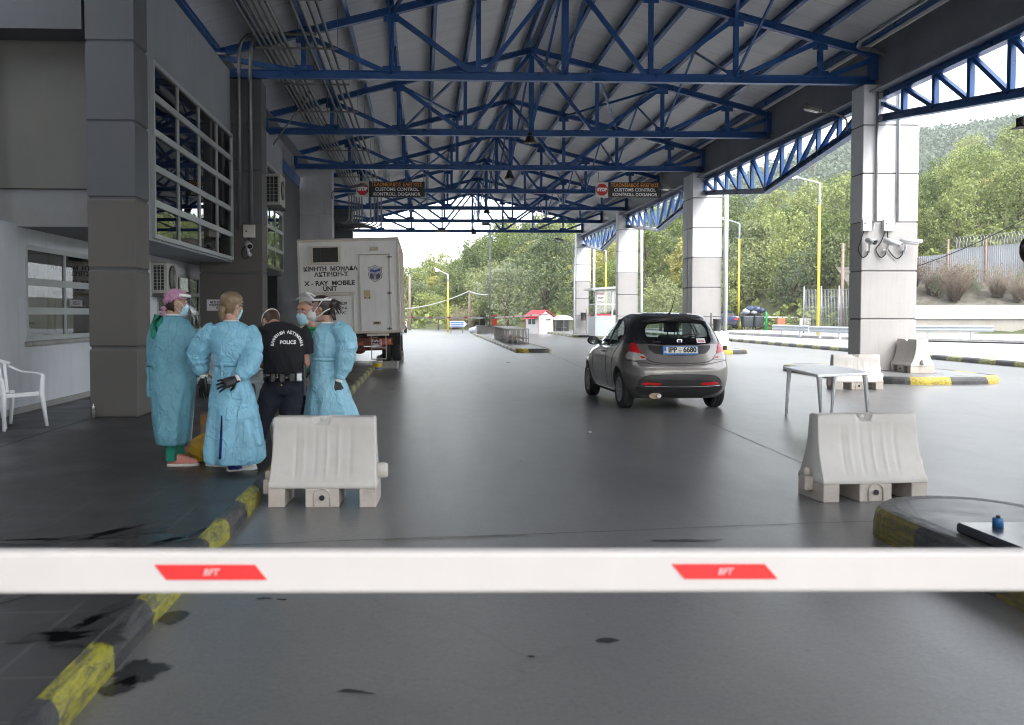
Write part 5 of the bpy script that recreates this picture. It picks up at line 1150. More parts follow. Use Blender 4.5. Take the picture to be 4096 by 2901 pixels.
# window outlines: rear in (x, z), sides in (y, z)
REARW = [(-0.50, 1.335), (-0.25, 1.365), (0, 1.372), (0.25, 1.365), (0.50, 1.335), (0.545, 1.26), (0.555, 1.17), (0.53, 1.075), (0.48, 1.025), (0.25, 1.005), (0, 1.0), (-0.25, 1.005), (-0.48, 1.025), (-0.53, 1.075), (-0.555, 1.17), (-0.545, 1.26)]
RGLASS = [(-0.44, 1.315), (-0.22, 1.335), (0, 1.34), (0.22, 1.335), (0.44, 1.315), (0.485, 1.25), (0.495, 1.18), (0.485, 1.13), (0.24, 1.115), (0, 1.11), (-0.24, 1.115), (-0.485, 1.13), (-0.495, 1.18), (-0.485, 1.25)]
FSIDE = [(0.87, 1.385), (1.05, 1.375), (1.25, 1.31), (1.50, 1.19), (1.72, 1.05), (1.78, 0.985), (1.5, 0.965), (1.15, 0.965), (0.85, 0.975), (0.84, 1.2)]
BSIDE = [(0.79, 1.388), (0.55, 1.375), (0.30, 1.325), (0.13, 1.24), (0.08, 1.15), (0.20, 1.04), (0.42, 0.985), (0.77, 0.978), (0.78, 1.2)]
WIND = [(-0.52, 1.40), (-0.25, 1.425), (0, 1.43), (0.25, 1.425), (0.52, 1.40), (0.62, 1.2), (0.68, 1.05), (0.4, 1.02), (0, 1.01), (-0.4, 1.02), (-0.68, 1.05), (-0.62, 1.2)]
def prism_cut(poly, axis, a, b):
    mb = MB()
    if axis == 'y': mb.prism([V((x, a, z)) for x, z in poly], (0, b - a, 0))
    else: mb.prism([V((a, y, z)) for y, z in poly], (b - a, 0, 0))
    return mb.build('cut_source', CARG)
cuts = [cut1, prism_cut(RGLASS, 'y', -0.8, 0.2), prism_cut(WIND, 'y', 0.95, 2.6), prism_cut(FSIDE, 'x', 0.3, 1.0), prism_cut(FSIDE, 'x', -1.0, -0.3), prism_cut(BSIDE, 'x', 0.3, 1.0), prism_cut(BSIDE, 'x', -1.0, -0.3)]
for y in (0, AX):
    for s in (-1, 1):
        cm = MB(); cm.cyl((s * 0.50, y, WR + 0.015), (s * 1.0, y, WR + 0.015), 0.352, 40); cuts.append(cm.build('cut_source', CARG))
for c in cuts:
    md = tmp.modifiers.new('cut', 'BOOLEAN'); md.object = c; md.operation = 'DIFFERENCE'; md.solver = 'EXACT'
dg = bpy.context.evaluated_depsgraph_get(); dg.update()
bme = bpy.data.meshes.new_from_object(tmp.evaluated_get(dg)); bme.name = 'body'
for c in cuts + [tmp]: bpy.data.objects.remove(c)
bme.materials.clear()
for m in (CARG, CARB, SEATM): bme.materials.append(m)
for p in bme.polygons:
    c = p.center; p.use_smooth = True
    beltz = 0.965 + 0.05 * smooth01((0.7 - c.y) / 0.6)
    inside = V(c).dot(p.normal) < 0 and c.z > 0.6 and False
    if c.z > beltz and not (c.y < 0.1 and abs(c.x) > 0.60 and c.z < 1.0): p.material_index = 1
    if abs(c.x) < 0.80 and p.normal.dot(V((c.x, c.y - 1.3, (c.z - 0.9) * 1.5))) < -0.05 and 0.5 < c.z: p.material_index = 2
try: bme.set_sharp_from_angle(angle=R(35))
except Exception: pass
body = bpy.data.objects.new('body', bme); COL.objects.link(body); body.parent = car
def proj(a, b, axis, sgn=1):
    """project a 2-D point onto the body: axis 'r' rear view (x,z), 'f' front view, 's' side view (y,z) on side sgn"""
    if axis == 'r': o, d = V((a, -3, b)), V((0, 1, 0))
    elif axis == 'f': o, d = V((a, 6, b)), V((0, -1, 0))
    elif axis == 't': o, d = V((a, b, 4)), V((0, 0, -1))
    else: o, d = V((sgn * 3, a, b)), V((-sgn, 0, 0))
    h, n, i, _ = BVH.ray_cast(o, d)
    if h is None: return V((a, -0.5, b)) if axis == 'r' else V((sgn * 0.8, a, b)), -d
    if n.dot(d) > 0: n = -n
    return h, n
def resample(poly, n):
    P = [V((x, y, 0)) for x, y in poly]; P.append(P[0]); Ls = [0]
    for a, b in zip(P, P[1:]): Ls.append(Ls[-1] + (b - a).length)
    out = []
    for k in range(n):
        s = Ls[-1] * k / n; i = max(j for j in range(len(Ls)) if Ls[j] <= s + 1e-9); i = min(i, len(P) - 2)
        out.append(P[i].lerp(P[i + 1], (s - Ls[i]) / max(1e-9, Ls[i + 1] - Ls[i])))
    return [(p.x, p.y) for p in out]
def patch(name, poly, axis, m, parent, off=0.004, sgn=1, n=64, rings=7, inner=None, thick=0.0):
    C = resample(poly, n); cx = sum(p[0] for p in C) / n; cy = sum(p[1] for p in C) / n; mb = MB(); R_ = []
    if inner is not None:
        I = resample(inner, n)
        levels = [[(a[0] + (b[0] - a[0]) * k / 3, a[1] + (b[1] - a[1]) * k / 3) for a, b in zip(C, I)] for k in range(4)]
    else: levels = [[(cx + (x - cx) * (1 - k / rings), cy + (y - cy) * (1 - k / rings)) for x, y in C] for k in range(rings)]
    for L in levels:
        r = []
        for x, y in L: h, nn = proj(x, y, axis, sgn); r.append(h + nn * off)
        R_.append(r)
    mb.loft(R_, 0, False, True)
    if inner is None: h, nn = proj(cx, cy, axis, sgn); b = len(mb.v); mb.v.append(h + nn * off); mb.f += [[b - n + k, b - n + (k + 1) % n, b] for k in range(n)]; mb.m += [0] * n; mb.sm += [True] * n
    if thick:
        h0 = [];
        for x, y in C: h, nn = proj(x, y, axis, sgn); h0.append(h + nn * (off - thick))
        mb.loft([h0, R_[0]], 0, False, False)
    return mb.build(name, m, parent, fix=True)
def seam(name, pts, axis, m, parent, r=0.004, off=0.0, sgn=1, closed=False, nsub=8):
    P = catmull([V((a, b, 0)) for a, b in pts], nsub); Q = []
    for p in P: h, nn = proj(p.x, p.y, axis, sgn); Q.append(h + nn * off)
    return MB().tube(Q, r, 6, closed=closed).build(name, m, parent)
# rear window: black surround plus tinted pane
rw_ = thing('rear_window', None, None); rw_.parent = car
patch('surround', REARW, 'r', FRIT, rw_, 0.004, inner=RGLASS); patch('pane', RGLASS, 'r', CGL, rw_, 0.004)
patch('windscreen', WIND, 'f', CGL, car, 0.002)
for s in (-1, 1):
    w_ = thing('side_window', None, None); w_.parent = car
    patch('front_pane', FSIDE, 's', CGL, w_, 0.002, s); patch('rear_pane', BSIDE, 's', CGL, w_, 0.002, s)
    seam('window_trim', FSIDE + [FSIDE[0]], 's', TRIMB, w_, 0.009, 0.0, s, nsub=4); seam('window_trim', BSIDE + [BSIDE[0]], 's', TRIMB, w_, 0.009, 0.0, s, nsub=4)
    seam('belt_line', [(0.10, 1.10), (0.25, 1.015), (0.45, 0.975), (0.9, 0.955), (1.5, 0.95), (1.80, 0.965)], 's', CHROME, car, 0.006, 0.004, s)
    # door shut lines and handles
    seam('door_seam', [(0.80, 1.40), (0.81, 1.0), (0.82, 0.7), (0.82, 0.36), (0.9, 0.30), (1.5, 0.29), (1.72, 0.32), (1.83, 0.5), (1.82, 0.8), (1.80, 0.96)], 's', TRIMB, car, 0.005, -0.001, s)
    seam('door_seam', [(0.02, 1.12), (0.13, 0.98), (0.32, 0.80), (0.40, 0.62), (0.42, 0.42), (0.50, 0.31), (0.80, 0.30)], 's', TRIMB, car, 0.005, -0.001, s)
    h = MB(); pts = [proj(y, 0.86, 's', s) for y in (0.93, 0.97, 1.05, 1.11, 1.14)]; h.tube([p + n_ * o for (p, n_), o in zip(pts, (0.0, 0.025, 0.032, 0.025, 0.0))], 0.012, 8); h.build('door_handle', CARG, car)
    seam('sill_strip', [(0.36, 0.255), (0.8, 0.25), (1.4, 0.25), (2.02, 0.255)], 's', CHROME, car, 0.006, 0.003, s)
    # mirror
    mp, mn = proj(1.60, 1.0, 's', s); c = mp + V((s * 0.13, -0.02, 0.02)); mi = thing('door_mirror', None, None); mi.parent = car
    mm = MB(); mm.sphere(c, 0.105, 12, 0, 1.05, 0.62, 0.72); mm.tube([mp, c - V((0, 0, 0.04))], [0.035, 0.03], 8); mm.build('mirror_shell', CARB, mi)
    mm = MB(); mm.loft([[c + V((0.085 * math.cos(a), -0.062 + 0.012 * abs(math.cos(a)), 0.058 * math.sin(a))) for a in (2 * math.pi * k / 20 for k in range(20))], [c + V((0.08 * math.cos(a), -0.066, 0.054 * math.sin(a))) for a in (2 * math.pi * k / 20 for k in range(20))]], 0, True, False); mm.build('mirror_glass', mat('mirror', (0.7, 0.75, 0.74), 0.02, 1.0, var=0.0), mi)
    # tail lamp: slim curved lens on the rear corner, red above, clear below
    tl = thing('tail_light', None, None); tl.parent = car
    up = [(s * a, z) for a, z in ((0.655, 1.035), (0.70, 1.03), (0.735, 0.93), (0.735, 0.90), (0.60, 0.875), (0.585, 0.89), (0.615, 0.95))]
    lo = [(s * a, z) for a, z in ((0.735, 0.90), (0.775, 0.86), (0.79, 0.80), (0.70, 0.775), (0.53, 0.785), (0.515, 0.81), (0.56, 0.86), (0.60, 0.875))]
    patch('red_lens', up, 'r', REDL, tl, 0.008, n=40, thick=0.012); patch('clear_lens', lo, 'r', CLRL, tl, 0.007, n=40, thick=0.011)
    patch('inner_red_lens', [(s * a, z) for a, z in ((0.61, 0.835), (0.55, 0.83), (0.535, 0.805), (0.59, 0.80))], 'r', REDL, tl, 0.0095, n=20)
    patch('bumper_reflector', [(s * a, z) for a, z in ((0.30, 0.415), (0.33, 0.43), (0.50, 0.445), (0.58, 0.44), (0.60, 0.415), (0.58, 0.405), (0.33, 0.40))], 'r', REDL, car, 0.016, n=32, thick=0.01)
# tailgate outline, number plate recess, plate, badges
U = [(-0.60, 1.34), (-0.655, 1.2), (-0.66, 1.05), (-0.62, 0.92), (-0.52, 0.80), (-0.40, 0.745), (-0.2, 0.73), (0, 0.728), (0.2, 0.73), (0.40, 0.745), (0.52, 0.80), (0.62, 0.92), (0.66, 1.05), (0.655, 1.2), (0.60, 1.34)]
seam('tailgate_seam', U, 'r', TRIMB, car, 0.006, 0.0)
REC = [(-0.49, 1.0), (0, 0.985), (0.49, 1.0), (0.475, 0.94), (0.40, 0.875), (0.2, 0.848), (0, 0.845), (-0.2, 0.848), (-0.40, 0.875), (-0.475, 0.94)]
patch('plate_recess', REC, 'r', mat('dark_grey_recess', (0.035, 0.034, 0.034), 0.3, 0.5, var=0.1), car, 0.0025)
pl = thing('number_plate', None, None); pl.parent = car; yp = -0.595
Mr = Matrix.Translation((0.0, yp, 0.925)) @ Matrix.Rotation(R(-9), 4, 'X')
def onplate(mb): mb.xf(Mr); return mb
onplate(MB().b2((-0.275, 0, -0.065), (0.275, 0.02, 0.065))).build('plate_frame', mat('plate_blue', (0.03, 0.17, 0.50), 0.4), pl)
onplate(MB().b2((-0.262, -0.002, -0.045), (0.262, -0.0005, 0.055))).build('plate_face', mat('plate_white', (0.66, 0.65, 0.60), 0.4, var=0.04), pl)
onplate(MB().b2((-0.262, -0.003, -0.045), (-0.222, -0.0022, 0.055))).build('country_band', mat('plate_blue', (0.03, 0.17, 0.50), 0.4), pl)
K = Mr @ Matrix.Translation((0.025, -0.003, 0.006)) @ Matrix.Rotation(R(90), 4, 'X')
text('IPP', 0.112, INK, pl, Mr @ Matrix.Translation((-0.125, -0.003, 0.004)) @ Matrix.Rotation(R(90), 4, 'X'), 'digits', width=0.135, bold=0.004); text('6680', 0.112, INK, pl, Mr @ Matrix.Translation((0.142, -0.003, 0.004)) @ Matrix.Rotation(R(90), 4, 'X'), 'digits', width=0.205, bold=0.004)
onplate(MB().b2((-0.035, -0.003, -0.002), (0.015, -0.0022, 0.006))).build('dash', INK, pl); onplate(MB().b2((-0.022, -0.003, -0.036), (0.004, -0.0022, -0.012))).build('test_seal', mat('green_seal', (0.35, 0.45, 0.08), 0.5), pl); onplate(MB().lathe((-0.01, -0.0026, 0.03), [(0.009, 0), (0.009, 0.0005)], 10, 0, 'Y')).build('round_seal', mat('grey_seal', (0.3, 0.3, 0.28), 0.5), pl)
text('GR', 0.028, WHITE, pl, Mr @ Matrix.Translation((-0.242, -0.0035, -0.025)) @ Matrix.Rotation(R(90), 4, 'X'), 'country_letters', bold=0.001)
def onbody(h, n, off):
    z = n.normalized(); x = V((0, 0, 1)).cross(z).normalized(); y = z.cross(x); M = Matrix((x, y, z)).transposed().to_4x4(); return Matrix.Translation(h + z * off) @ M
h, nn = proj(0, 1.055, 'r'); eb = MB(); eb.prism([h + V((x, -0.008, z)) for x, z in ((-0.045, 0.025), (-0.03, 0.04), (0.03, 0.04), (0.045, 0.025), (0.036, -0.015), (0, -0.045), (-0.036, -0.015))], (0, 0.006, 0)); eb.build('badge', CHROME, car); MB().prism([h + V((x * 0.62, -0.0095, z * 0.62)) for x, z in ((-0.045, 0.025), (-0.03, 0.04), (0.03, 0.04), (0.045, 0.025), (0.036, -0.015), (0, -0.045), (-0.036, -0.015))], (0, 0.001, 0)).build('badge_field', mat('badge_blue', (0.02, 0.04, 0.12), 0.3), car)
h, nn = proj(-0.36, 1.05, 'r'); text('Ypsilon', 0.062, CHROME, car, onbody(h, nn, 0.012), 'model_script', width=0.125, shear=0.35, ext=0.002)
h, nn = proj(0.335, 1.065, 'r'); stk = thing('rental_sticker', None, None); stk.parent = car; Ms = onbody(h, nn, 0.012) @ Matrix.Rotation(R(-90), 4, 'X')
mb = MB(); mb.b2((-0.07, -0.001, -0.042), (0.07, 0.0, 0.042)); mb.xf(Ms); mb.build('sheet', mat('sticker_white', (0.7, 0.68, 0.68), 0.4), stk); text('AVIS', 0.046, mat('sticker_red', (0.6, 0.02, 0.03), 0.4), stk, Ms @ Matrix.Translation((0, -0.002, -0.012)) @ Matrix.Rotation(R(90), 4, 'X'), 'sticker_word', width=0.095, bold=0.001, ext=0.0005)
# bumper insert, valance, exhaust, brake light, spoiler lip, wiper, aerial
INS = [(-0.66, 0.40), (-0.64, 0.45), (-0.56, 0.525), (-0.40, 0.552), (0, 0.56), (0.40, 0.552), (0.56, 0.525), (0.64, 0.45), (0.66, 0.40), (0.4, 0.385), (0, 0.38), (-0.4, 0.385)]
patch('bumper_insert', INS, 'r', mat('dark_grey_bumper', (0.055, 0.052, 0.05), 0.38, 0.5, var=0.12), car, 0.006, rings=8); seam('bumper_seam', INS[1:8], 'r', TRIMB, car, 0.006, 0.004)
VAL = [(-0.66, 0.385), (-0.4, 0.375), (0, 0.37), (0.4, 0.375), (0.66, 0.385), (0.68, 0.35), (0.62, 0.28), (0.4, 0.215), (0, 0.21), (-0.4, 0.215), (-0.62, 0.28), (-0.68, 0.35)]
patch('lower_valance', VAL, 'r', TRIMB, car, 0.008, rings=6); seam('valance_lip', [(-0.62, 0.388), (-0.3, 0.378), (0, 0.374), (0.3, 0.378), (0.62, 0.388)], 'r', CHROME, car, 0.005, 0.010)
seam('bumper_top_seam', [(-0.80, 0.77), (-0.6, 0.745), (-0.4, 0.715), (0, 0.70), (0.4, 0.715), (0.6, 0.745), (0.80, 0.77)], 'r', TRIMB, car, 0.005, 0.0)
ex = MB(); ex.tube([(-0.38, -0.15, 0.235), (-0.38, -0.45, 0.235), (-0.38, -0.57, 0.23)], [(0.045, 0.10)] * 3, 16); ex.build('exhaust_muffler', mat('rusty_exhaust', (0.30, 0.22, 0.16), 0.45, 0.7, var=0.3), car); MB().cyl((-0.33, -0.3, 0.235), (-0.33, -0.60, 0.232), 0.032, 14).build('tail_pipe', CHROME, car)
MB().b2((-0.62, -0.2, 0.17), (0.62, 2.9, 0.22)).build('underbody', RUBB, car)
seam('brake_light', [(-0.16, 1.415), (0, 1.42), (0.16, 1.415)], 'r', mat('dark_red_lens', (0.16, 0.012, 0.01), 0.3), car, 0.011, 0.0)
sp = MB(); rows = []
for x in [-0.50 + 0.05 * k for k in range(21)]:
    z = 1.425 - 0.075 * (abs(x) / 0.5) ** 2.5; h, nn = proj(x, min(z, 1.42), 'r'); rows.append([h + V((0, -0.035, -0.008)), h + V((0, -0.04, 0.006)), h + V((0, 0.05, 0.028)), h + V((0, 0.05, -0.01))])
sp.loft(rows, 0, True, True); sp.build('spoiler_lip', CARB, car)
wp_ = MB(); h, nn = proj(0.0, 1.13, 'r'); h2, n2 = proj(0.34, 1.16, 'r'); wp_.tube([h + nn * 0.03, h.lerp(h2, 0.5) + nn * 0.035, h2 + n2 * 0.02], 0.009, 6); wp_.lathe(h + nn * 0.015, [(0.03, -0.02), (0.025, 0.02), (0, 0.025)], 12, 0, 'Y'); wp_.build('rear_wiper', TRIMB, car)
ar = MB(); ar.tube([(0.0, 0.02, 1.475), (0.01, -0.08, 1.55), (0.05, -0.16, 1.80)], [0.012, 0.006, 0.0035], 6); ar.lathe((0.0, 0.02, 1.465), [(0.03, 0), (0.022, 0.02), (0.01, 0.028)], 10); ar.build('aerial', RUBB, car)
# wheels
def car_wheel(x, y, s):
    e = thing('wheel', None, None); e.parent = car; e.location = (x, y, WR); r = WR; w = 0.185
    MB().lathe((0, 0, 0), [(r * 0.66, -w / 2 + 0.005), (r * 0.93, -w / 2), (r * 0.985, -w / 2 + 0.018), (r, -w / 2 + 0.04), (r, -0.03), (r - 0.006, -0.027), (r - 0.006, -0.02), (r, -0.017), (r, 0.017), (r - 0.006, 0.02), (r - 0.006, 0.027), (r, 0.03), (r, w / 2 - 0.04), (r * 0.985, w / 2 - 0.018), (r * 0.93, w / 2), (r * 0.66, w / 2 - 0.005)], 40, 0, 'X', False).build('tyre', TYRE, e)
    rim = MB(); rim.lathe((0, 0, 0), [(r * 0.62, s * 0.03), (r * 0.67, s * (w / 2 - 0.004)), (r * 0.61, s * (w / 2 - 0.002)), (r * 0.57, s * 0.035)], 36, 0, 'X', False); rim.lathe((s * 0.07, 0, 0), [(0.04, -0.02), (0.038, 0.012), (0, 0.014)], 16, 0, 'X')
    for k in range(10):
        a = 2 * math.pi * k / 10; u = V((0, math.cos(a), math.sin(a))); v_ = V((0, -math.sin(a), math.cos(a)))
        rim.bar(u * 0.03 + V((s * 0.072, 0, 0)), u * r * 0.60 + V((s * 0.066, 0, 0)), 0.018, 0.012, up=(1, 0, 0))
    rim.build('rim', mat('silver_wheel_trim', (0.35, 0.35, 0.36), 0.35, 0.6, var=0.1), e); MB().lathe((s * 0.02, 0, 0), [(0.0, 0), (r * 0.56, 0)], 24, 0, 'X').build('brake_disc', RUBB, e)
for s in (-1, 1):
    for y in (0, AX): car_wheel(s * 0.715, y, s)
# cabin: bench, front seats, headrests, parcel shelf, dashboard
sb = MB(); sb.b2((-0.60, 0.30, 0.60), (0.60, 0.45, 0.99)); sb.build('rear_bench', SEATM, car, bevel=0.04, seg=2); MB().b2((-0.60, -0.38, 0.93), (0.60, 0.29, 0.95)).build('parcel_shelf', SEATM, car)
for x in (-0.34, 0.34):
    st_ = thing('front_seat', None, None); st_.parent = car
    MB().b2((x - 0.22, 1.02, 0.60), (x + 0.22, 1.16, 1.12)).build('backrest', SEATM, st_, bevel=0.05, seg=2); m = MB(); m.b2((x - 0.12, 1.0, 1.17), (x + 0.12, 1.08, 1.34)); m.cyl((x - 0.06, 1.05, 1.1), (x - 0.06, 1.05, 1.2), 0.01, 6); m.cyl((x + 0.06, 1.05, 1.1), (x + 0.06, 1.05, 1.2), 0.01, 6); m.build('headrest', SEATM, st_, bevel=0.03, seg=2)
MB().b2((-0.62, 1.85, 0.62), (0.62, 2.1, 1.0)).build('dashboard', SEATM, car, bevel=0.03); MB().b2((-0.11, 1.60, 1.30), (0.11, 1.63, 1.365)).build('inside_mirror', RUBB, car, bevel=0.01)
# ------------------------------------------------------------------ people
def skin_mat(name, c):
    if name in MATS: return MATS[name]
    m = bpy.data.materials.new(name); t = NT(m); p = t.obj(); n = t.noise(p, 9, 5, 0.6)
    col = t.ramp(n, [(0.3, tuple(k * 0.82 for k in c)), (0.7, tuple(min(1, k * 1.12) for k in c))])
    b = t.bsdf(col, 0.5, 0, t.bump(t.noise(p, 160, 3), 0.06, 0.002)); b.inputs['Subsurface Weight'].default_value = 0.12; b.inputs['Subsurface Radius'].default_value = (0.012, 0.005, 0.003); MATS[name] = m; return m
SKIN = skin_mat('warm_skin', (0.42, 0.25, 0.18)); SKINR = skin_mat('ruddy_skin', (0.40, 0.21, 0.145))
def cloth_mat(name, c, rough=0.8, var=0.18, crease=0.0, sheen=0.0, lines=False):
    if name in MATS: return MATS[name]
    m = bpy.data.materials.new(name); t = NT(m); p = t.obj(); n = t.noise(p, 6, 6, 0.65)
    col = t.ramp(n, [(0.3, tuple(k * (1 - var) for k in c)), (0.7, tuple(min(1, k * (1 + var)) for k in c))])
    h = t.noise(p, 300, 2)
    nb = t.bump(h, 0.08, 0.001)
    if crease:
        hh = t.math('ADD', t.math('MULTIPLY', t.noise(t.scale(p, (1.0, 1.0, 0.55)), 8, 4, 0.55, 0.9), 1.0), t.math('MULTIPLY', t.noise(p, 26, 5, 0.65, 0.5), 0.45))
        rdg = t.math('ABSOLUTE', t.math('SUBTRACT', t.noise(t.scale(p, (1, 1, 0.6)), 6.5, 2, 0.5, 1.2), 0.5)); hh = t.math('ADD', hh, t.math('MULTIPLY', t.ramp(rdg, [(0.0, 1.0), (0.05, 0.0)]), 0.35))
        if lines:
            s = t.n('ShaderNodeSeparateXYZ'); t.l(p, s.inputs[0])
            f = t.math('FRACT', t.math('DIVIDE', s.outputs[2], 0.23)); d = t.math('MINIMUM', f, t.math('SUBTRACT', 1.0, f)); hh = t.math('SUBTRACT', hh, t.math('MULTIPLY', t.math('LESS_THAN', d, 0.018), 0.35))
        nb = t.bump(hh, crease, 0.014)
    b = t.bsdf(col, rough, 0, nb, 0.4); b.inputs['Sheen Weight'].default_value = sheen
    MATS[name] = m; return m
GOWN = cloth_mat('blue_disposable_gown', (0.205, 0.455, 0.595), 0.36, 0.14, 1.0, lines=True); GOWNT = cloth_mat('shaded_teal_gown', (0.125, 0.315, 0.39), 0.5, 0.10, 0.8, lines=True); GOWNP = cloth_mat('pale_blue_gown', (0.235, 0.475, 0.59), 0.40, 0.12, 0.8, lines=True)  # teal gown darkened in its colour for the shade on its wearer
BLKG = cloth_mat('black_nitrile_glove', (0.008, 0.008, 0.009), 0.35, 0.2, 0.3); SCRUBG = cloth_mat('green_scrubs', (0.015, 0.22, 0.14), 0.8, 0.15, 0.4); SCRUBN = cloth_mat('navy_scrubs', (0.012, 0.02, 0.16), 0.8, 0.15, 0.4)
POLO = cloth_mat('black_polo', (0.008, 0.008, 0.010), 0.85, 0.3, 0.35); TROU = cloth_mat('navy_trousers', (0.011, 0.012, 0.022), 0.85, 0.3, 0.35); GREENP = cloth_mat('green_polo', (0.012, 0.24, 0.07), 0.8, 0.15, 0.4)
MASKB = cloth_mat('pale_blue_mask', (0.38, 0.60, 0.68), 0.7, 0.08, 0.2); RESPW = cloth_mat('white_respirator', (0.68, 0.67, 0.64), 0.7, 0.05, 0.15); WEL = cloth_mat('white_elastic', (0.70, 0.70, 0.68), 0.6, 0.05); BEL = cloth_mat('black_elastic', (0.01, 0.01, 0.01), 0.6, 0.1)
LEATH = mat('black_leather', (0.010, 0.010, 0.011), 0.25, var=0.3, bump=0.1, bscale=120); SHOEP = cloth_mat('salmon_trainers', (0.62, 0.25, 0.19), 0.7, 0.12, 0.2); SHOEW = mat('white_clogs', (0.66, 0.66, 0.65), 0.45, var=0.06); SOLE = mat('pale_sole', (0.58, 0.54, 0.50), 0.6)
VISOR = glass('face_shield_film', (0.93, 0.95, 0.96), 0.03, 0.25)
def hair_mat(name, c):
    m = bpy.data.materials.new(name); t = NT(m); p = t.obj(); n = t.noise(t.scale(p, (60, 60, 9)), 2.2, 5, 0.7)
    t.bsdf(t.ramp(n, [(0.3, tuple(k * 0.5 for k in c)), (0.7, tuple(min(1, k * 1.5) for k in c))]), 0.42, 0, t.bump(n, 0.6, 0.006)); return m
BLOND = hair_mat('ash_blonde_hair', (0.17, 0.115, 0.06)); BROWN = hair_mat('dark_brown_hair', (0.022, 0.013, 0.009)); SHORTH = hair_mat('cropped_brown_hair', (0.06, 0.030, 0.018)); GREYH = hair_mat('short_grey_hair', (0.16, 0.15, 0.14))
def capm():
    m = bpy.data.materials.new('pink_print_cap'); t = NT(m); p = t.obj(); v = t.n('ShaderNodeTexVoronoi', feature='DISTANCE_TO_EDGE'); v.inputs['Scale'].default_value = 26; t.l(p, v.inputs['Vector'])
    n = t.noise(p, 30, 4, 0.7); c = t.ramp(n, [(0.35, (0.36, 0.16, 0.25)), (0.7, (0.50, 0.27, 0.37))]); c = t.mix(t.ramp(v.outputs['Distance'], [(0.0, 0.8), (0.05, 0.0)]), c, (0.22, 0.08, 0.17))
    s_ = t.noise(p, 17, 2); c = t.mix(t.ramp(s_, [(0.66, 0), (0.69, 0.9)]), c, (0.06, 0.03, 0.07)); t.bsdf(c, 0.75, 0, t.bump(t.noise(p, 12, 5), 0.4, 0.01)); return m
PINKC = capm()
# --- helpers
def remesh(mb, name, m, parent, voxel, disp=None, smooth_it=4):
    """fuse overlapping pieces into one continuous surface, smooth, then displace along normals by a function"""
    o = mb.build(name, m, None); md = o.modifiers.new('fuse', 'REMESH'); md.mode = 'VOXEL'; md.voxel_size = voxel; md.use_smooth_shade = True
    s = o.modifiers.new('smooth', 'SMOOTH'); s.iterations = smooth_it; s.factor = 0.5
    dg = bpy.context.evaluated_depsgraph_get(); dg.update(); me = bpy.data.meshes.new_from_object(o.evaluated_get(dg)); bpy.data.objects.remove(o); me.name = name
    if disp:
        ns = [v.normal.copy() for v in me.vertices]
        for v, n in zip(me.vertices, ns): v.co += n * disp(v.co)
    me.materials.clear(); me.materials.append(m)
    for p in me.polygons: p.use_smooth = True; p.material_index = 0
    r = bpy.data.objects.new(name, me); COL.objects.link(r)
    if parent is not None: r.parent = parent
    return r
def local(o, root):
    """move a mesh given in world coordinates into the frame of its root"""
    o.data.transform(Matrix.Translation(-V(root.location))); return o
def sup(c, rx, ry, n=40, e=2.4, rot=0.0, fold=None, ax=V((1, 0, 0)), ay=V((0, 1, 0))):
    out = []
    for k in range(n):
        a = 2 * math.pi * k / n; x = math.copysign(abs(math.cos(a)) ** (2 / e), math.cos(a)); y = math.copysign(abs(math.sin(a)) ** (2 / e), math.sin(a)); f = 1 + (fold(a) if fold else 0)
        out.append(V(c) + ax * (rx * x * f * math.cos(rot) - ry * y * f * math.sin(rot)) + ay * (rx * x * f * math.sin(rot) + ry * y * f * math.cos(rot)))
    return out
HP = [(-0.118, 0.050, 0.005, 0.022), (-0.105, 0.076, -0.02, 0.040), (-0.085, 0.084, -0.045, 0.051), (-0.055, 0.081, -0.070, 0.059), (-0.02, 0.081, -0.087, 0.066), (0.01, 0.083, -0.097, 0.071), (0.03, 0.079, -0.101, 0.0735), (0.055, 0.087, -0.101, 0.0745), (0.08, 0.079, -0.094, 0.070), (0.10, 0.057, -0.075, 0.057), (0.113, 0.025, -0.040, 0.034), (0.118, 0.0, -0.015, 0.012)]
def head_ring(z, grow=0.0, n=36):
    f = interp(z, [(q[0], q[1]) for q in HP]) + grow; b = interp(z, [(q[0], q[2]) for q in HP]) - grow; w = interp(z, [(q[0], q[3]) for q in HP]) + grow
    return sup(V((0, (f + b) / 2, z)), w, (f - b) / 2, n, 2.25)
def head_M(c, yaw, pitch=0.0, roll=0.0, s=1.0): return Matrix.Translation(V(c)) @ Matrix.Rotation(R(yaw), 4, 'Z') @ Matrix.Rotation(R(pitch), 4, 'X') @ Matrix.Rotation(R(roll), 4, 'Y') @ Matrix.Scale(s, 4)
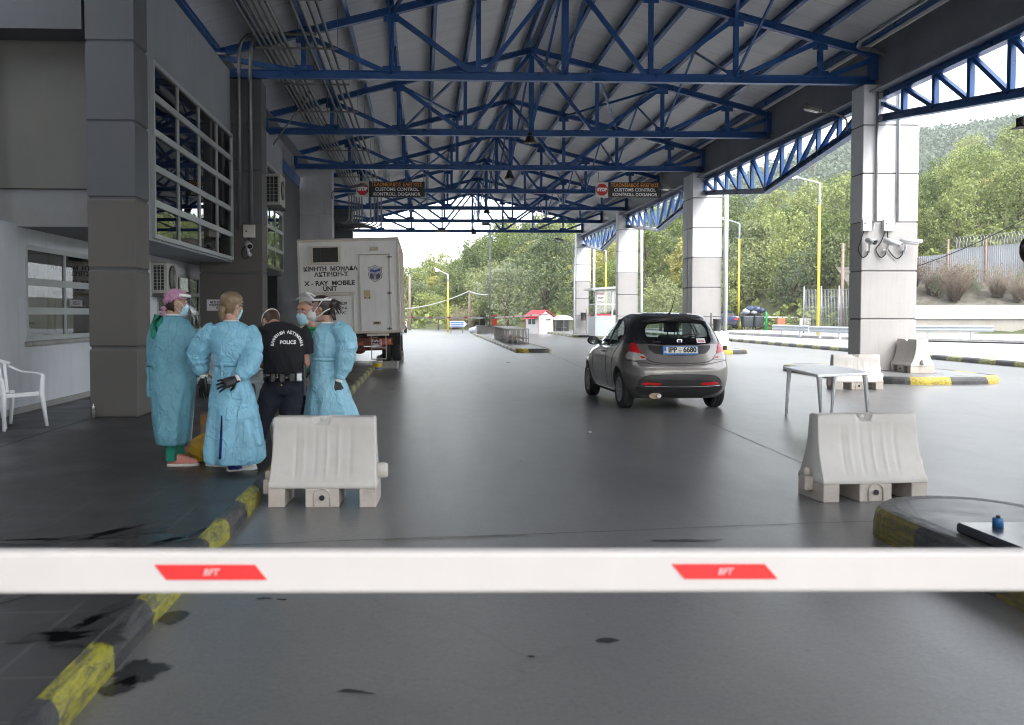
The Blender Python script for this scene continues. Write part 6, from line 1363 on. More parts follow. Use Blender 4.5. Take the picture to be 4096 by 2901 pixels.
def add_head(mb, M, neck_to, neck_r=0.054):
    k = len(mb.v); mb.loft([head_ring(q[0]) for q in HP])
    mb.loft([[V((x, y, z)) for x, y, z in ((-0.010, 0.080, 0.045), (0.010, 0.080, 0.045), (0.012, 0.07, 0.045), (-0.012, 0.07, 0.045))], [V((x, y, z)) for x, y, z in ((-0.013, 0.098, 0.005), (0.013, 0.098, 0.005), (0.017, 0.07, 0.005), (-0.017, 0.07, 0.005))], [V((x, y, z)) for x, y, z in ((-0.015, 0.112, -0.018), (0.015, 0.112, -0.018), (0.021, 0.072, -0.022), (-0.021, 0.072, -0.022))], [V((x, y, z)) for x, y, z in ((-0.008, 0.098, -0.030), (0.008, 0.098, -0.030), (0.012, 0.07, -0.03), (-0.012, 0.07, -0.03))]])
    mb.sphere((0, 0.080, -0.058), 0.017, 8, 0, 1.6, 0.6, 0.6)                              # lips
    for s in (-1, 1):
        mb.sphere((s * 0.077, -0.012, 0.004), 0.030, 8, 0, 0.35, 0.62, 1.08); mb.sphere((s * 0.034, 0.078, 0.055), 0.016, 8, 0, 1.6, 0.7, 0.5); mb.sphere((s * 0.043, 0.062, -0.005), 0.024, 8, 0, 1.0, 0.8, 0.8)
    mb.xf(M, k); a = M @ V((0, -0.03, -0.06)); mb.tube([a, a.lerp(V(neck_to), 0.55), V(neck_to)], [neck_r, neck_r, neck_r * 1.12], 16)
def add_eyes(M, parent, root):
    for s in (-1, 1):
        e = thing('eye', None, None); e.parent = parent
        a = MB(); a.sphere((s * 0.033, 0.0755, 0.028), 0.012, 8, 0, 1.2, 0.8, 0.75); a.xf(M); local(a.build('eyeball', mat('eye_white', (0.6, 0.58, 0.55), 0.25, var=0.02), e), root)
        a = MB(); a.sphere((s * 0.033, 0.0815, 0.028), 0.0062, 8, 0, 1, 0.7, 1); a.xf(M); local(a.build('iris', mat('dark_iris', (0.02, 0.012, 0.008), 0.15), e), root)
        a = MB(); a.tube([V((s * 0.014, 0.088, 0.050)), V((s * 0.034, 0.090, 0.057)), V((s * 0.054, 0.078, 0.050))], [0.003, 0.0045, 0.002], 6); a.xf(M); local(a.build('eyebrow', BROWN, e), root)
def head_shell(M, name, m, parent, root, grow, keep, nz_amp=0.004, zs=None, n=48, seed=0.0, thick=True):
    """a layer over the skull (hair, cap); keep(local point) says where it exists"""
    zs = zs or [-0.10 + 0.012 * k for k in range(19)] + [0.119, 0.123]
    rings = [];
    for z in zs:
        zz = min(z, 0.118); g = grow; r = head_ring(zz, g, n)
        if z > 0.118: r = [V((p.x * 0.3, p.y * 0.3 - 0.01, 0.118 + grow * 0.95)) for p in r]
        elif z > 0.09: r = [V((p.x, p.y, p.z + grow * (z - 0.09) / 0.028)) for p in r]
        rings.append([p + (p - V((0, 0, 0.0))).normalized() * nz_amp * nz(p.x * 28 + seed, p.y * 28, p.z * 28) for p in r])
    mb = MB(); vs = [p for r in rings for p in r]; fs = []
    for i in range(len(rings) - 1):
        for k in range(n):
            q = (i * n + k, i * n + (k + 1) % n, (i + 1) * n + (k + 1) % n, (i + 1) * n + k); c = (vs[q[0]] + vs[q[2]]) / 2
            if keep(c): fs.append(q)
    b = (len(rings) - 1) * n; fs.append(tuple(range(b, b + n))); mb.add(vs, fs, 0, True); mb.xf(M)
    o = mb.build(name, m, None, smooth=True); bm = bmesh.new(); bm.from_mesh(o.data); bmesh.ops.delete(bm, geom=[v for v in bm.verts if not v.link_faces], context='VERTS'); bm.to_mesh(o.data); bm.free()
    if thick: md = o.modifiers.new('thick', 'SOLIDIFY'); md.thickness = min(grow, 0.012); md.offset = -1
    o.parent = parent; return local(o, root)
def mask(M, parent, root, m, name='surgical_mask'):
    """pleated mask over nose, mouth and chin with ear loops"""
    rings = []
    for z, w, y in ((-0.112, 0.036, 0.066), (-0.095, 0.050, 0.094), (-0.07, 0.058, 0.104), (-0.045, 0.062, 0.109), (-0.02, 0.064, 0.116), (-0.002, 0.060, 0.106), (0.012, 0.046, 0.090)):
        rings.append([V((w * math.sin(a), y - 0.062 * (1 - math.cos(a)) ** 0.9 - 0.004 * math.cos(z * 260), z)) for a in (R(-88 + 176 * k / 18) for k in range(19))])
    mb = MB(); n = 19; mb.add([p for r in rings for p in r], [(i * n + k, i * n + k + 1, (i + 1) * n + k + 1, (i + 1) * n + k) for i in range(len(rings) - 1) for k in range(n - 1)], 0, True); mb.xf(M)
    g = thing(name, None, None); g.parent = parent; o = mb.build('panel', m, None, smooth=True); md = o.modifiers.new('thick', 'SOLIDIFY'); md.thickness = 0.003; o.parent = g; local(o, root)
    lp = MB()
    for s in (-1, 1): lp.tube([M @ V(q) for q in ((s * 0.060, 0.05, -0.002), (s * 0.074, 0.01, 0.022), (s * 0.079, -0.022, 0.015), (s * 0.078, -0.02, -0.02), (s * 0.068, 0.012, -0.055), (s * 0.056, 0.04, -0.075))], 0.0018, 5)
    local(lp.build('ear_loop', WEL, g), root)
def crinkle(amp, seed=0.0):
    """crisp folds of thin nonwoven film: broad sag, sharp ridges, fine crumple"""
    def fn(p):
        q = V((p.x + seed, p.y, p.z * 0.62)); w = V((noise.noise(q * 5 + V((9, 2, 4))), noise.noise(q * 5), noise.noise(q * 5 + V((1, 7, 3))))) * 0.10
        a = noise.noise((q + w) * 5.0); r1 = max(0, 1 - abs(noise.noise((q + w) * 6.5 + V((3, 1, 8)))) * 5.5) ** 1.3; r2 = max(0, 1 - abs(noise.noise((q + w) * 12.0 + V((5, 5, 1)))) * 4.5) ** 1.2
        return amp * (0.9 * a + 0.62 * r1 + 0.30 * r2 + 0.14 * noise.noise(q * 26) - 0.35)
    return fn
def hand(mb, wrist, d, palm, spread=0.12, curl=0.35, thumb=1, s=1.0, curls=None):
    """five-fingered hand: d = direction of the fingers, palm = palm normal, thumb side = +/-1 along d x palm"""
    w = V(wrist); d = V(d).normalized(); pn = V(palm); pn = (pn - d * pn.dot(d)).normalized(); sd = d.cross(pn).normalized()
    L = 0.088 * s
    mb.loft([[w + d * (t * L) + sd * (hw * math.cos(a)) + pn * (ht * math.sin(a)) for a in (2 * math.pi * k / 14 for k in range(14))] for t, hw, ht in ((-0.25, 0.026 * s, 0.021 * s), (0.0, 0.029 * s, 0.019 * s), (0.45, 0.040 * s, 0.018 * s), (0.85, 0.042 * s, 0.015 * s), (1.03, 0.038 * s, 0.011 * s))])
    for i, (o, ln) in enumerate(((0.031, 0.070), (0.0105, 0.080), (-0.0105, 0.074), (-0.031, 0.058))):
        c = (curls[i] if curls else curl) ; b = w + d * L * 0.98 + sd * (o * s * thumb); dr = (d + sd * (o / 0.031) * spread * thumb).normalized(); P = [b - dr * 0.012]; cur = b
        for j, (fr, bend) in enumerate(((0.42, 0.6), (0.32, 1.1), (0.26, 0.9))):
            ang = c * bend; dr = (dr * math.cos(ang) + pn * math.sin(ang)).normalized(); P.append(cur); cur = cur + dr * ln * fr * s
        P.append(cur); mb.tube(P, [0.0100 * s, 0.0098 * s, 0.0090 * s, 0.0083 * s, 0.0062 * s], 8)
    b = w + d * L * 0.22 + sd * 0.026 * s * thumb; t1 = (d * 0.62 + sd * 0.75 * thumb + pn * 0.35).normalized(); t2 = (d * 0.9 + sd * 0.28 * thumb + pn * 0.4).normalized()
    mb.tube([b - t1 * 0.012, b + t1 * 0.022 * s, b + t1 * 0.036 * s, b + t1 * 0.036 * s + t2 * 0.03 * s], [0.015 * s, 0.0125 * s, 0.011 * s, 0.0075 * s], 8)
def glove(parent, root, *a, **k):
    mb = MB(); hand(mb, *a, **k); return local(remesh(mb, 'glove', BLKG, parent, 0.004, None, 3), root)
def wrinkle(amp, f, seed=0.0, aniso=(1, 1, 1)):
    def fn(p):
        q = V((p.x * f * aniso[0] + seed, p.y * f * aniso[1], p.z * f * aniso[2])); a = noise.noise(q); b = noise.noise(q * 2.1 + V((7, 3, 1))); c = 1 - abs(noise.noise(q * 1.3 + V((3, 9, 4)))) * 2
        return amp * (a * 0.5 + b * 0.3 + 0.5 * max(0, c) ** 3 - 0.15)
    return fn
def z3(zx, zy, Y): return atY((500 + zx / 1.98) / 1.786, (1080 + zy / 1.98) / 1.786, Y)
def px_ring(zy, xl, xr, Y, ry, e=2.4, fold=None, rot=0.0, n=48):
    a = z3(xl, zy, Y); b = z3(xr, zy, Y); return sup((a + b) / 2, (b.x - a.x) / 2, ry, n, e, rot, fold)
def folds(k, amp, ph=0.0, seed=0.0): return lambda a: amp * (math.cos(k * a + ph) * 0.55 + math.cos((k * 0.6 + 1) * a + ph * 2.3) * 0.45 + 0.7 * nz(math.cos(a) * 2.4 + seed, math.sin(a) * 2.4))
def sleeve(mb, pts, rs, seed=0.0, k=7):
    P = catmull(pts, 6); n = len(P) - 1; rr = [interp(i / n * (len(rs) - 1), list(enumerate(rs))) * (1 + 0.045 * math.sin(i * 1.7 + seed) + 0.05 * nz(i * 0.8, seed)) for i in range(n + 1)]; mb.tube(P, rr, 18)
def shoe(M, parent, root, m, name='shoe', L=0.25, sole=SOLE):
    g = thing(name, None, None); g.parent = parent
    up = MB(); up.loft([sup(V((0, y, h / 2 + 0.018)), w, h / 2, 20, 2.6, ax=V((1, 0, 0)), ay=V((0, 0, 1))) for y, w, h in ((-0.085, 0.022, 0.06), (-0.075, 0.034, 0.085), (-0.03, 0.037, 0.095), (0.02, 0.040, 0.085), (0.07, 0.046, 0.062), (0.12, 0.045, 0.048), (0.15, 0.034, 0.038), (0.165, 0.015, 0.024))]); up.xf(M); local(up.build('upper', m, g, smooth=True), root)
    so = MB(); P = [(0.024, -0.092), (0.036, -0.07), (0.038, -0.02), (0.042, 0.03), (0.049, 0.08), (0.047, 0.125), (0.034, 0.158), (0.012, 0.173)]; so.prism([V((x, y, 0.0)) for x, y in P] + [V((-x, y, 0.0)) for x, y in P[::-1]], (0, 0, 0.024)); so.xf(M); local(so.build('sole', sole, g, bevel=0.006), root)
def person(label, p, group=None): return thing('person', label, 'person', tuple(p), 0, group)
GRPN = None
def shield(M, parent, root, lean=0.0, band=WEL):
    """clear visor hung from a head band, standing off the face"""
    g = thing('face_shield', None, None); g.parent = parent; rows = []
    for z, y, w in ((0.075, 0.115, 0.088), (0.03, 0.125 + lean * 0.35, 0.094), (-0.04, 0.135 + lean * 0.75, 0.098), (-0.12, 0.140 + lean, 0.098), (-0.155, 0.142 + lean * 1.1, 0.08)): rows.append([M @ V((w * math.sin(a) * 1.05, y - 0.115 * (1 - math.cos(a)), z)) for a in (R(-82 + 164 * k / 20) for k in range(21))])
    v = MB(); v.add([p for r in rows for p in r], [(i * 21 + k, i * 21 + k + 1, (i + 1) * 21 + k + 1, (i + 1) * 21 + k) for i in range(4) for k in range(20)], 0, True); local(v.build('visor', VISOR, g, smooth=True), root)
    b = MB(); b.tube([M @ V((0.092 * math.sin(a), 0.112 - 0.115 * (1 - math.cos(a)), 0.080)) for a in (R(-85 + 170 * k / 16) for k in range(17))], (0.013, 0.006), 8); local(b.build('brow_band', WEL, g), root)
    e = MB(); e.tube([M @ p for p in (V((math.copysign(0.088, q) * (1 if abs(q) < 3 else 0.9), 0, 0)) for q in ())] or [M @ V((0.0885 * math.cos(a), -0.006 + 0.112 * math.sin(a), 0.062 - 0.03 * math.sin(a) * -1 * 0.6)) for a in (R(-200 + 220 * k / 20) for k in range(21))], (0.010, 0.003), 6); local(e.build('elastic_strap', band, g), root)
# =============================================================== woman with pink cap (left, facing right)
Y1 = 8.62; f1 = atZ(405, 1043, PZ); pr = person('person in shaded teal gown with pink printed cap and face shield, facing right', (f1.x, f1.y, PZ))
H1_ = head_M(z3(408, 270, Y1), -72, -6, 0); neck1 = z3(375, 420, Y1)
mb = MB(); add_head(mb, H1_, neck1)
hip1 = z3(365, 900, Y1); sh1l = z3(250, 450, Y1 - 0.02); sh1r = z3(470, 470, Y1 + 0.10)
mb.loft([px_ring(440, 250, 490, Y1 + .03, 0.10), px_ring(560, 235, 500, Y1 + .03, 0.115), px_ring(740, 250, 480, Y1 + .03, 0.105), px_ring(900, 235, 500, Y1 + .03, 0.12)])
el1 = z3(535, 690, Y1 + 0.06); wr1 = z3(600, 830, Y1 + 0.30); mb.tube([sh1r, el1, wr1], [0.05, 0.042, 0.028], 12)
el1b = z3(455, 680, Y1 + 0.34); wr1b = z3(590, 820, Y1 + 0.46); mb.tube([sh1l + V((0.05, 0.25, 0)), el1b, wr1b], [0.05, 0.042, 0.028], 12)
hand(mb, wr1b, (0.8, 0.4, -0.2), (0, 0, -1), curl=0.5, thumb=-1)
for a, b, dy in (((330, 900), (372, 1500), -.02), ((420, 900), (430, 1480), .12)): mb.tube([z3(*a, Y1 + dy), z3((a[0] + b[0]) / 2, 1200, Y1 + dy), z3(*b, Y1 + dy)], [0.085, 0.058, 0.04], 12)
body1 = local(remesh(mb, 'body', SKIN, pr, 0.0075), pr); add_eyes(H1_, pr, pr)
gm = MB(); F = folds
gm.loft([px_ring(352, 340, 420, Y1, 0.075), px_ring(380, 275, 470, Y1 + .01, 0.11), px_ring(430, 215, 520, Y1 + .02, 0.15), px_ring(520, 183, 545, Y1 + .03, 0.178), px_ring(620, 175, 552, Y1 + .04, 0.185, fold=F(9, .012, 1)), px_ring(740, 178, 545, Y1 + .04, 0.18, fold=F(11, .022, 2)), px_ring(860, 190, 560, Y1 + .04, 0.19, fold=F(11, .022, 3)), px_ring(1000, 212, 548, Y1 + .03, 0.20, fold=F(9, .03, 3.3)), px_ring(1180, 225, 530, Y1 + .02, 0.20, fold=F(8, .038, 3.5)), px_ring(1300, 240, 515, Y1 + .01, 0.20, fold=F(8, .042, 3.6)), px_ring(1372, 258, 502, Y1 + .01, 0.195, fold=F(8, .045, 3.6))])
sleeve(gm, [z3(430, 440, Y1 + .02), z3(490, 540, Y1 + .0), z3(535, 690, Y1 + .05), z3(585, 810, Y1 + .26)], [0.085, 0.105, 0.10, 0.06], 1.0)
sleeve(gm, [sh1l + V((0.08, 0.24, 0)), el1b, wr1b], [0.08, 0.085, 0.055], 2.0)
local(remesh(gm, 'gown', GOWNT, pr, 0.0095, crinkle(0.007, 2.0)), pr)
tb = MB(); tb.tube([z3(172, 748, Y1 - .06), z3(205, 742, Y1 - .16), z3(235, 760, Y1 - .2)], (0.022, 0.012), 8); tb.tube(catmull([z3(180, 770, Y1 - .08), z3(192, 850, Y1 - .09), z3(186, 930, Y1 - .08), z3(194, 1005, Y1 - .08)], 4), (0.022, 0.003), 6); tb.tube(catmull([z3(206, 770, Y1 - .1), z3(214, 880, Y1 - .11), z3(210, 960, Y1 - .1)], 4), (0.018, 0.003), 6); local(tb.build('waist_tie', GOWNT, pr), pr)
# green scrub top showing where the gown is open at the back
sg = MB(); back = [(232, 352), (300, 362), (300, 400), (262, 470), (228, 562), (205, 520), (203, 440)]
gb = [o for o in pr.children if o.name.startswith('gown')][0]; gbv = BVHTree.FromPolygons([tuple(v.co + pr.location) for v in gb.data.vertices], [tuple(p.vertices) for p in gb.data.polygons])
def drape(poly, bvh, name, m, parent, root, off=0.004, n=40, rings=6, flat=None):
    C = resample(poly, n); cx = sum(p[0] for p in C) / n; cy = sum(p[1] for p in C) / n; rr = []
    for k in range(rings + 1):
        r = []
        for x, y in C:
            q = 1 - k / rings; w = z3(cx + (x - cx) * max(q, 0.01), cy + (y - cy) * max(q, 0.01), 6.0); d = (w - CAM).normalized(); h, nn, i, _ = bvh.ray_cast(CAM, d)
            r.append((h + (nn if nn.dot(d) < 0 else -nn) * off) if h else z3(cx + (x - cx) * q, cy + (y - cy) * q, flat or 8.5))
        rr.append(r)
    mb = MB(); mb.loft(rr, 0, True, True); return local(mb.build(name, m, parent, smooth=True), root)
drape(back, gbv, 'scrub_top', SCRUBG, pr, pr)
cl = MB(); cl.tube([p for p in px_ring(356, 322, 438, Y1, 0.088, n=24)], 0.008, 6, closed=True); local(cl.build('collar_band', WEL, pr), pr)
tr = MB()
for xl, xr, dx, dy in ((318, 420, 0, 0.0), (392, 466, 0, 0.14)):
    tr.loft([px_ring(1150, xl - 5, xr + 5, Y1 - .02 + dy, 0.09), px_ring(1350, xl, xr, Y1 - .02 + dy, 0.085, fold=F(5, .03)), px_ring(1450, xl + 4, xr, Y1 - .02 + dy, 0.08, fold=F(6, .05)), px_ring(1512, xl + 6, xr - 2, Y1 - .02 + dy, 0.078, fold=F(6, .06))])
local(remesh(tr, 'trousers', SCRUBG, pr, 0.009, wrinkle(0.010, 9, 1)), pr)
fa = atZ(405, 1045, PZ); shoe(Matrix.Translation((fa.x - 0.03, fa.y + 0.03, PZ)) @ Matrix.Rotation(R(-82), 4, 'Z') @ Matrix.Scale(1.05, 4), pr, pr, SHOEP); fb = atZ(420, 1028, PZ); shoe(Matrix.Translation((fb.x - 0.02, fb.y + 0.06, PZ)) @ Matrix.Rotation(R(-72), 4, 'Z'), pr, pr, SHOEP)
cap = thing('surgical_cap', None, None); cap.parent = pr
head_shell(H1_, 'crown', PINKC, cap, pr, 0.018, lambda p: p.z > 0.045 - 0.55 * max(0, -p.y) - 0.0 and not (p.z < 0.075 and p.y > 0.06), 0.008, seed=3)
kn = MB(); a = H1_ @ V((0, -0.105, -0.05)); kn.sphere(a, 0.028, 8, 0, 1, 1, 0.8); kn.tube([a, a + V((0.0, -0.02, -0.06)), a + V((0.015, -0.02, -0.11))], [0.014, 0.012, 0.005], 8); kn.tube([a, a + V((-0.02, -0.01, -0.05)), a + V((-0.02, -0.01, -0.09))], [0.012, 0.012, 0.005], 8); local(kn.build('tied_knot', PINKC, cap), pr)
head_shell(H1_, 'hair', BROWN, pr, pr, 0.007, lambda p: p.z < 0.06 and p.y < -0.02 - 0.3 * max(0, p.z) and p.z > -0.085, 0.004, seed=5)
mask(H1_, pr, pr, MASKB); shield(H1_, pr, pr, 0.06, BEL)
# =============================================================== blonde woman seen from behind
Y2 = 8.34; f2 = atZ(520, 1052, PZ); pr = person('person with gathered blonde hair in bright blue gown, back to the camera, gloved hands low', (f2.x, f2.y, PZ))
H2_ = head_M(z3(845, 292, Y2 + .02), -34, -10, 0); neck2 = z3(838, 430, Y2)
mb = MB(); add_head(mb, H2_, neck2)
mb.loft([px_ring(450, 690, 990, Y2, 0.09), px_ring(580, 690, 980, Y2, 0.105), px_ring(740, 720, 940, Y2, 0.09), px_ring(900, 690, 980, Y2, 0.11)])
elL = z3(600, 680, Y2 + .06); wrL = z3(628, 842, Y2 + .05); mb.tube([z3(690, 480, Y2), elL, wrL], [0.05, 0.042, 0.028], 12)
elR = z3(1005, 690, Y2 - .02); wrR = z3(885, 862, Y2 - .20); mb.tube([z3(985, 480, Y2), elR, wrR], [0.05, 0.042, 0.028], 12)
for a, b in (((770, 900), (745, 1540)), ((900, 900), (875, 1560))): mb.tube([z3(*a, Y2), z3((a[0] + b[0]) / 2, 1200, Y2), z3(*b, Y2)], [0.09, 0.06, 0.04], 12)
local(remesh(mb, 'body', SKIN, pr, 0.0075), pr); add_eyes(H2_, pr, pr)
gm = MB()
gm.loft([px_ring(400, 785, 895, Y2, 0.075), px_ring(425, 720, 960, Y2, 0.10), px_ring(470, 665, 1015, Y2, 0.125), px_ring(560, 665, 1010, Y2, 0.145, fold=F(9, .02, 1)), px_ring(660, 690, 985, Y2, 0.145, fold=F(11, .035, 2)), px_ring(725, 708, 950, Y2, 0.135, fold=F(13, .05, 2)), px_ring(745, 712, 940, Y2, 0.130, fold=F(13, .02, 2)), px_ring(775, 700, 945, Y2, 0.14, fold=F(12, .055, 2.4)), px_ring(880, 688, 985, Y2, 0.165, fold=F(11, .05, 2.6)), px_ring(1000, 676, 1030, Y2, 0.185, fold=F(10, .06, 2.8)), px_ring(1150, 655, 1060, Y2, 0.21, fold=F(9, .075, 3.0)), px_ring(1300, 632, 1085, Y2, 0.235, fold=F(9, .085, 3.1)), px_ring(1420, 622, 1108, Y2, 0.25, fold=F(9, .09, 3.15)), px_ring(1490, 632, 1112, Y2, 0.25, fold=F(9, .09, 3.2)), px_ring(1522, 660, 1085, Y2, 0.245, fold=F(9, .09, 3.2))])
sleeve(gm, [z3(725, 460, Y2), z3(660, 520, Y2 + .0), z3(588, 640, Y2 + .04), z3(590, 740, Y2 + .06), z3(625, 830, Y2 + .05)], [0.078, 0.092, 0.108, 0.10, 0.052], 3.0)
sleeve(gm, [z3(960, 460, Y2), z3(1000, 540, Y2), z3(1003, 660, Y2 - .05), z3(975, 760, Y2 - .14), z3(900, 850, Y2 - .20)], [0.078, 0.088, 0.098, 0.095, 0.05], 4.0)
gown2 = local(remesh(gm, 'gown', GOWN, pr, 0.0085, crinkle(0.0095, 5.0)), pr)
gbv2 = BVHTree.FromPolygons([tuple(v.co + pr.location) for v in gown2.data.vertices], [tuple(p.vertices) for p in gown2.data.polygons])
drape([(762, 1150), (772, 1150), (772, 1300), (764, 1500), (742, 1500), (754, 1300)], gbv2, 'scrub_showing', SCRUBN, pr, pr, 0.003)
wt = MB(); wt.tube([p + (p - (z3(826, 742, Y2))).normalized() * 0.004 for p in px_ring(742, 708, 944, Y2, 0.140, n=32, fold=F(13, .02, 2))], (0.018, 0.005), 6, closed=True); wt.tube(catmull([z3(770, 750, Y2 - .15), z3(765, 850, Y2 - .165), z3(772, 940, Y2 - .17)], 4), (0.013, 0.003), 6); local(wt.build('waist_tie', GOWN, pr), pr)
cl = MB(); cl.tube(px_ring(402, 788, 893, Y2, 0.085, n=24), 0.007, 6, closed=True); local(cl.build('collar_band', WEL, pr), pr)
tr = MB()
for xl, xr, yb in ((690, 792, 1535), (815, 930, 1570)): tr.loft([px_ring(1250, xl - 5, xr + 5, Y2, 0.09), px_ring(1480, xl, xr, Y2, 0.085, fold=F(5, .05)), px_ring(yb, xl + 4, xr - 2, Y2 - .0, 0.082, fold=F(6, .06))])
local(remesh(tr, 'trousers', SCRUBN, pr, 0.009, wrinkle(0.012, 9, 4)), pr)
fa = atZ(486, 1047, PZ); shoe(Matrix.Translation((fa.x + 0.03, fa.y + 0.05, PZ)) @ Matrix.Rotation(R(62), 4, 'Z'), pr, pr, SHOEW, 'clog', sole=SHOEW); fb = atZ(534, 1056, PZ); shoe(Matrix.Translation((fb.x - 0.02, fb.y + 0.05, PZ)) @ Matrix.Rotation(R(-66), 4, 'Z'), pr, pr, SHOEW, 'clog', sole=SHOEW)
glove(pr, pr, z3(622, 858, Y2 + .03), (-0.05, -0.05, -1), (0.5, 0.9, 0), 0.10, 0.25, -1, 1.12)
glove(pr, pr, z3(880, 868, Y2 - .22), (-0.93, -0.15, -0.32), (0.1, 1, -0.25), 0.22, 0.28, 1, 1.12)
cf = MB()
for c, d in ((z3(625, 845, Y2 + .04), V((0, 0, 1))), (z3(890, 858, Y2 - .21), V((0.8, 0.3, 0.4)))): cf.tube([c - d.normalized() * 0.012, c + d.normalized() * 0.016], 0.036, 14)
local(cf.build('sleeve_cuff', WEL, pr), pr)
hr = head_shell(H2_, 'hair', BLOND, pr, pr, 0.013, lambda p: not (p.y > 0.035 and p.z < 0.085) and p.z > -0.075 - 0.2 * max(0, -p.y) and not (abs(p.x) > 0.06 and -0.05 < p.y and p.z < 0.01 and p.y > -0.03), 0.005, seed=9)
bn = MB(); a = H2_ @ V((0, -0.112, -0.062)); bn.tube([H2_ @ V((0, -0.105, -0.02)), a, a + V((0, 0.005, -0.05)), a + V((0, 0.012, -0.09))], [0.034, 0.028, 0.022, 0.008], 14); local(bn.build('gathered_tail', BLOND, pr), pr)
mask(H2_, pr, pr, MASKB)
# =============================================================== police officer, bending over the table
Y3 = 8.86; p3 = atZ(640, 1010, PZ); pr = person('police officer in black polo, back to camera, bending over the table', (z3(1250, 900, Y3).x, Y3, PZ))
H3_ = head_M(z3(1162, 424, Y3 + .17), 30, -56, 6); neck3 = z3(1205, 480, Y3 + .02)
mb = MB(); add_head(mb, H3_, neck3, 0.062)
mb.loft([px_ring(470, 1130, 1370, Y3, 0.10), px_ring(600, 1110, 1400, Y3, 0.11), px_ring(800, 1120, 1395, Y3 - .02, 0.11), px_ring(930, 1110, 1400, Y3 - .02, 0.12)])
mb.tube([z3(1110, 520, Y3), z3(1075, 740, Y3 + .02), z3(1150, 790, Y3 + .28)], [0.052, 0.046, 0.032], 14); hand(mb, z3(1150, 790, Y3 + .28), (0.4, 0.8, -0.3), (0, -.3, -1), curl=0.7, thumb=1)
mb.tube([z3(1400, 520, Y3), z3(1428, 740, Y3 + .04), z3(1400, 800, Y3 + .30)], [0.052, 0.045, 0.032], 14); hand(mb, z3(1400, 800, Y3 + .30), (-0.3, 0.8, -0.3), (0, -.3, -1), curl=0.7, thumb=-1)
kneeL = z3(1075, 1190, Y3 - .02); kneeR = z3(1300, 1250, Y3)
mb.tube([z3(1190, 930, Y3), kneeL, V((kneeL.x - 0.10, Y3 + 0.02, PZ + 0.09))], [0.08, 0.055, 0.042], 12); mb.tube([z3(1325, 930, Y3), kneeR, V((kneeR.x + 0.02, Y3, PZ + 0.09))], [0.08, 0.055, 0.042], 12)
local(remesh(mb, 'body', SKINR, pr, 0.008), pr); add_eyes(H3_, pr, pr)
pm = MB()
pm.loft([px_ring(408, 1165, 1262, Y3 + .05, 0.07), px_ring(430, 1115, 1340, Y3 + .03, 0.10), px_ring(470, 1078, 1410, Y3, 0.125), px_ring(560, 1078, 1425, Y3 - .03, 0.145), px_ring(660, 1096, 1418, Y3 - .05, 0.15, fold=F(7, .015, 1)), px_ring(770, 1104, 1415, Y3 - .04, 0.145, fold=F(9, .025, 2)), px_ring(835, 1102, 1418, Y3 - .03, 0.145, fold=F(9, .03, 2.3))])
sleeve(pm, [z3(1130, 480, Y3), z3(1085, 560, Y3), z3(1072, 690, Y3 + .0)], [0.085, 0.088, 0.078], 1.0); sleeve(pm, [z3(1375, 480, Y3), z3(1420, 560, Y3), z3(1428, 655, Y3 + .02)], [0.085, 0.085, 0.072], 2.0)
polo = local(remesh(pm, 'polo_shirt', POLO, pr, 0.009, wrinkle(0.012, 7, 3.0, (1, 1, 0.6))), pr)
pb = BVHTree.FromPolygons([tuple(v.co + pr.location) for v in polo.data.vertices], [tuple(p.vertices) for p in polo.data.polygons])
def back_text(ch, zx, zy, h, ang, w=None):
    c = z3(zx, zy, Y3 - 0.2); o = text(ch, h, WHITE, None, Matrix.Rotation(R(90), 4, 'X'), bold=0.0012, ext=0.0)
    M = Matrix.Translation(c) @ Matrix.Rotation(-ang, 4, 'Y')
    for v in o.data.vertices:
        q = M @ v.co; d = (q - CAM).normalized(); hh, nn, i, _ = pb.ray_cast(CAM, d); v.co = (hh - d * 0.006) if hh else q
    o.data.transform(Matrix.Translation(-V(pr.location))); o.parent = pr; return o
S_T = 'ΕΛΛΗΝΙΚΗ ΑΣΤΥΝΟΜΙΑ'; T = []; cxx, cyy, rr0 = 1283, 588, 104
for i, ch in enumerate(S_T):
    if ch == ' ': continue
    a = R(-88 + 176 * i / (len(S_T) - 1)); T.append(back_text(ch, cxx + rr0 * 1.10 * math.sin(a), cyy - rr0 * math.cos(a) + 8, 0.034, -a))
T.append(back_text('POLICE', 1290, 574, 0.044, 0.0)); o = join_text(T, 'back_lettering')
tr = MB(); hipL = z3(1195, 930, Y3 - .02); hipR = z3(1325, 930, Y3 - .02)
tr.loft([px_ring(820, 1112, 1412, Y3 - .02, 0.135), px_ring(880, 1106, 1412, Y3 - .02, 0.14), px_ring(950, 1108, 1402, Y3 - .02, 0.135), px_ring(985, 1125, 1395, Y3 - .02, 0.12)])
tr.tube([hipL, z3(1120, 1080, Y3 - .02), kneeL + V((-.0, 0, -.04)), V((kneeL.x - 0.10, Y3 + 0.02, PZ + 0.06))], [0.12, 0.098, 0.08, 0.075], 18); tr.tube([hipR, z3(1310, 1090, Y3 - .01), kneeR, V((kneeR.x + 0.02, Y3, PZ + 0.06))], [0.115, 0.10, 0.085, 0.075], 18)
local(remesh(tr, 'trousers', TROU, pr, 0.010, wrinkle(0.012, 7, 6)), pr)
bt = thing('duty_belt', None, None); bt.parent = pr
b_ = MB(); b_.loft([px_ring(822, 1098, 1420, Y3 - .03, 0.158, n=40), px_ring(872, 1096, 1420, Y3 - .03, 0.158, n=40)]); local(b_.build('strap', LEATH, bt, smooth=True), pr)
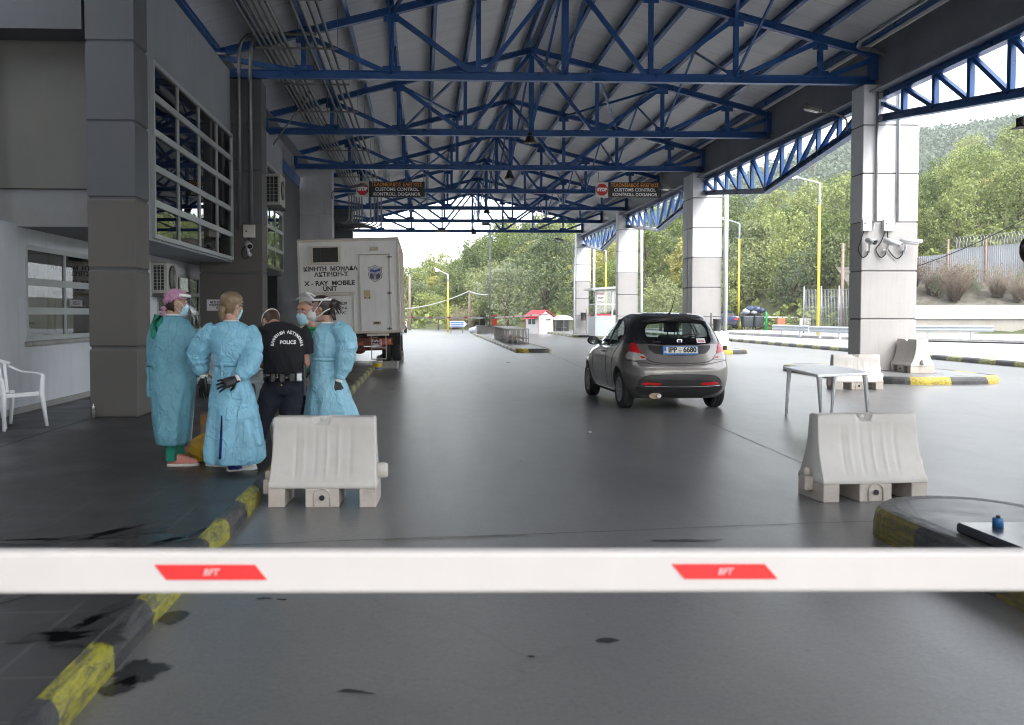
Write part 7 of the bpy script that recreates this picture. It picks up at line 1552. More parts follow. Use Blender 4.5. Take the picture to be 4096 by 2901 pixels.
for (x0, x1, y0, y1, nm, m_) in ((1150, 1196, 812, 890, 'pouch', LEATH), (1222, 1268, 815, 892, 'pouch', LEATH), (1300, 1348, 810, 888, 'pouch', LEATH), (1352, 1404, 812, 885, 'cuff_case', mat('shiny_steel', (0.45, 0.47, 0.5), 0.25, 0.8)), (1405, 1432, 740, 1000, 'baton_holder', LEATH)):
    A = z3(x0, y1, Y3 - .2); B = z3(x1, y0, Y3 - .2); local(MB().b2((A.x, Y3 - .235 if x0 < 1350 else Y3 - .20, A.z), (B.x, Y3 - .165, B.z)).build(nm, m_, bt, bevel=0.012, seg=2), pr)
st_ = MB()
for x, y in ((1206, 830), (1206, 850), (1262, 880), (1240, 912)): st_.sphere(z3(x, y, Y3 - .215), 0.009, 6)
local(st_.build('stud', mat('brass_stud', (0.6, 0.48, 0.2), 0.25, 0.9), bt), pr)
for k in (kneeL.x - 0.10, kneeR.x + 0.02): shoe(Matrix.Translation((k, Y3 + 0.0, PZ)) @ Matrix.Rotation(R(15 if k < kneeR.x else -10), 4, 'Z') @ Matrix.Scale(1.12, 4), pr, pr, LEATH, 'boot', sole=RUBB)
head_shell(H3_, 'hair', SHORTH, pr, pr, 0.004, lambda p: (p.z > 0.075 - 0.9 * max(0, -p.y) or (p.y < -0.045)) and p.z > -0.055 and not (p.y > 0.05 and p.z < 0.095), 0.003, seed=2)
hs = MB(); hs.tube([H3_ @ V((0.083 * math.cos(a), -0.012 + 0.105 * math.sin(a), 0.062 - 0.010 * math.sin(a))) for a in (2 * math.pi * k / 30 for k in range(30))], (0.011, 0.003), 6, closed=True); local(hs.build('head_band', WEL, pr), pr)
mask(H3_, pr, pr, MASKB)
# =============================================================== woman with respirator, facing left
Y4 = 9.10; f4 = atY(752, 960, Y4); pr = person('person in pale blue gown wearing a white cup respirator, dark hair tied, facing left', (f4.x, Y4, 0.0))
H4_ = head_M(z3(1556, 310, Y4), 78, -8, 0); neck4 = z3(1605, 445, Y4)
mb = MB(); add_head(mb, H4_, neck4)
mb.loft([px_ring(460, 1530, 1700, Y4, 0.13), px_ring(600, 1500, 1700, Y4, 0.14), px_ring(720, 1500, 1660, Y4, 0.13), px_ring(900, 1490, 1690, Y4, 0.15)])
el4 = z3(1752, 620, Y4 - .14); wr4 = z3(1690, 880, Y4 - .16); mb.tube([z3(1695, 480, Y4 - .14), el4, wr4], [0.05, 0.043, 0.028], 12)
el4b = z3(1560, 640, Y4 + .22); wr4b = z3(1470, 800, Y4 + .18); mb.tube([z3(1640, 480, Y4 + .15), el4b, wr4b], [0.05, 0.043, 0.028], 12)
for dx in (-.08, .08): mb.tube([z3(1600, 900, Y4 + dx), z3(1610, 1250, Y4 + dx), V((f4.x + .03, Y4 + dx, 0.09))], [0.09, 0.06, 0.042], 12)
local(remesh(mb, 'body', SKIN, pr, 0.0075), pr); add_eyes(H4_, pr, pr)
gm = MB()
gm.loft([px_ring(415, 1555, 1650, Y4, 0.08), px_ring(440, 1530, 1690, Y4, 0.12), px_ring(490, 1495, 1720, Y4, 0.16), px_ring(580, 1475, 1725, Y4, 0.175, fold=F(9, .015, 1)), px_ring(660, 1468, 1712, Y4, 0.17, fold=F(11, .03, 2)), px_ring(700, 1480, 1690, Y4, 0.155, fold=F(13, .03, 2)), px_ring(725, 1474, 1690, Y4, 0.165, fold=F(13, .045, 2)), px_ring(850, 1452, 1730, Y4, 0.19, fold=F(10, .04, 2)), px_ring(1000, 1438, 1790, Y4, 0.215, fold=F(9, .055, 2.2)), px_ring(1180, 1418, 1862, Y4, 0.24, fold=F(9, .07, 2.4)), px_ring(1350, 1410, 1880, Y4, 0.25, fold=F(9, .075, 2.5)), px_ring(1420, 1415, 1870, Y4, 0.25, fold=F(9, .075, 2.5))])
sleeve(gm, [z3(1672, 450, Y4 - .10), z3(1738, 510, Y4 - .13), z3(1758, 610, Y4 - .14), z3(1738, 740, Y4 - .15), z3(1695, 865, Y4 - .16)], [0.080, 0.092, 0.098, 0.088, 0.05], 6.0)
sleeve(gm, [z3(1620, 450, Y4 + .10), z3(1590, 560, Y4 + .2), el4b, wr4b], [0.09, 0.1, 0.095, 0.05], 7.0)
local(remesh(gm, 'gown', GOWNP, pr, 0.0085, crinkle(0.0095, 9.0)), pr)
cl = MB(); cl.tube(px_ring(418, 1552, 1652, Y4, 0.09, n=24), 0.008, 6, closed=True); local(cl.build('collar_band', WEL, pr), pr)
wt = MB(); wt.tube([p + (p - z3(1585, 702, Y4)).normalized() * 0.006 for p in px_ring(702, 1476, 1694, Y4, 0.162, n=32)], (0.018, 0.006), 6, closed=True); local(wt.build('waist_tie', GOWNP, pr), pr)
glove(pr, pr, z3(1686, 895, Y4 - .16), (-0.08, -0.05, -1), (-0.5, 0.8, 0), 0.08, 0.30, 1, 1.1); glove(pr, pr, z3(1462, 812, Y4 + .17), (-0.75, 0.2, -0.5), (0, 0.3, -1), 0.1, 0.5, 1, 1.08)
cf = MB(); cf.tube([z3(1688, 885, Y4 - .16), z3(1694, 862, Y4 - .16)], 0.037, 14); local(cf.build('sleeve_cuff', WEL, pr), pr)
tr = MB()
for dx in (-.09, .09): tr.tube([z3(1605, 1180, Y4 + dx), V((f4.x + .03, Y4 + dx, 0.10))], [0.085, 0.08], 16)
local(remesh(tr, 'trousers', SCRUBN, pr, 0.010, wrinkle(0.01, 8, 2)), pr)
for dx in (-.09, .09): shoe(Matrix.Translation((f4.x - 0.02, Y4 + dx, 0)) @ Matrix.Rotation(R(80), 4, 'Z'), pr, pr, SHOEW, 'clog', sole=SHOEW)
head_shell(H4_, 'hair', BROWN, pr, pr, 0.013, lambda p: (p.z > 0.075 or p.y < 0.0 - 0.0) and not (p.y > -0.03 and p.z < 0.02) and p.z > -0.065 and not (p.y > 0.068 and p.z < 0.088), 0.006, seed=12)
bn = MB(); a = H4_ @ V((0, -0.115, 0.035)); bn.sphere(a, 0.046, 10, 0, 0.9, 1, 1); r4 = random.Random(4)
for i in range(16): d = V((r4.uniform(-.2, 1), r4.uniform(-1, 1) * .5, r4.uniform(-1, .6))).normalized(); bn.tube([a, a + d * 0.05, a + d * 0.085 + V((0.01, 0, -0.03))], [0.013, 0.009, 0.002], 5)
for i in range(10): q = H4_ @ V((r4.uniform(-.05, .05), -0.09, -0.02)); bn.tube([q, q + V((0.02, 0, -0.04)), q + V((0.03 + .02 * r4.random(), 0, -0.10))], [0.012, 0.008, 0.002], 5)
local(bn.build('hair_bun', BROWN, pr), pr)
rs_ = thing('respirator', None, None); rs_.parent = pr; m_ = MB(); m_.loft([[H4_ @ V((w * math.cos(a), y, -0.045 + h * math.sin(a) * (1.0 if math.sin(a) > 0 else 1.05))) for a in (2 * math.pi * k / 24 for k in range(24))] for y, w, h in ((0.045, 0.062, 0.062), (0.085, 0.060, 0.060), (0.115, 0.046, 0.047), (0.135, 0.026, 0.028), (0.14, 0.008, 0.009))]); m_.xf(Matrix.Identity(4)); local(m_.build('cup', RESPW, rs_, smooth=True), pr)
v_ = MB(); v_.tube([H4_ @ V((0, 0.128, -0.055)), H4_ @ V((0, 0.150, -0.06))], 0.020, 14); local(v_.build('exhale_valve', mat('valve_yellow_white', (0.6, 0.55, 0.4), 0.5), rs_), pr)
sp_ = MB()
for s in (-1, 1):
    sp_.tube(catmull([H4_ @ V(q) for q in ((s * 0.060, 0.055, -0.02), (s * 0.080, 0.01, 0.02), (s * 0.088, -0.05, 0.075), (s * 0.05, -0.10, 0.10))], 5), (0.006, 0.0025), 6); sp_.tube(catmull([H4_ @ V(q) for q in ((s * 0.060, 0.05, -0.075), (s * 0.074, 0.0, -0.06), (s * 0.075, -0.05, -0.03), (s * 0.05, -0.10, -0.01))], 5), (0.006, 0.0025), 6)
local(sp_.build('strap', WEL, rs_), pr)
hb = thing('shield_head_band', None, None); hb.parent = pr; b_ = MB(); b_.tube([H4_ @ V((0.088 * math.cos(a), -0.008 + 0.112 * math.sin(a), 0.085 + 0.012 * math.sin(a))) for a in (2 * math.pi * k / 30 for k in range(30))], (0.010, 0.004), 6, closed=True); local(b_.build('band', WEL, hb), pr)
b_ = MB(); b_.tube([H4_ @ V((0.088, 0.03, 0.085)), H4_ @ V((0.06, 0.10, 0.16)), H4_ @ V((0, 0.135, 0.175)), H4_ @ V((-0.06, 0.10, 0.16)), H4_ @ V((-0.088, 0.03, 0.085))], (0.010, 0.004), 6); local(b_.build('raised_rim', WEL, hb), pr)
vz_ = MB(); rows = [[H4_ @ V((w * math.sin(a), y - 0.09 * (1 - math.cos(a)), z)) for a in (R(-80 + 10 * k) for k in range(17))] for y, z, w in ((0.13, 0.175, 0.085), (0.20, 0.15, 0.09), (0.27, 0.115, 0.09))]; vz_.add([p for r in rows for p in r], [(i * 17 + k, i * 17 + k + 1, (i + 1) * 17 + k + 1, (i + 1) * 17 + k) for i in range(2) for k in range(16)], 0, True); local(vz_.build('visor', VISOR, hb, smooth=True), pr)
# =============================================================== man behind, green polo
Y5 = 10.1; c5 = z3(1440, 380, Y5); pr = person('person in green polo and pale blue mask, peeking out behind the respirator wearer', (c5.x + 0.05, Y5, 0.0))
H5_ = head_M(z3(1428, 345, Y5), 152, -6, 0, 1.04); neck5 = z3(1475, 470, Y5 + .04)
mb = MB(); add_head(mb, H5_, neck5, 0.06)
mb.loft([px_ring(520, 1400, 1600, Y5, 0.11), px_ring(700, 1390, 1610, Y5, 0.12), px_ring(900, 1400, 1600, Y5, 0.12)]); zz = z3(1440, 900, Y5)
mb.tube([z3(1412, 540, Y5), z3(1405, 720, Y5), z3(1440, 860, Y5 - .12)], [0.052, 0.045, 0.032], 12); hand(mb, z3(1440, 860, Y5 - .12), (0.2, -0.3, -1), (0.4, 0, 0), thumb=1)
mb.tube([z3(1600, 540, Y5), z3(1615, 720, Y5), z3(1600, 860, Y5 - .06)], [0.052, 0.045, 0.032], 12); hand(mb, z3(1600, 860, Y5 - .06), (0, -0.1, -1), (-0.4, 0, 0), thumb=-1)
for x in (1455, 1545): mb.tube([z3(x, 900, Y5), z3(x, 1250, Y5), V((z3(x, 900, Y5).x, Y5, 0.09))], [0.085, 0.06, 0.045], 12)
local(remesh(mb, 'body', SKINR, pr, 0.008), pr); add_eyes(H5_, pr, pr)
pm = MB(); pm.loft([px_ring(462, 1435, 1535, Y5 + .02, 0.075), px_ring(490, 1400, 1590, Y5, 0.105), px_ring(560, 1388, 1625, Y5, 0.13), px_ring(700, 1392, 1615, Y5, 0.14, fold=F(7, .02)), px_ring(860, 1395, 1612, Y5, 0.14, fold=F(9, .03)), px_ring(930, 1395, 1612, Y5, 0.14, fold=F(9, .03))])
sleeve(pm, [z3(1420, 510, Y5), z3(1405, 600, Y5), z3(1402, 690, Y5)], [0.08, 0.082, 0.075]); sleeve(pm, [z3(1590, 510, Y5), z3(1612, 600, Y5), z3(1616, 690, Y5)], [0.08, 0.082, 0.075])
local(remesh(pm, 'polo_shirt', GREENP, pr, 0.010, wrinkle(0.012, 7, 8)), pr)
cl = MB(); cl.tube(px_ring(462, 1428, 1542, Y5 + .01, 0.088, n=24), 0.014, 6, closed=True); local(cl.build('collar', GREENP, pr), pr)
tr = MB(); tr.loft([px_ring(905, 1400, 1606, Y5, 0.135), px_ring(1010, 1400, 1606, Y5, 0.135)])
for x in (1455, 1548): tr.tube([z3(x, 980, Y5), z3(x, 1250, Y5), V((z3(x, 900, Y5).x, Y5, 0.06))], [0.10, 0.085, 0.075], 16)
local(remesh(tr, 'trousers', TROU, pr, 0.011, wrinkle(0.01, 7, 3)), pr)
for x in (1455, 1548): shoe(Matrix.Translation((z3(x, 900, Y5).x, Y5, 0)) @ Matrix.Rotation(R(170), 4, 'Z'), pr, pr, LEATH, 'shoe', sole=RUBB)
head_shell(H5_, 'hair', GREYH, pr, pr, 0.005, lambda p: (p.z > 0.085 and p.y < 0.02) or (p.y < -0.02 and p.z > -0.05), 0.004, seed=4); mask(H5_, pr, pr, MASKB)
# ------------------------------------------------------------------ things at the far end of the lanes and along the road
KW = mat('white_kiosk_panel', (0.66, 0.66, 0.66), 0.5, var=0.05); KR = mat('red_roof_paint', (0.45, 0.03, 0.045), 0.5, var=0.12); SMOKE = mat('smoked_glass', (0.03, 0.035, 0.035), 0.12, var=0.1); BARR = mat('orange_red_cabinet', (0.62, 0.055, 0.02), 0.45, var=0.08)
c = atZ(1205.5, 747.5); k = thing('kiosk', 'small white kiosk with red gabled roof at the far end', 'kiosk', tuple(c), R(34))
wd, dp, eh, ph = 1.45, 1.5, 1.28, 1.72
m = MB(); m.b2((0, 0, 0), (wd, dp, eh)); m.prism([V((0, 0.001, eh)), V((wd, 0.001, eh)), V((wd / 2, 0.001, ph - 0.05))], (0, dp - 0.002, 0)); m.build('walls', KW, k)
m = MB()
for s in (-1, 1):
    a = V((wd / 2, -0.12, ph)); b = V((wd / 2 + s * (wd / 2 + 0.16), -0.12, eh - 0.04)); m.prism([a, b, b + V((0, 0, 0.05)), a + V((0, 0, 0.05))], (0, dp + 0.24, 0))
m.build('roof', KR, k); m = MB()
for x in (-0.012, wd - 0.03): m.b2((x, -0.014, 0), (x + 0.045, -0.001, eh))
m.b2((-0.014, dp - 0.05, 0), (-0.001, dp, eh)); m.build('corner_trim', KR, k)
w = thing('window', None, None); w.parent = k; MB().b2((-0.012, 0.35, 0.70), (-0.001, 1.15, 1.12)).build('pane', SMOKE, w); m = MB(); m.b2((-0.03, 0.30, 0.66), (-0.0125, 1.2, 0.70)); m.b2((-0.03, 0.30, 1.121), (-0.0125, 1.2, 1.16)); m.b2((-0.03, 0.73, 0.701), (-0.0125, 0.77, 1.12)); m.build('frame', KW, w)
MB().prism([V((-0.002, 0.1, 1.20)), V((-0.002, 1.4, 1.20)), V((-0.4, 1.4, 1.08)), V((-0.4, 0.1, 1.08))], (0, 0, 0.03)).build('awning', KR, k); MB().b2((0.75, -0.014, 0.98), (1.2, -0.002, 1.08)).build('vent', SMOKE, k)
A = atY(1244, 742, 73); B = atY(1280, 706, 73); sh_ = thing('shelter', 'dark glazed shelter with white rounded roof right of the red roofed kiosk', 'shelter', (A.x, 73, 0)); W_ = B.x - A.x; H = B.z
m = MB()
for x in (0, W_ * 0.5, W_ - 0.05): m.b2((x, 0, 0), (x + 0.05, 0.06, H - 0.35)); m.b2((x, 1.1, 0), (x + 0.05, 1.16, H - 0.35))
m.build('frame', LGRY, sh_); m = MB(); m.b2((0.05, 1.12, 0.15), (W_ - 0.05, 1.13, H - 0.4)); m.b2((0.01, 0.07, 0.2), (0.02, 1.09, H - 0.4)); m.build('pane', SMOKE, sh_)
m = MB(); m.loft([[V((W_ / 2 + (W_ / 2 + 0.12) * math.cos(a), y, H - 0.36 + 0.36 * math.sin(a))) for a in (math.pi * q / 12 for q in range(13))] for y in (-0.1, 1.25)]); m.build('roof', KW, sh_); m = MB(); m.b2((0.2, 0.7, 0.4), (W_ - 0.3, 1.05, 0.45)); m.build('bench', LGRY, sh_)
# end wall of the lane island with two barrier machines
A = atY(1068.7, 745, 64.8); B = atY(1128, 728, 66.0); ew = thing('island_end_wall', 'low raw concrete wall closing the end of the lane island', 'wall', (A.x, 64.8, 0))
zt = atY(1100, 728.5, 65.5).z; MB().b2((0, 0, 0), (0.28, 1.9, zt)).build('end_pier', CONC, ew); MB().b2((0.281, 1.2, 0), (B.x - A.x, 1.45, zt - 0.004)).build('wall_slab', CONC, ew)
def boom_gate(label, x0, x1, y0, Y, armx, army, mcab, marm, marks, name='barrier_gate', zb=None):
    a = atY(x0, y0, Y); b = atY(x1, y0, Y); zb = zb if zb is not None else zt + 0.002; e = thing(name, label, 'barrier', (a.x, Y, zb)); W_ = b.x - a.x; H = a.z - zb
    MB().b2((0, 0, 0), (W_, 0.3, H)).build('cabinet', mcab, e, bevel=0.02); MB().b2((-0.01, -0.02, H * 0.62), (W_ + 0.01, -0.002, H * 0.86)).build('hub_plate', SMOKE, e)
    p = V((W_ / 2, -0.06, H * 0.74)); q = atY(armx, army, Y) - V((a.x, Y, zb)); q.y = -0.06; ar_ = MB().bar(p, q, 0.05, 0.11).build('arm', marm, e)
    if marks:
        m = MB(); d = (q - p)
        for t in marks: m.bar(p + d * t + V((0, -0.0265, 0)), p + d * (t + 0.035) + V((0, -0.0265, 0)), 0.003, 0.08)
        m.build('red_mark', BOOMR, ar_)
    return e
boom_gate('far barrier with black cabinet and white arm reaching left towards the van', 1074.6, 1086.7, 706.4, 65.4, 880, 711, RUBB, BOOMW, (0.17, 0.36, 0.56, 0.76))
boom_gate('far barrier with orange red cabinet and white arm reaching right to the kiosk', 1102, 1113.3, 705.4, 65.4, 1228, 704, BARR, BOOMW, (0.17, 0.33, 0.5, 0.66, 0.83))
boom_gate('roadside barrier with dark cabinet and long white arm left of the widest column', 1817, 1829, 702, 75, 1625, 709.5, RUBB, BOOMW, (), zb=0.2)
p = atY(1675, 709, 74.9); sp_ = thing('arm_rest_post', 'white post carrying the roadside barrier arm', 'post', (p.x, 74.86, 0.2)); MB().cyl((0, 0, 0), (0, 0, p.z - 0.28), 0.07, 10).build('pole', WPL, sp_); MB().b2((-0.12, -0.06, p.z - 0.279), (0.12, 0.06, p.z - 0.25)).build('fork', WPL, sp_)
# steel inspection tables in a row on the lane island
STL = mat('dull_steel_tube', (0.34, 0.33, 0.31), 0.5, 0.4); BRD = mat('brown_shelf_board', (0.30, 0.22, 0.17), 0.7, var=0.2)
_t0 = None
for i in range(4):
    y0 = 43.4 + 2.15 * i; x = 3.82 + 0.02 * i; lb = ('steel inspection table nearest in the row on the lane island', 'second steel inspection table in the row on the lane island', 'third steel inspection table in the row on the lane island', 'farthest steel inspection table in the row on the lane island')[i]
    if i == 0:
        e = thing('inspection_table', lb, 'table', (x, y0, 0.15), 0, 'inspection tables on the lane island'); _t0 = e
        MB().b2((0, 0, 0.63), (1.0, 2.0, 0.66)).build('table_top', mat('pale_table_board', (0.5, 0.49, 0.47), 0.55), e); MB().b2((0.03, 0.03, 0.2), (0.97, 1.97, 0.225)).build('shelf', BRD, e)
        for xx in (0.02, 0.98):
            for yy in (0.02, 0.66, 1.32, 1.98): MB().bar((xx, yy, 0), (xx, yy, 0.629), 0.035, 0.035).build('leg', STL, e)
        for xx in (0.25, 0.5, 0.75): MB().bar((xx, 0.02, 0), (xx, 0.02, 0.629), 0.03, 0.03).build('leg', STL, e)
    else:
        e = copy_tree(_t0); e.location = (x, y0, 0.15); e['label'] = lb
# glazed booth
A = atY(1333, 742, 56.5); B = atY(1392, 643, 56.5); bo = thing('control_booth', 'glazed grey control booth with posters between the two far columns', 'booth', (A.x, 56.5, 0.15)); W_ = B.x - A.x; H = B.z - 0.15; bm_ = mat('blue_grey_booth_panel', (0.42, 0.46, 0.48), 0.45, var=0.06)
m = MB(); m.b2((0, 0, 0), (W_, 2.4, H * 0.40)); m.build('lower_panel', bm_, bo); m = MB()
for x in (0, W_ * 0.62, W_ - 0.07): m.b2((x, -0.012, H * 0.401), (x + 0.07, 0.06, H * 0.94)); m.b2((x, 2.34, H * 0.401), (x + 0.07, 2.4, H * 0.94))
for z in (0.402, 0.64, 0.91): m.b2((0.071, -0.008, H * z), (W_ * 0.62 - 0.001, 0.05, H * z + 0.07)); m.b2((W_ * 0.62 + 0.071, -0.008, H * z), (W_ - 0.071, 0.05, H * z + 0.07))
m.b2((0, 0.061, H * 0.64), (0.05, 2.339, H * 0.64 + 0.07)); m.build('frame', PGRY, bo); m = MB(); m.b2((0.02, 0.02, H * 0.41), (W_ - 0.02, 0.03, H * 0.93)); m.b2((0.02, 0.07, H * 0.41), (0.03, 2.3, H * 0.93)); m.build('pane', glass('booth_glass', (0.55, 0.6, 0.6), 0.02, 0.3), bo)
MB().prism([V((-0.25, -0.3, H * 0.94)), V((W_ + 0.2, -0.3, H * 0.98)), V((W_ + 0.2, -0.3, H * 0.98 + 0.12)), V((-0.25, -0.3, H * 0.94 + 0.12))], (0, 3.0, 0)).build('roof', PGRY, bo); MB().b2((0.08, -0.014, H * 0.42), (W_ * 0.6, -0.0125, H * 0.455)).build('red_band', KR, bo)
po = thing('poster', None, None); po.parent = bo; MB().b2((0.08, -0.018, H * 0.72), (0.55, -0.013, H * 0.905)).build('sheet', KW, po); text('ΕΞΟΔΟΣ', 0.14, KR, po, face_cam((0.31, -0.0195, H * 0.86)), width=0.40, bold=0.006); text('EXIT', 0.16, INK, po, face_cam((0.31, -0.0195, H * 0.77)), width=0.36, bold=0.006)
# litter bins on columns
BINM = mat('perforated_grey_bin', (0.16, 0.165, 0.17), 0.45, 0.4, var=0.15)
def bin_(label, x0, x1, y0, y1, Y, pole):
    a = atY(x0, y1, Y); b = atY(x1, y0, Y); e = thing('litter_bin', label, 'bin', ((a.x + b.x) / 2, Y, a.z), 0, 'round litter bins on the columns'); r = (b.x - a.x) / 2; H = b.z - a.z
    MB().lathe((0, 0, 0), [(r * 0.86, 0), (r * 0.92, 0.02), (r, H), (r * 1.04, H), (r * 1.04, H + 0.03), (r * 0.93, H + 0.03), (r * 0.85, 0.05)], 20).build('drum', BINM, e); MB().b2((pole - 0.025, 0.0, -a.z + 0.15), (pole + 0.025, 0.05, H + 0.25)).build('pole', LGRY, e); MB().bar((pole, 0.02, H * 0.6), (0, 0, H * 0.6), 0.03, 0.04).build('bracket', LGRY, e)
bin_('litter bin at the foot of the farthest column, left one', 1300, 1314, 701, 718, 62.9, 0.37); bin_('litter bin at the foot of the farthest column, right one', 1317, 1331, 701, 718, 62.7, -0.33); bin_('bigger litter bin on the double column behind the parked grey car', 1597, 1614, 716, 745, 35.6, -0.22)
# wheelie bins with bags on top, green post, coloured barriers
WB = mat('dark_grey_bin_plastic', (0.09, 0.10, 0.105), 0.5, var=0.12); BAGB = mat('dark_blue_bag', (0.03, 0.045, 0.09), 0.35, var=0.4, scale=14, bump=0.6, bscale=20); BAGW = mat('white_bag', (0.5, 0.53, 0.56), 0.4, var=0.2, scale=12, bump=0.6, bscale=20)
for i, (x0, x1, lb) in enumerate(((1664, 1689, 'overfull grey wheelie bin, left of the pair by the roadside'), (1690, 1713, 'overfull grey wheelie bin, right of the pair by the roadside'))):
    a = atY(x0, 736, 74); b = atY(x1, 704, 74); e = thing('wheelie_bin', lb, 'wheelie bin', ((a.x + b.x) / 2, 74, 0.3), 0, 'grey wheelie bins by the roadside'); w2 = (b.x - a.x) / 2
    m = MB(); m.loft([sup(V((0, 0.4, z)), w2 * k_, 0.42 * k_, 24, 6) for z, k_ in ((0.16, 0.84), (0.9, 0.98), (0.94, 1.04), (1.02, 1.04))]); m.build('tub', WB, e)
    for sx in (-1, 1):
        for sy in (0.1, 0.7): MB().cyl((sx * w2 * 0.75, sy, 0.08), (sx * w2 * 0.75 + 0.05, sy, 0.08), 0.08, 12).build('caster', RUBB, e)
    m = MB(); m.loft([[V((x, 0.88 + 0.10 * math.cos(q), 0.95 + 0.35 * math.sin(q))) for q in (math.pi * t_ / 8 for t_ in range(9))] for x in (-w2, w2)]); m.build('lid', WB, e)
rb_ = random.Random(8)
for i, (x, y, r, mm, lb) in enumerate(((1672, 697, 0.26, BAGW, 'white rubbish bag on the left wheelie bin'), (1681, 692, 0.33, BAGB, 'dark blue rubbish bag on the left wheelie bin, biggest'), (1695, 693, 0.34, BAGB, 'dark blue rubbish bag on the right wheelie bin, biggest'), (1706, 695, 0.27, BAGB, 'dark blue rubbish bag hanging over the right edge of the wheelie bins'), (1688, 698, 0.24, BAGW, 'white rubbish bag between the two wheelie bins'))):
    p = atY(x, y, 74.4); m = MB(); m.sphere((0, 0, 0), r, 10, 0, 1.2, 1, 0.8); m.v = [v * (1 + 0.25 * nz(v.x * 6 + i, v.y * 6, v.z * 6)) for v in m.v]; o = m.build('rubbish_bag', mm); o.location = p; tag(o, lb, 'rubbish bag', 'rubbish bags on the wheelie bins')
p = atY(1716, 732, 73.5); gp = thing('green_post', 'green metal post beside the right wheelie bin', 'post', (p.x, 73.5, 0.2)); GRN = mat('green_paint', (0.01, 0.30, 0.09), 0.4); m = MB(); m.tube([(0, 0, 0), (0, 0, 1.2), (-0.05, 0, 1.45)], [0.10, 0.09, 0.06], 10); m.build('pole', GRN, gp); MB().b2((-0.14, -0.14, 0), (0.14, 0.14, 0.04)).build('foot', GRN, gp)
for x0, x1, y0, y1, Y, mm, lb, ct in ((1742, 1759, 713, 728, 72, mat('orange_plastic', (0.62, 0.13, 0.06), 0.5), 'orange plastic barrier behind the guard rail', 'barrier'), (1792, 1816, 713, 730, 72, PLAS, 'white plastic barrier behind the guard rail beside the dark cabinet', 'barrier')):
    a = atY(x0, y1, Y); b = atY(x1, y0, Y); e = thing('road_barrier', lb, ct, (a.x, Y, 0.2)); w_, h_ = b.x - a.x, b.z - 0.2
    m = MB(); m.prism([V((0, 0.0, 0.12)), V((0, 0.40, 0.12)), V((0.03, 0.30, h_ * 0.5)), V((0.03, 0.25, h_)), V((0.03, 0.15, h_)), V((0.03, 0.10, h_ * 0.5))], (w_, 0, 0)); m.build('body', mm, e); m = MB(); m.b2((0.05, 0.02, 0), (w_ * 0.35, 0.38, 0.119)); m.b2((w_ * 0.65, 0.02, 0), (w_ - 0.03, 0.38, 0.119)); m.build('foot', mm, e)
# guard rails
GRL = mat('weathered_guard_rail', (0.40, 0.43, 0.45), 0.5, 0.35, var=0.12, scale=2)
def rail(label, pts, z0, h, spacing=2.0):
    e = thing('guard_rail', label, 'guard rail', (pts[0][0], pts[0][1], 0.2), 0, 'steel guard rails along the road'); o = V((pts[0][0], pts[0][1], 0.2)); P = [V((x, y, 0)) - V((o.x, o.y, 0)) for x, y in pts]; m = MB(); rows = []
    for i, p in enumerate(P):
        t_ = (P[min(i + 1, len(P) - 1)] - P[max(i - 1, 0)]).normalized(); n_ = V((t_.y, -t_.x, 0)); n_ = n_ if n_.y < 0 else -n_
        rows.append([p + n_ * d + V((0, 0, z0 - 0.2 + h * k_)) for d, k_ in ((0.0, 0), (0.06, 0.12), (0.075, 0.25), (0.02, 0.42), (0.02, 0.58), (0.075, 0.75), (0.06, 0.88), (0.0, 1.0), (-0.02, 1.0), (-0.015, 0.5), (-0.02, 0))])
    m.loft(rows, 0, True, False); m.build('beam', GRL, e)
    for a, b in zip(P, P[1:]):
        k_ = max(1, int((b - a).length / spacing))
        for i in range(k_): q = a.lerp(b, (i + 0.5) / k_); MB().b2((q.x - 0.05, q.y + 0.02, 0), (q.x + 0.05, q.y + 0.12, z0 - 0.2 + h)).build('post', GRL, e)
def gx_(x, Y): q = atY(x, 730, Y); return (q.x, Y)
rail('steel guard rail behind the pavement between the double column and the widest column, left length', [gx_(1731, 56), gx_(1775, 53.4), gx_(1812, 51.4)], 0.52, 0.33)
rail('steel guard rail behind the pavement, right length ending at the widest column', [gx_(1816, 51.2), gx_(1860, 49), gx_(1905, 47)], 0.50, 0.33)
rail('steel guard rail right of the widest column in front of the retaining wall', [gx_(2035, 46.5), gx_(2130, 45.5), gx_(2225, 44.6)], 0.62, 0.30)
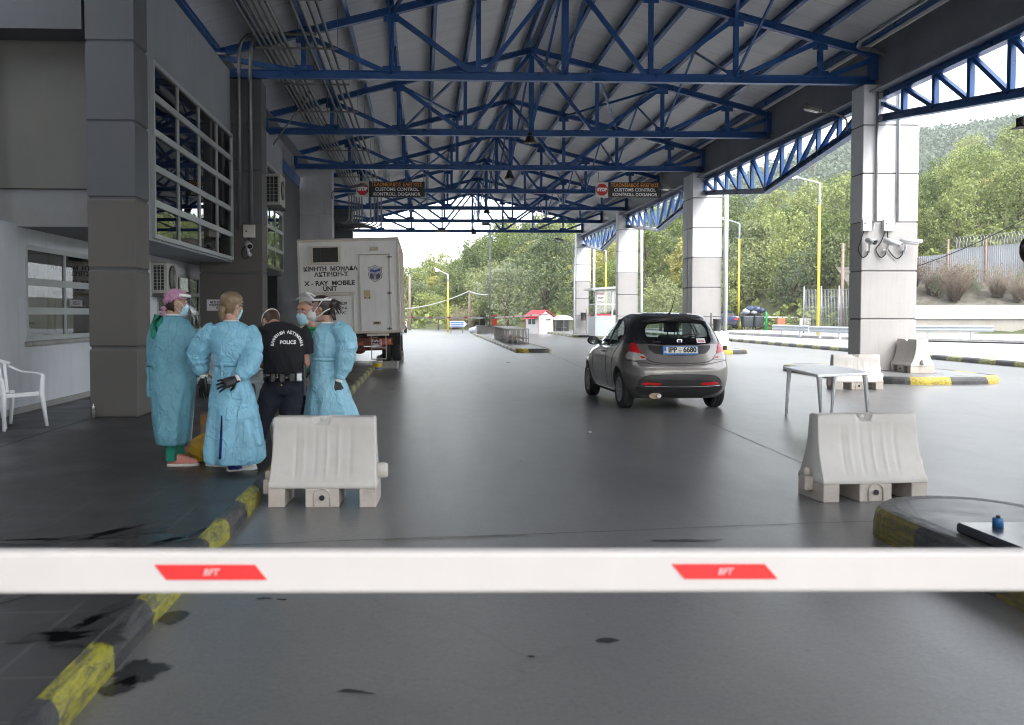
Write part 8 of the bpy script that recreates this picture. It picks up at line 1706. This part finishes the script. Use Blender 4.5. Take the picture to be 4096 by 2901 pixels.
# cars far away
def small_car(label, x, y, z, rz, L, Wd, H, paint, name, cat='car'):
    e = thing(name, label, cat, (x, y, z), rz); s = MB(); prof = [(-L / 2, 0.45, 0.82), (-L / 2 + 0.10, 0.30, 0.95), (-L / 2 + 0.9, 0.26, 0.98), (0.3, 0.25, 0.96), (L / 2 - 0.9, 0.27, 0.90), (L / 2 - 0.15, 0.32, 0.72), (L / 2, 0.42, 0.62)]
    s.loft([sup(V((0, yy, (a + b) / 2)), Wd / 2 * (0.94 if i in (0, 6) else 1), (b - a) / 2, 24, 4.5, ax=V((1, 0, 0)), ay=V((0, 0, 1))) for i, (yy, a, b) in enumerate(prof)]); s.build('body', paint, e)
    s = MB(); s.loft([sup(V((0, yy, 0.9)), Wd / 2 * k_, hh, 24, 3.6, ax=V((1, 0, 0)), ay=V((0, 0, 1))) for yy, k_, hh in ((-L / 2 + 0.45, 0.80, 0.06), (-L / 2 + 1.0, 0.78, H - 0.94), (-0.1, 0.80, H - 0.90), (0.55, 0.78, H - 0.98), (1.15, 0.82, 0.06))]); s.build('cabin_glass', SMOKE, e)
    s = MB(); s.loft([sup(V((0, yy, H - 0.015)), Wd / 2 * k_, 0.03, 20, 3, ax=V((1, 0, 0)), ay=V((0, 0, 1))) for yy, k_ in ((-L / 2 + 0.95, 0.55), (-0.4, 0.60), (0.45, 0.55))]); s.build('roof', paint, e)
    for sx in (-1, 1):
        MB().b2((sx * Wd * 0.40 - 0.12, -L / 2 - 0.01, 0.70), (sx * Wd * 0.40 + 0.12, -L / 2 + 0.06, 0.84)).build('tail_light', REDL, e)
        for yy in (-L / 2 + 0.75, L / 2 - 0.8): w_ = thing('wheel', None, None); w_.parent = e; w_.location = (sx * (Wd / 2 - 0.1), yy, 0.30); MB().lathe((0, 0, 0), [(0.18, -0.1), (0.28, -0.1), (0.30, -0.07), (0.30, 0.07), (0.28, 0.1), (0.18, 0.1)], 20, 0, 'X').build('tyre', TYRE, w_); MB().lathe((0, 0, 0), [(0, -0.08), (0.18, -0.09), (0.18, 0.09), (0, 0.08)], 16, 0, 'X').build('rim', GALV, w_)
    MB().b2((-Wd * 0.46, -L / 2 - 0.05, 0.36), (Wd * 0.46, -L / 2 + 0.08, 0.56)).build('bumper', TRIMB, e); return e
p = atY(1642, 730, 75); small_car('dark blue car parked by the wheelie bins, seen past the double column', p.x - 0.30, 76, 0.3, R(-14), 4.1, 1.66, 1.38, mat('dark_blue_paint', (0.02, 0.03, 0.09), 0.25, 0.3), 'parked_car')
p = atY(903, 735, 75); small_car('white car peeking out from behind the right side of the white van', p.x - 0.62, 77, 0.0, R(2), 4.1, 1.70, 1.9, mat('white_car_paint', (0.7, 0.7, 0.7), 0.3), 'parked_car')
# arrow sign and white heap at the far end
a = atY(1007, 733, 74); b = atY(1046, 719, 74); sg_ = thing('direction_sign', 'white arrow shaped direction sign with blue bands by the far lamp post', 'sign', (a.x, 74, 0)); w_, h_, z_ = b.x - a.x, b.z - a.z, a.z
MB().prism([V((0, 0, z_)), V((w_ * 0.82, 0, z_)), V((w_, 0, z_ + h_ / 2)), V((w_ * 0.82, 0, z_ + h_)), V((0, 0, z_ + h_))], (0, 0.04, 0)).build('panel', KW, sg_); BLS = mat('blue_band', (0.05, 0.16, 0.45), 0.5); m = MB()
for k_ in (0.10, 0.40, 0.70): m.b2((0.06, -0.004, z_ + h_ * k_), (w_ * 0.8, -0.001, z_ + h_ * (k_ + 0.16)))
m.build('blue_band', BLS, sg_)
for x in (0.1, w_ * 0.75): MB().cyl((x, 0.06, 0), (x, 0.06, z_ + h_), 0.03, 8).build('post', GALV, sg_)
p = atY(1066, 742, 72); m = MB(); m.sphere((0, 0, 0.12), 0.35, 10, 0, 1.6, 0.8, 0.8); m.v = [v * (1 + 0.2 * nz(v.x * 4, v.y * 4, v.z * 4)) for v in m.v]; o = m.build('white_sack', BAGW); o.location = (p.x, 72, 0.12); tag(o, 'white sack lying left of the concrete island end wall', 'sack')
# ------------------------------------------------------------------ hills and woods
def leaf_mat(name, cols, rough=0.55, trans=0.3):
    m = bpy.data.materials.new(name); t = NT(m)
    oi = t.n('ShaderNodeObjectInfo'); p = t.pos()
    n1 = t.noise(p, 0.55, 4, 0.6); n2 = t.noise(p, 3.0, 3, 0.7)
    f = t.math('ADD', t.math('ADD', t.math('MULTIPLY', n1, 0.55), t.math('MULTIPLY', n2, 0.45)), t.math('MULTIPLY', t.math('SUBTRACT', oi.outputs['Random'], 0.5), 0.60))
    c = t.ramp(f, [(0.28, cols[0]), (0.5, cols[1]), (0.74, cols[2])])
    b = t.n('ShaderNodeBsdfPrincipled'); t.l(c, b.inputs['Base Color']); b.inputs['Roughness'].default_value = rough; b.inputs['Specular IOR Level'].default_value = 0.25
    tr = t.n('ShaderNodeBsdfTranslucent'); t.l(t.mix(0.5, c, (0.16, 0.2, 0.03)), tr.inputs[0])
    x = t.n('ShaderNodeMixShader'); x.inputs[0].default_value = trans; o = t.n('ShaderNodeOutputMaterial')
    t.l(b.outputs[0], x.inputs[1]); t.l(tr.outputs[0], x.inputs[2]); t.l(x.outputs[0], o.inputs[0]); return m
LEAF = {
 'dark': leaf_mat('dark_oak_leaves', ((0.088, 0.118, 0.052), (0.155, 0.190, 0.082), (0.240, 0.265, 0.125)), trans=0.2),
 'mid': leaf_mat('green_leaves', ((0.108, 0.148, 0.046), (0.200, 0.242, 0.082), (0.310, 0.345, 0.130)), trans=0.22),
 'yellow': leaf_mat('yellowing_leaves', ((0.180, 0.188, 0.056), (0.320, 0.312, 0.095), (0.46, 0.425, 0.155)), trans=0.22),
 'silver': leaf_mat('silvery_leaves', ((0.11, 0.14, 0.085), (0.20, 0.235, 0.15), (0.31, 0.34, 0.23))),
 'dry': leaf_mat('dry_twigs', ((0.10, 0.075, 0.055), (0.19, 0.145, 0.11), (0.28, 0.23, 0.175)), trans=0.1)}
BARK = mat('tree_bark', (0.10, 0.08, 0.062), 0.85, var=0.3, scale=3, bump=0.4)
rng = random.Random(11)
def rvec(): 
    while True:
        q = V((rng.uniform(-1, 1), rng.uniform(-1, 1), rng.uniform(-1, 1)))
        if 0.05 < q.length < 1: return q.normalized()
def leaf_quads(mb, c, nrm, size, n, mi=0):
    for _ in range(n):
        a = (nrm * 0.8 + rvec()).normalized(); b = a.cross(rvec()).normalized(); d = a.cross(b)
        s = size * rng.uniform(0.55, 1.25); p = c + rvec() * size * rng.uniform(0, 1.0)
        mb.add([p - b * s * 0.5, p + d * s * 0.32 + a * s * 0.08, p + b * s * 0.55, p - d * s * 0.32 - a * s * 0.06], [(0, 1, 2, 3)], mi)
def crown_mesh(h, r, base, nl, per, size, flat=1.0, seed=0):
    """leaf clumps on the skins of many overlapping lobes; returns builder and lobe centres"""
    mb = MB(); lobes = []
    for i in range(nl):
        a = rng.uniform(0, 6.283); k = math.sqrt(rng.random()); z = rng.random()
        rr = r * (0.25 + 0.75 * math.sin(math.pi * min(1, 0.12 + z * 0.85)) ) * k * 0.78
        c = V((rr * math.cos(a), rr * math.sin(a), base + (h - base) * (0.12 + 0.76 * z)))
        lr = r * rng.uniform(0.26, 0.48); lobes.append((c, lr))
    for c, lr in lobes:
        for j in range(per):
            n = rvec(); n.z = n.z * 0.8 + 0.2; n.normalize()
            if rng.random() < 0.16: continue
            p = c + V((n.x * lr, n.y * lr, n.z * lr * flat)) * rng.uniform(0.72, 1.08)
            if nz(p.x * 0.9 + seed, p.y * 0.9, p.z * 0.9) < -0.28: continue
            leaf_quads(mb, p, n, size, 4)
    return mb, lobes
def trunk_mesh(h, r, lobes, base):
    mb = MB(); top = base + (h - base) * 0.45
    pts = [V((nz(i * 0.7, h) * 0.25 * i / 4, nz(h, i * 0.7) * 0.25 * i / 4, top * i / 5 - (0.5 if i == 0 else 0))) for i in range(6)]
    mb.tube(pts, [r * 1.35, r, r * 0.88, r * 0.75, r * 0.6, r * 0.42], 7)
    for c, lr in lobes[:7]:
        s = pts[rng.randint(2, 4)]; mb.tube([s, s.lerp(c, 0.5) + V((0, 0, 0.3)), c], [r * 0.42, r * 0.25, r * 0.08], 5)
    return mb
PROTO = {}
def proto(kind, k):
    key = (kind, k)
    if key in PROTO: return PROTO[key]
    h, r, base, flat = {'dark': (6.4, 3.2, 1.0, 0.85), 'mid': (7.2, 2.9, 1.3, 0.95), 'yellow': (5.2, 2.4, 0.6, 1.0), 'silver': (6.0, 3.0, 0.5, 0.9), 'dry': (2.6, 1.7, 0.1, 0.9)}[kind]
    h *= rng.uniform(0.9, 1.1); r *= rng.uniform(0.9, 1.1)
    if kind == 'dry':
        mb = MB(); lobes = []
        for i in range(170):
            a = rng.uniform(0, 6.28); t = rng.uniform(0.15, 1.0); L = h * rng.uniform(0.5, 1.05)
            p0 = V((rng.uniform(-.3, .3), rng.uniform(-.3, .3), 0)); d = V((math.cos(a) * t * 0.75, math.sin(a) * t * 0.75, 1)).normalized()
            p1 = p0 + d * L * 0.5; p2 = p0 + d * L + V((math.cos(a), math.sin(a), -0.3)) * 0.25 * t
            mb.tube([p0, p1, p2], [0.022, 0.014, 0.005], 3)
            leaf_quads(mb, p2, V((0, 0, 1)), 0.10, 5)
        cm = mb; tm = MB().tube([(0, 0, -0.3), (0, 0, 0.25)], [0.12, 0.08], 6)
    else:
        cm, lobes = crown_mesh(h, r, base, 22, 74 if kind != 'silver' else 84, 0.23 if kind != 'silver' else 0.19, flat, k * 13.7)
        tm = trunk_mesh(h, 0.17, lobes, base)
    c = cm.build('crown', LEAF[kind], fix=False); tr = tm.build('trunk', BARK)
    PROTO[key] = (c, tr, h, r); COL.objects.unlink(c); COL.objects.unlink(tr); return PROTO[key]
def plant_tree(kind, k, x, y, z, s, label, cat='tree', group=None, name='hillside_tree', rz=None, sz=1.0):
    c, tr, h, r = proto(kind, k)
    e = thing(name, label, cat, (x, y, z), rng.uniform(0, 6.28) if rz is None else rz, group); e.scale = (s, s, s * sz)
    for q in (c, tr):
        o = q.copy(); COL.objects.link(o); o.parent = e
    return e
# terrain ------------------------------------------------------------------
HCREST = [(-0.3, 1.5), (-0.06, 2.0), (-0.02, 3.2), (0.02, 5.0), (0.06, 7.4), (0.085, 10.0), (0.12, 11.3), (0.16, 11.8), (0.25, 12.5), (0.32, 12.5), (0.37, 13.5), (0.40, 14.5), (0.44, 18.0), (0.51, 16.5), (0.56, 20.5), (0.63, 25.5), (0.9, 33)]
TOE = [(-0.3, 96), (0.0, 93), (0.12, 86), (0.24, 84), (0.32, 78), (0.42, 70), (0.5, 63), (0.62, 60), (0.9, 50)]
FAR = [(-0.3, 8), (0.0, 12), (0.2, 36), (0.30, 52), (0.39, 66), (0.44, 73), (0.51, 76), (0.63, 83), (0.9, 90)]
def terrain(x, y):
    u = x / max(y, 1.0); toe = interp(u, TOE); hc = interp(u, HCREST)
    t = (y - toe) / (165.0 - toe)
    if t <= 0: h = -0.6 + max(0, 0.5 + t * 6)
    else: h = -0.1 + hc * (0.24 * min(1, t * 9) + 0.76 * (smooth01(t) * 0.5 + min(t, 1.0) * 0.5)) if t < 1 else hc
    if y > 165: h = hc + (y - 165) * 0.005
    if y > 190:
        k = smooth01((y - 190) / 240.0); h = h * (1 - k) + interp(u, FAR) * k
    if y > 430: h = h - (y - 430) * 0.12
    return h + nz(x * 0.045, y * 0.045) * 1.2 * smooth01((y - toe) / 25.0) + nz(x * 0.2, y * 0.2, 5) * 0.25 * smooth01((y - toe) / 8.0)
def terrain_mat():
    m = bpy.data.materials.new('wooded_hillside_soil'); t = NT(m); p = t.pos()
    n = t.noise(p, 0.12, 6, 0.65); n2 = t.noise(p, 1.6, 6, 0.7)
    c = t.ramp(n, [(0.35, (0.075, 0.095, 0.035)), (0.52, (0.12, 0.125, 0.055)), (0.68, (0.21, 0.165, 0.115))])
    c = t.mix(t.ramp(n2, [(0.4, 0), (0.7, 0.75)]), c, (0.055, 0.075, 0.028))
    t.bsdf(c, 0.9, 0, t.bump(n2, 0.8, 0.15)); return m
gx = [-170 + 4.0 * i for i in range(0, 92)] + [200 + 16 * i for i in range(0, 22)]
gy = [48 + 2.2 * i for i in range(0, 58)] + [176 + 10 * i for i in range(0, 42)]
tm_ = MB(); tm_.add([(x, y, terrain(x, y)) for y in gy for x in gx], [(j * len(gx) + i, j * len(gx) + i + 1, (j + 1) * len(gx) + i + 1, (j + 1) * len(gx) + i) for j in range(len(gy) - 1) for i in range(len(gx) - 1)])
struct('hills', tm_, terrain_mat(), smooth=True)
# individual trees on the near hillside --------------------------------------
LBL = {'dark': 'dark green bushy oak growing among many in the wood on the hillside', 'mid': 'fresh green leafy tree growing among many in the wood on the hillside',
       'yellow': 'yellowing light tree growing among darker ones on the hillside', 'silver': 'grey green feathery tree growing on the hillside wood'}
GRP = {'dark': 'dark oaks on the hillside', 'mid': 'fresh green trees on the hillside', 'yellow': 'yellowing trees on the hillside', 'silver': 'grey green trees on the hillside'}
placed = []
def try_tree(x, y, kind, s, mind):
    for (a, b, q) in placed:
        if (a - x) ** 2 + (b - y) ** 2 < (mind * 0.5 * (s + q)) ** 2: return False
    placed.append((x, y, s)); plant_tree(kind, rng.randint(0, 3), x, y, terrain(x, y) - 0.25, s, LBL[kind], group=GRP[kind], sz=rng.uniform(0.9, 1.12)); return True
n = 0
while n < 9000 and len(placed) < 282:
    n += 1
    u = rng.uniform(-0.05, 0.68); toe = interp(u, TOE); y = toe + 3 + (172 - toe) * rng.random() ** 0.85; x = u * y
    if u > 0.44 and y < toe + 11: continue
    if u < 0.14 and y < toe + 14 and rng.random() < 0.75: continue
    q = nz(x * 0.035 + 3, y * 0.035); w = rng.random()
    if 0.13 < u < 0.30 and y < 135: kind = 'yellow' if w < 0.55 + q else ('silver' if w < 0.72 else 'mid')
    elif u > 0.42: kind = 'mid' if w < 0.5 + q else ('yellow' if w > 0.88 else 'dark')
    else: kind = 'dark' if w < 0.52 + q else ('mid' if w < 0.86 else ('silver' if w < 0.93 else 'yellow'))
    s = rng.uniform(0.75, 1.2) * (0.95 if y < 110 else 1.05) * (0.62 + 0.38 * smooth01((u + 0.02) / 0.16)); try_tree(x, y, kind, s, 4.1 if y < 125 else 4.7)
# special plants that the photograph shows apart
plant_tree('silver', 0, atY(1222, 640, 80).x, 80.0, 0.0, 1.32, 'big silvery willow bush spreading behind the red roofed kiosk', name='willow_bush', sz=0.95)
plant_tree('silver', 1, atY(1135, 640, 83).x, 83.0, 0.0, 1.05, 'silvery willow bush left of the big one, behind the red barrier machine', name='willow_bush', sz=0.9)
plant_tree('mid', 0, 16.6, 83.0, 0.0, 0.72, 'slim fresh green tree just left of the farthest column', name='slim_tree', sz=1.1)
plant_tree('mid', 1, 25.6, 80.5, terrain(25.6, 80.5), 0.62, 'fresh green round tree beside the overfull wheelie bin', name='round_tree')
plant_tree('silver', 2, 30.2, 77.0, terrain(30.2, 77.0) - 0.2, 0.8, 'pale leafy bush behind the orange plastic barrier', name='roadside_bush')
plant_tree('silver', 3, 32.6, 77.5, terrain(32.6, 77.5) - 0.2, 0.72, 'pale leafy bush beside the tall yellow lamp post', name='roadside_bush')
plant_tree('dark', 1, 27.6, 82.0, terrain(27.6, 82.0) - 0.2, 0.85, 'dark leafy tree behind the wheelie bin and dark car', name='roadside_tree')
plant_tree('dark', 2, 18.5, 74.0, 0.0, 0.7, 'dark green tree between the double column and the booth column', name='roadside_tree')
plant_tree('dark', 0, 6.0, 89.0, 0.2, 0.42, 'low dark green shrub beside the blue arrow sign', 'shrub', name='low_shrub')
plant_tree('mid', 2, 1.5, 90.0, 0.2, 0.40, 'low green shrub behind the yellow lamp post by the far barrier arm', 'shrub', name='low_shrub')
for i, (x, y, s, lb) in enumerate([(34.5, 63.5, 1.0, 'dry brown twiggy shrub, tallest on the bank above the retaining wall'), (31.6, 63.0, 0.8, 'dry brown twiggy shrub on the bank nearest the widest column'), (36.2, 64.2, 0.7, 'dry brown shrub right of the tallest one on the bank'),
        (33.0, 64.8, 0.75, 'dry brown shrub tucked behind the tallest one on the bank'), (5.2, 90.5, 0.8, 'dry brown brush on the bare earth bank behind the thin grey mast'), (3.2, 91, 0.9, 'dry brown brush on the bank left of the wooden pole')]):
    plant_tree('dry', i % 3, x, y, (terrain(x, y) if i > 3 else 2.1 + (y - 61.5) * 0.35) - 0.1, s, lb, 'shrub', name='dry_shrub')
for i in range(16):
    sx_ = 2.2 + 0.95 * i + rng.uniform(-.3, .3); w_ = (0.9, 2.3, 3.6, 1.6)[i % 4]; q_ = V((29.0, 63.0, 0)).lerp(V((52, 56.0, 0)), sx_ / 24.04) + V((0.291, 0.957, 0)) * w_
    plant_tree('dry' if i % 3 else 'silver', i % 3, q_.x, q_.y, 2.1 + 0.38 * w_ - 0.1, rng.uniform(0.65, 1.05) if i % 3 else rng.uniform(0.20, 0.34), 'dry brown shrub growing among others on the bank above the retaining wall' if i % 3 else 'low grey green shrub growing among dry ones on the bank above the retaining wall', 'shrub', 'dry shrubs on the bank' if i % 3 else 'low green shrubs on the bank', name='dry_shrub' if i % 3 else 'low_shrub')
plant_tree('silver', 1, 37.2, 64.0, 2.4, 0.28, 'low grey green shrub at the foot of the corrugated fence', 'shrub', name='low_shrub')
plant_tree('dark', 3, 31.2, 66.5, 3.4, 0.34, 'dark green shrub on the bank behind the white cameras', 'shrub', name='low_shrub')
# undergrowth and the far wood, which nobody could count
ug = MB()
for _ in range(5200):
    u = rng.uniform(-0.06, 0.68); toe = interp(u, TOE); y = toe + (170 - toe) * rng.random(); x = u * y
    if u > 0.44 and y < toe + 8: continue
    leaf_quads(ug, V((x, y, terrain(x, y) + rng.uniform(0.05, 0.9))), V((0, 0, 1)), 0.55, 7)
tag(ug.build('undergrowth', LEAF['mid'], fix=False), 'tangled green undergrowth covering the slope between the trees', 'undergrowth', kind='stuff')
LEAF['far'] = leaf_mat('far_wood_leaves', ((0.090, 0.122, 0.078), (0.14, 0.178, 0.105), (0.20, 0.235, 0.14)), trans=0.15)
fw = MB()
for _ in range(5200):
    u = rng.uniform(0.16, 0.72); y = rng.uniform(200, 432); x = u * y; z = terrain(x, y); r = rng.uniform(1.8, 3.6)
    for j in range(11):
        n = rvec(); n.z = abs(n.z); leaf_quads(fw, V((x, y, z + r * 0.5)) + n * r, n, 1.5, 1)
tag(fw.build('far_wood', LEAF['far'], fix=False), 'distant hazy green wood covering the far ridge', 'wood', kind='stuff')
# retaining wall, fence with razor wire on the bank
rw = thing('retaining_wall', 'long stained white retaining wall with a coping band behind the guard rails', 'wall')
A, B = V((29.0, 63.0, 0)), V((52, 56.0, 0)); dd = (B - A).normalized(); nn = V((-dd.y, dd.x, 0))
def slab(mb, a, b, t0, t1, z0, z1): 
    mb.prism([a - nn * t0 + V((0, 0, z0)), b - nn * t0 + V((0, 0, z0)), b + nn * t1 + V((0, 0, z0)), a + nn * t1 + V((0, 0, z0))], (0, 0, z1 - z0))
WALLW = mat('stained_white_wall', (0.36, 0.36, 0.355), 0.75, var=0.15, scale=0.5, bump=0.2, dirt=0.6, dirtcol=(0.30, 0.29, 0.27), streak=True)
WALLC = mat('cream_stained_wall', (0.31, 0.29, 0.25), 0.8, var=0.15, scale=0.6, bump=0.2, dirt=0.7, dirtcol=(0.26, 0.20, 0.14), streak=True)
m = MB(); slab(m, A, B, 0.0, 0.4, 0.2, 1.12); m.build('lower_face', WALLC, rw)
m = MB(); slab(m, A, B, 0.16, 0.4, 1.14, 2.05); m.build('coping', WALLW, rw)
bk = MB(); SB = V((0, 0, 1)); rows = []
for i in range(40):
    a = A + dd * (B - A).length * i / 39; rows.append([a + nn * w + SB * (2.02 + hgt + nz(a.x, w) * 0.18 * min(1, w)) for w, hgt in ((0.38, 0.0), (1.2, 0.35), (2.5, 0.85), (4.0, 1.4), (6, 1.9), (12, 3.2))])
bk.add([p for r in rows for p in r], [(i * 6 + j, i * 6 + j + 1, (i + 1) * 6 + j + 1, (i + 1) * 6 + j) for i in range(39) for j in range(5)])
bank_m = bpy.data.materials.new('dry_stony_bank'); t = NT(bank_m); p = t.pos(); n_ = t.noise(p, 1.2, 7, 0.7)
t.bsdf(t.ramp(n_, [(0.3, (0.06, 0.055, 0.04)), (0.5, (0.11, 0.10, 0.075)), (0.7, (0.19, 0.18, 0.16))]), 0.95, 0, t.bump(n_, 0.9, 0.1))
struct('stony_bank', bk, bank_m)
FSH = mat('grey_corrugated_sheet', (0.27, 0.285, 0.30), 0.5, 0.2, var=0.1, scale=0.8, dirt=0.3, dirtcol=(0.3, 0.28, 0.26), streak=True)
RUST = mat('rusty_post', (0.30, 0.20, 0.15), 0.8, var=0.3)
fe = thing('corrugated_fence', 'grey corrugated sheet fence with rusty posts and razor wire coils on the bank', 'fence')
def at_fence(s): return A + dd * s + nn * 5.0
sh = MB(); pts = []
L0, L1 = 4.6, 22.0
for i in range(260):
    s = L0 + (L1 - L0) * i / 259; q = at_fence(s) + nn * 0.03 * (1 if i % 2 else -1); top = 4.6 + 0.075 * (s - L0) + 0.35 * smooth01((s - 6.2) / 1.0)
    pts.append((q + V((0, 0, 3.15)), q + V((0, 0, top + 0.9))))
sh.add([p for q in pts for p in q], [(2 * i, 2 * i + 2, 2 * i + 3, 2 * i + 1) for i in range(259)]); sh.build('sheet', FSH, fe)
for s in (4.6, 6.6, 9.0, 11.5, 14, 16.5, 19):
    q = at_fence(s) - nn * 0.1; MB().cyl(q + V((0, 0, 2.9)), q + V((0, 0, 6.3 + 0.06 * s)), 0.06, 8).build('post', RUST, fe)
wi = MB(); pts = []
for i in range(900):
    s = 7.0 + 13 * i / 899; a = i * 0.42; q = at_fence(s); z = 5.95 + 0.075 * (s - L0) + 0.32
    pts.append(q + nn * 0.38 * math.cos(a) + V((0, 0, z + 0.38 * math.sin(a))))
wi.tube(pts, 0.018, 4); wi.build('razor_wire', GALV, fe)
mf = thing('mesh_fence', 'pale mesh fence panels behind the guard rail, left of the widest column', 'fence')
for i in range(3):
    a = V((25.4 + i * 0.75, 63.0 - i * 1.0, 0.2)); b = V((25.4 + (i + 1) * 0.75, 63.0 - (i + 1) * 1.0, 0.2))
    p = MB()
    for k in range(12):
        q = a.lerp(b, k / 12); p.cyl(q, q + V((0, 0, 2.9)), 0.012, 4)
    for z in (0.3, 1.0, 1.7, 2.4, 2.85): p.bar(a + V((0, 0, z)), b + V((0, 0, z)), 0.02, 0.02)
    p.build('panel', GALV, mf); MB().cyl(a, a + V((0, 0, 3.1)), 0.05, 8).build('post', GALV, mf)

# unseen hills added right of and behind the camera to block low sky
hx = [40 + 8 * i for i in range(20)]; hy = [-220 + 10 * i for i in range(28)]
hb_ = MB(); hb_.add([(x, y, -0.5 + 15 * smooth01((x - 44 - max(0, y) * 0.1) / 80.0) + 1.5 * nz(x * 0.05, y * 0.05)) for y in hy for x in hx], [(j * 20 + i, j * 20 + i + 1, (j + 1) * 20 + i + 1, (j + 1) * 20 + i) for j in range(27) for i in range(19)])
hx = [-160 + 16 * i for i in range(21)]; hy = [-230 + 8 * i for i in range(20)]
hb_.add([(x, y, -0.5 + 30 * smooth01((-24 - y) / 40.0) + 1.5 * nz(x * 0.05, y * 0.05)) for y in hy for x in hx], [(j * 21 + i, j * 21 + i + 1, (j + 1) * 21 + i + 1, (j + 1) * 21 + i) for j in range(19) for i in range(20)])
struct('added_unseen_hill', hb_, MATS['wooded_hillside_soil'] if 'wooded_hillside_soil' in MATS else bpy.data.materials['wooded_hillside_soil'], smooth=True)

# the air itself: pale even haze round everything
hz = MB(); hz.b2((-420, -290, -3), (620, 640, 130)); hm = bpy.data.materials.new('pale_haze'); t = NT(hm); pv_ = t.n('ShaderNodeVolumePrincipled'); pv_.inputs['Color'].default_value = (0.93, 0.96, 1.0, 1); pv_.inputs['Density'].default_value = 0.00042; pv_.inputs['Anisotropy'].default_value = 0.2
ho = t.n('ShaderNodeOutputMaterial'); t.l(pv_.outputs[0], ho.inputs['Volume']); tag(hz.build('haze', hm), kind='stuff')
# ------------------------------------------------------------------ camera, sun and sky
cam = bpy.data.cameras.new('camera'); co = bpy.data.objects.new('camera', cam); COL.objects.link(co)
cam.sensor_width = 36; cam.lens = 36 * FPX / 2293; cam.clip_end = 5000; cam.clip_start = 0.05
cam.shift_x = (1146.5 - PX) / 2293; cam.shift_y = (PY - 812) / 2293
co.location = CAM; co.rotation_euler = Matrix((_r, _u, -_d)).transposed().to_euler()
cam.dof.use_dof = True; cam.dof.focus_distance = 24.0; cam.dof.aperture_fstop = 3.6
scene.camera = co
SUN_EL, SUN_AZ = 48, 150          # azimuth clockwise from +Y: behind the camera, to its right
w = bpy.data.worlds.new('World'); scene.world = w; w.use_nodes = True
t = w.node_tree; t.nodes.clear()
sky = t.nodes.new('ShaderNodeTexSky'); sky.sky_type = 'NISHITA'; sky.sun_disc = False
sky.sun_elevation = R(SUN_EL); sky.sun_rotation = R(SUN_AZ); sky.air_density = 1.0; sky.dust_density = 1.0; sky.ozone_density = 1.0
hs = t.nodes.new('ShaderNodeHueSaturation'); hs.inputs['Saturation'].default_value = 0.22
bg = t.nodes.new('ShaderNodeBackground'); bg.inputs[1].default_value = 0.15
ow = t.nodes.new('ShaderNodeOutputWorld')
t.links.new(sky.outputs[0], hs.inputs['Color']); t.links.new(hs.outputs[0], bg.inputs[0]); t.links.new(bg.outputs[0], ow.inputs[0])
sd = bpy.data.lights.new('sun', 'SUN'); sd.energy = 0.6; sd.angle = R(40); sd.color = (1, 0.97, 0.92)
so = bpy.data.objects.new('sun', sd); COL.objects.link(so)
sdir = V((math.sin(R(SUN_AZ)) * math.cos(R(SUN_EL)), math.cos(R(SUN_AZ)) * math.cos(R(SUN_EL)), math.sin(R(SUN_EL))))
so.rotation_euler = sdir.to_track_quat('Z', 'Y').to_euler()
scene.view_settings.view_transform = 'Standard'; scene.view_settings.look = 'None'; scene.view_settings.gamma = 1
scene.view_settings.exposure = 2.55
scene.render.engine = 'CYCLES'; scene.cycles.use_denoising = True
scene.cycles.max_bounces = 10; scene.cycles.diffuse_bounces = 5; scene.cycles.glossy_bounces = 4; scene.cycles.transparent_max_bounces = 16
scene.cycles.sample_clamp_indirect = 8
scene.cycles.filter_width = 1.05
scene.cycles.volume_bounces = 0
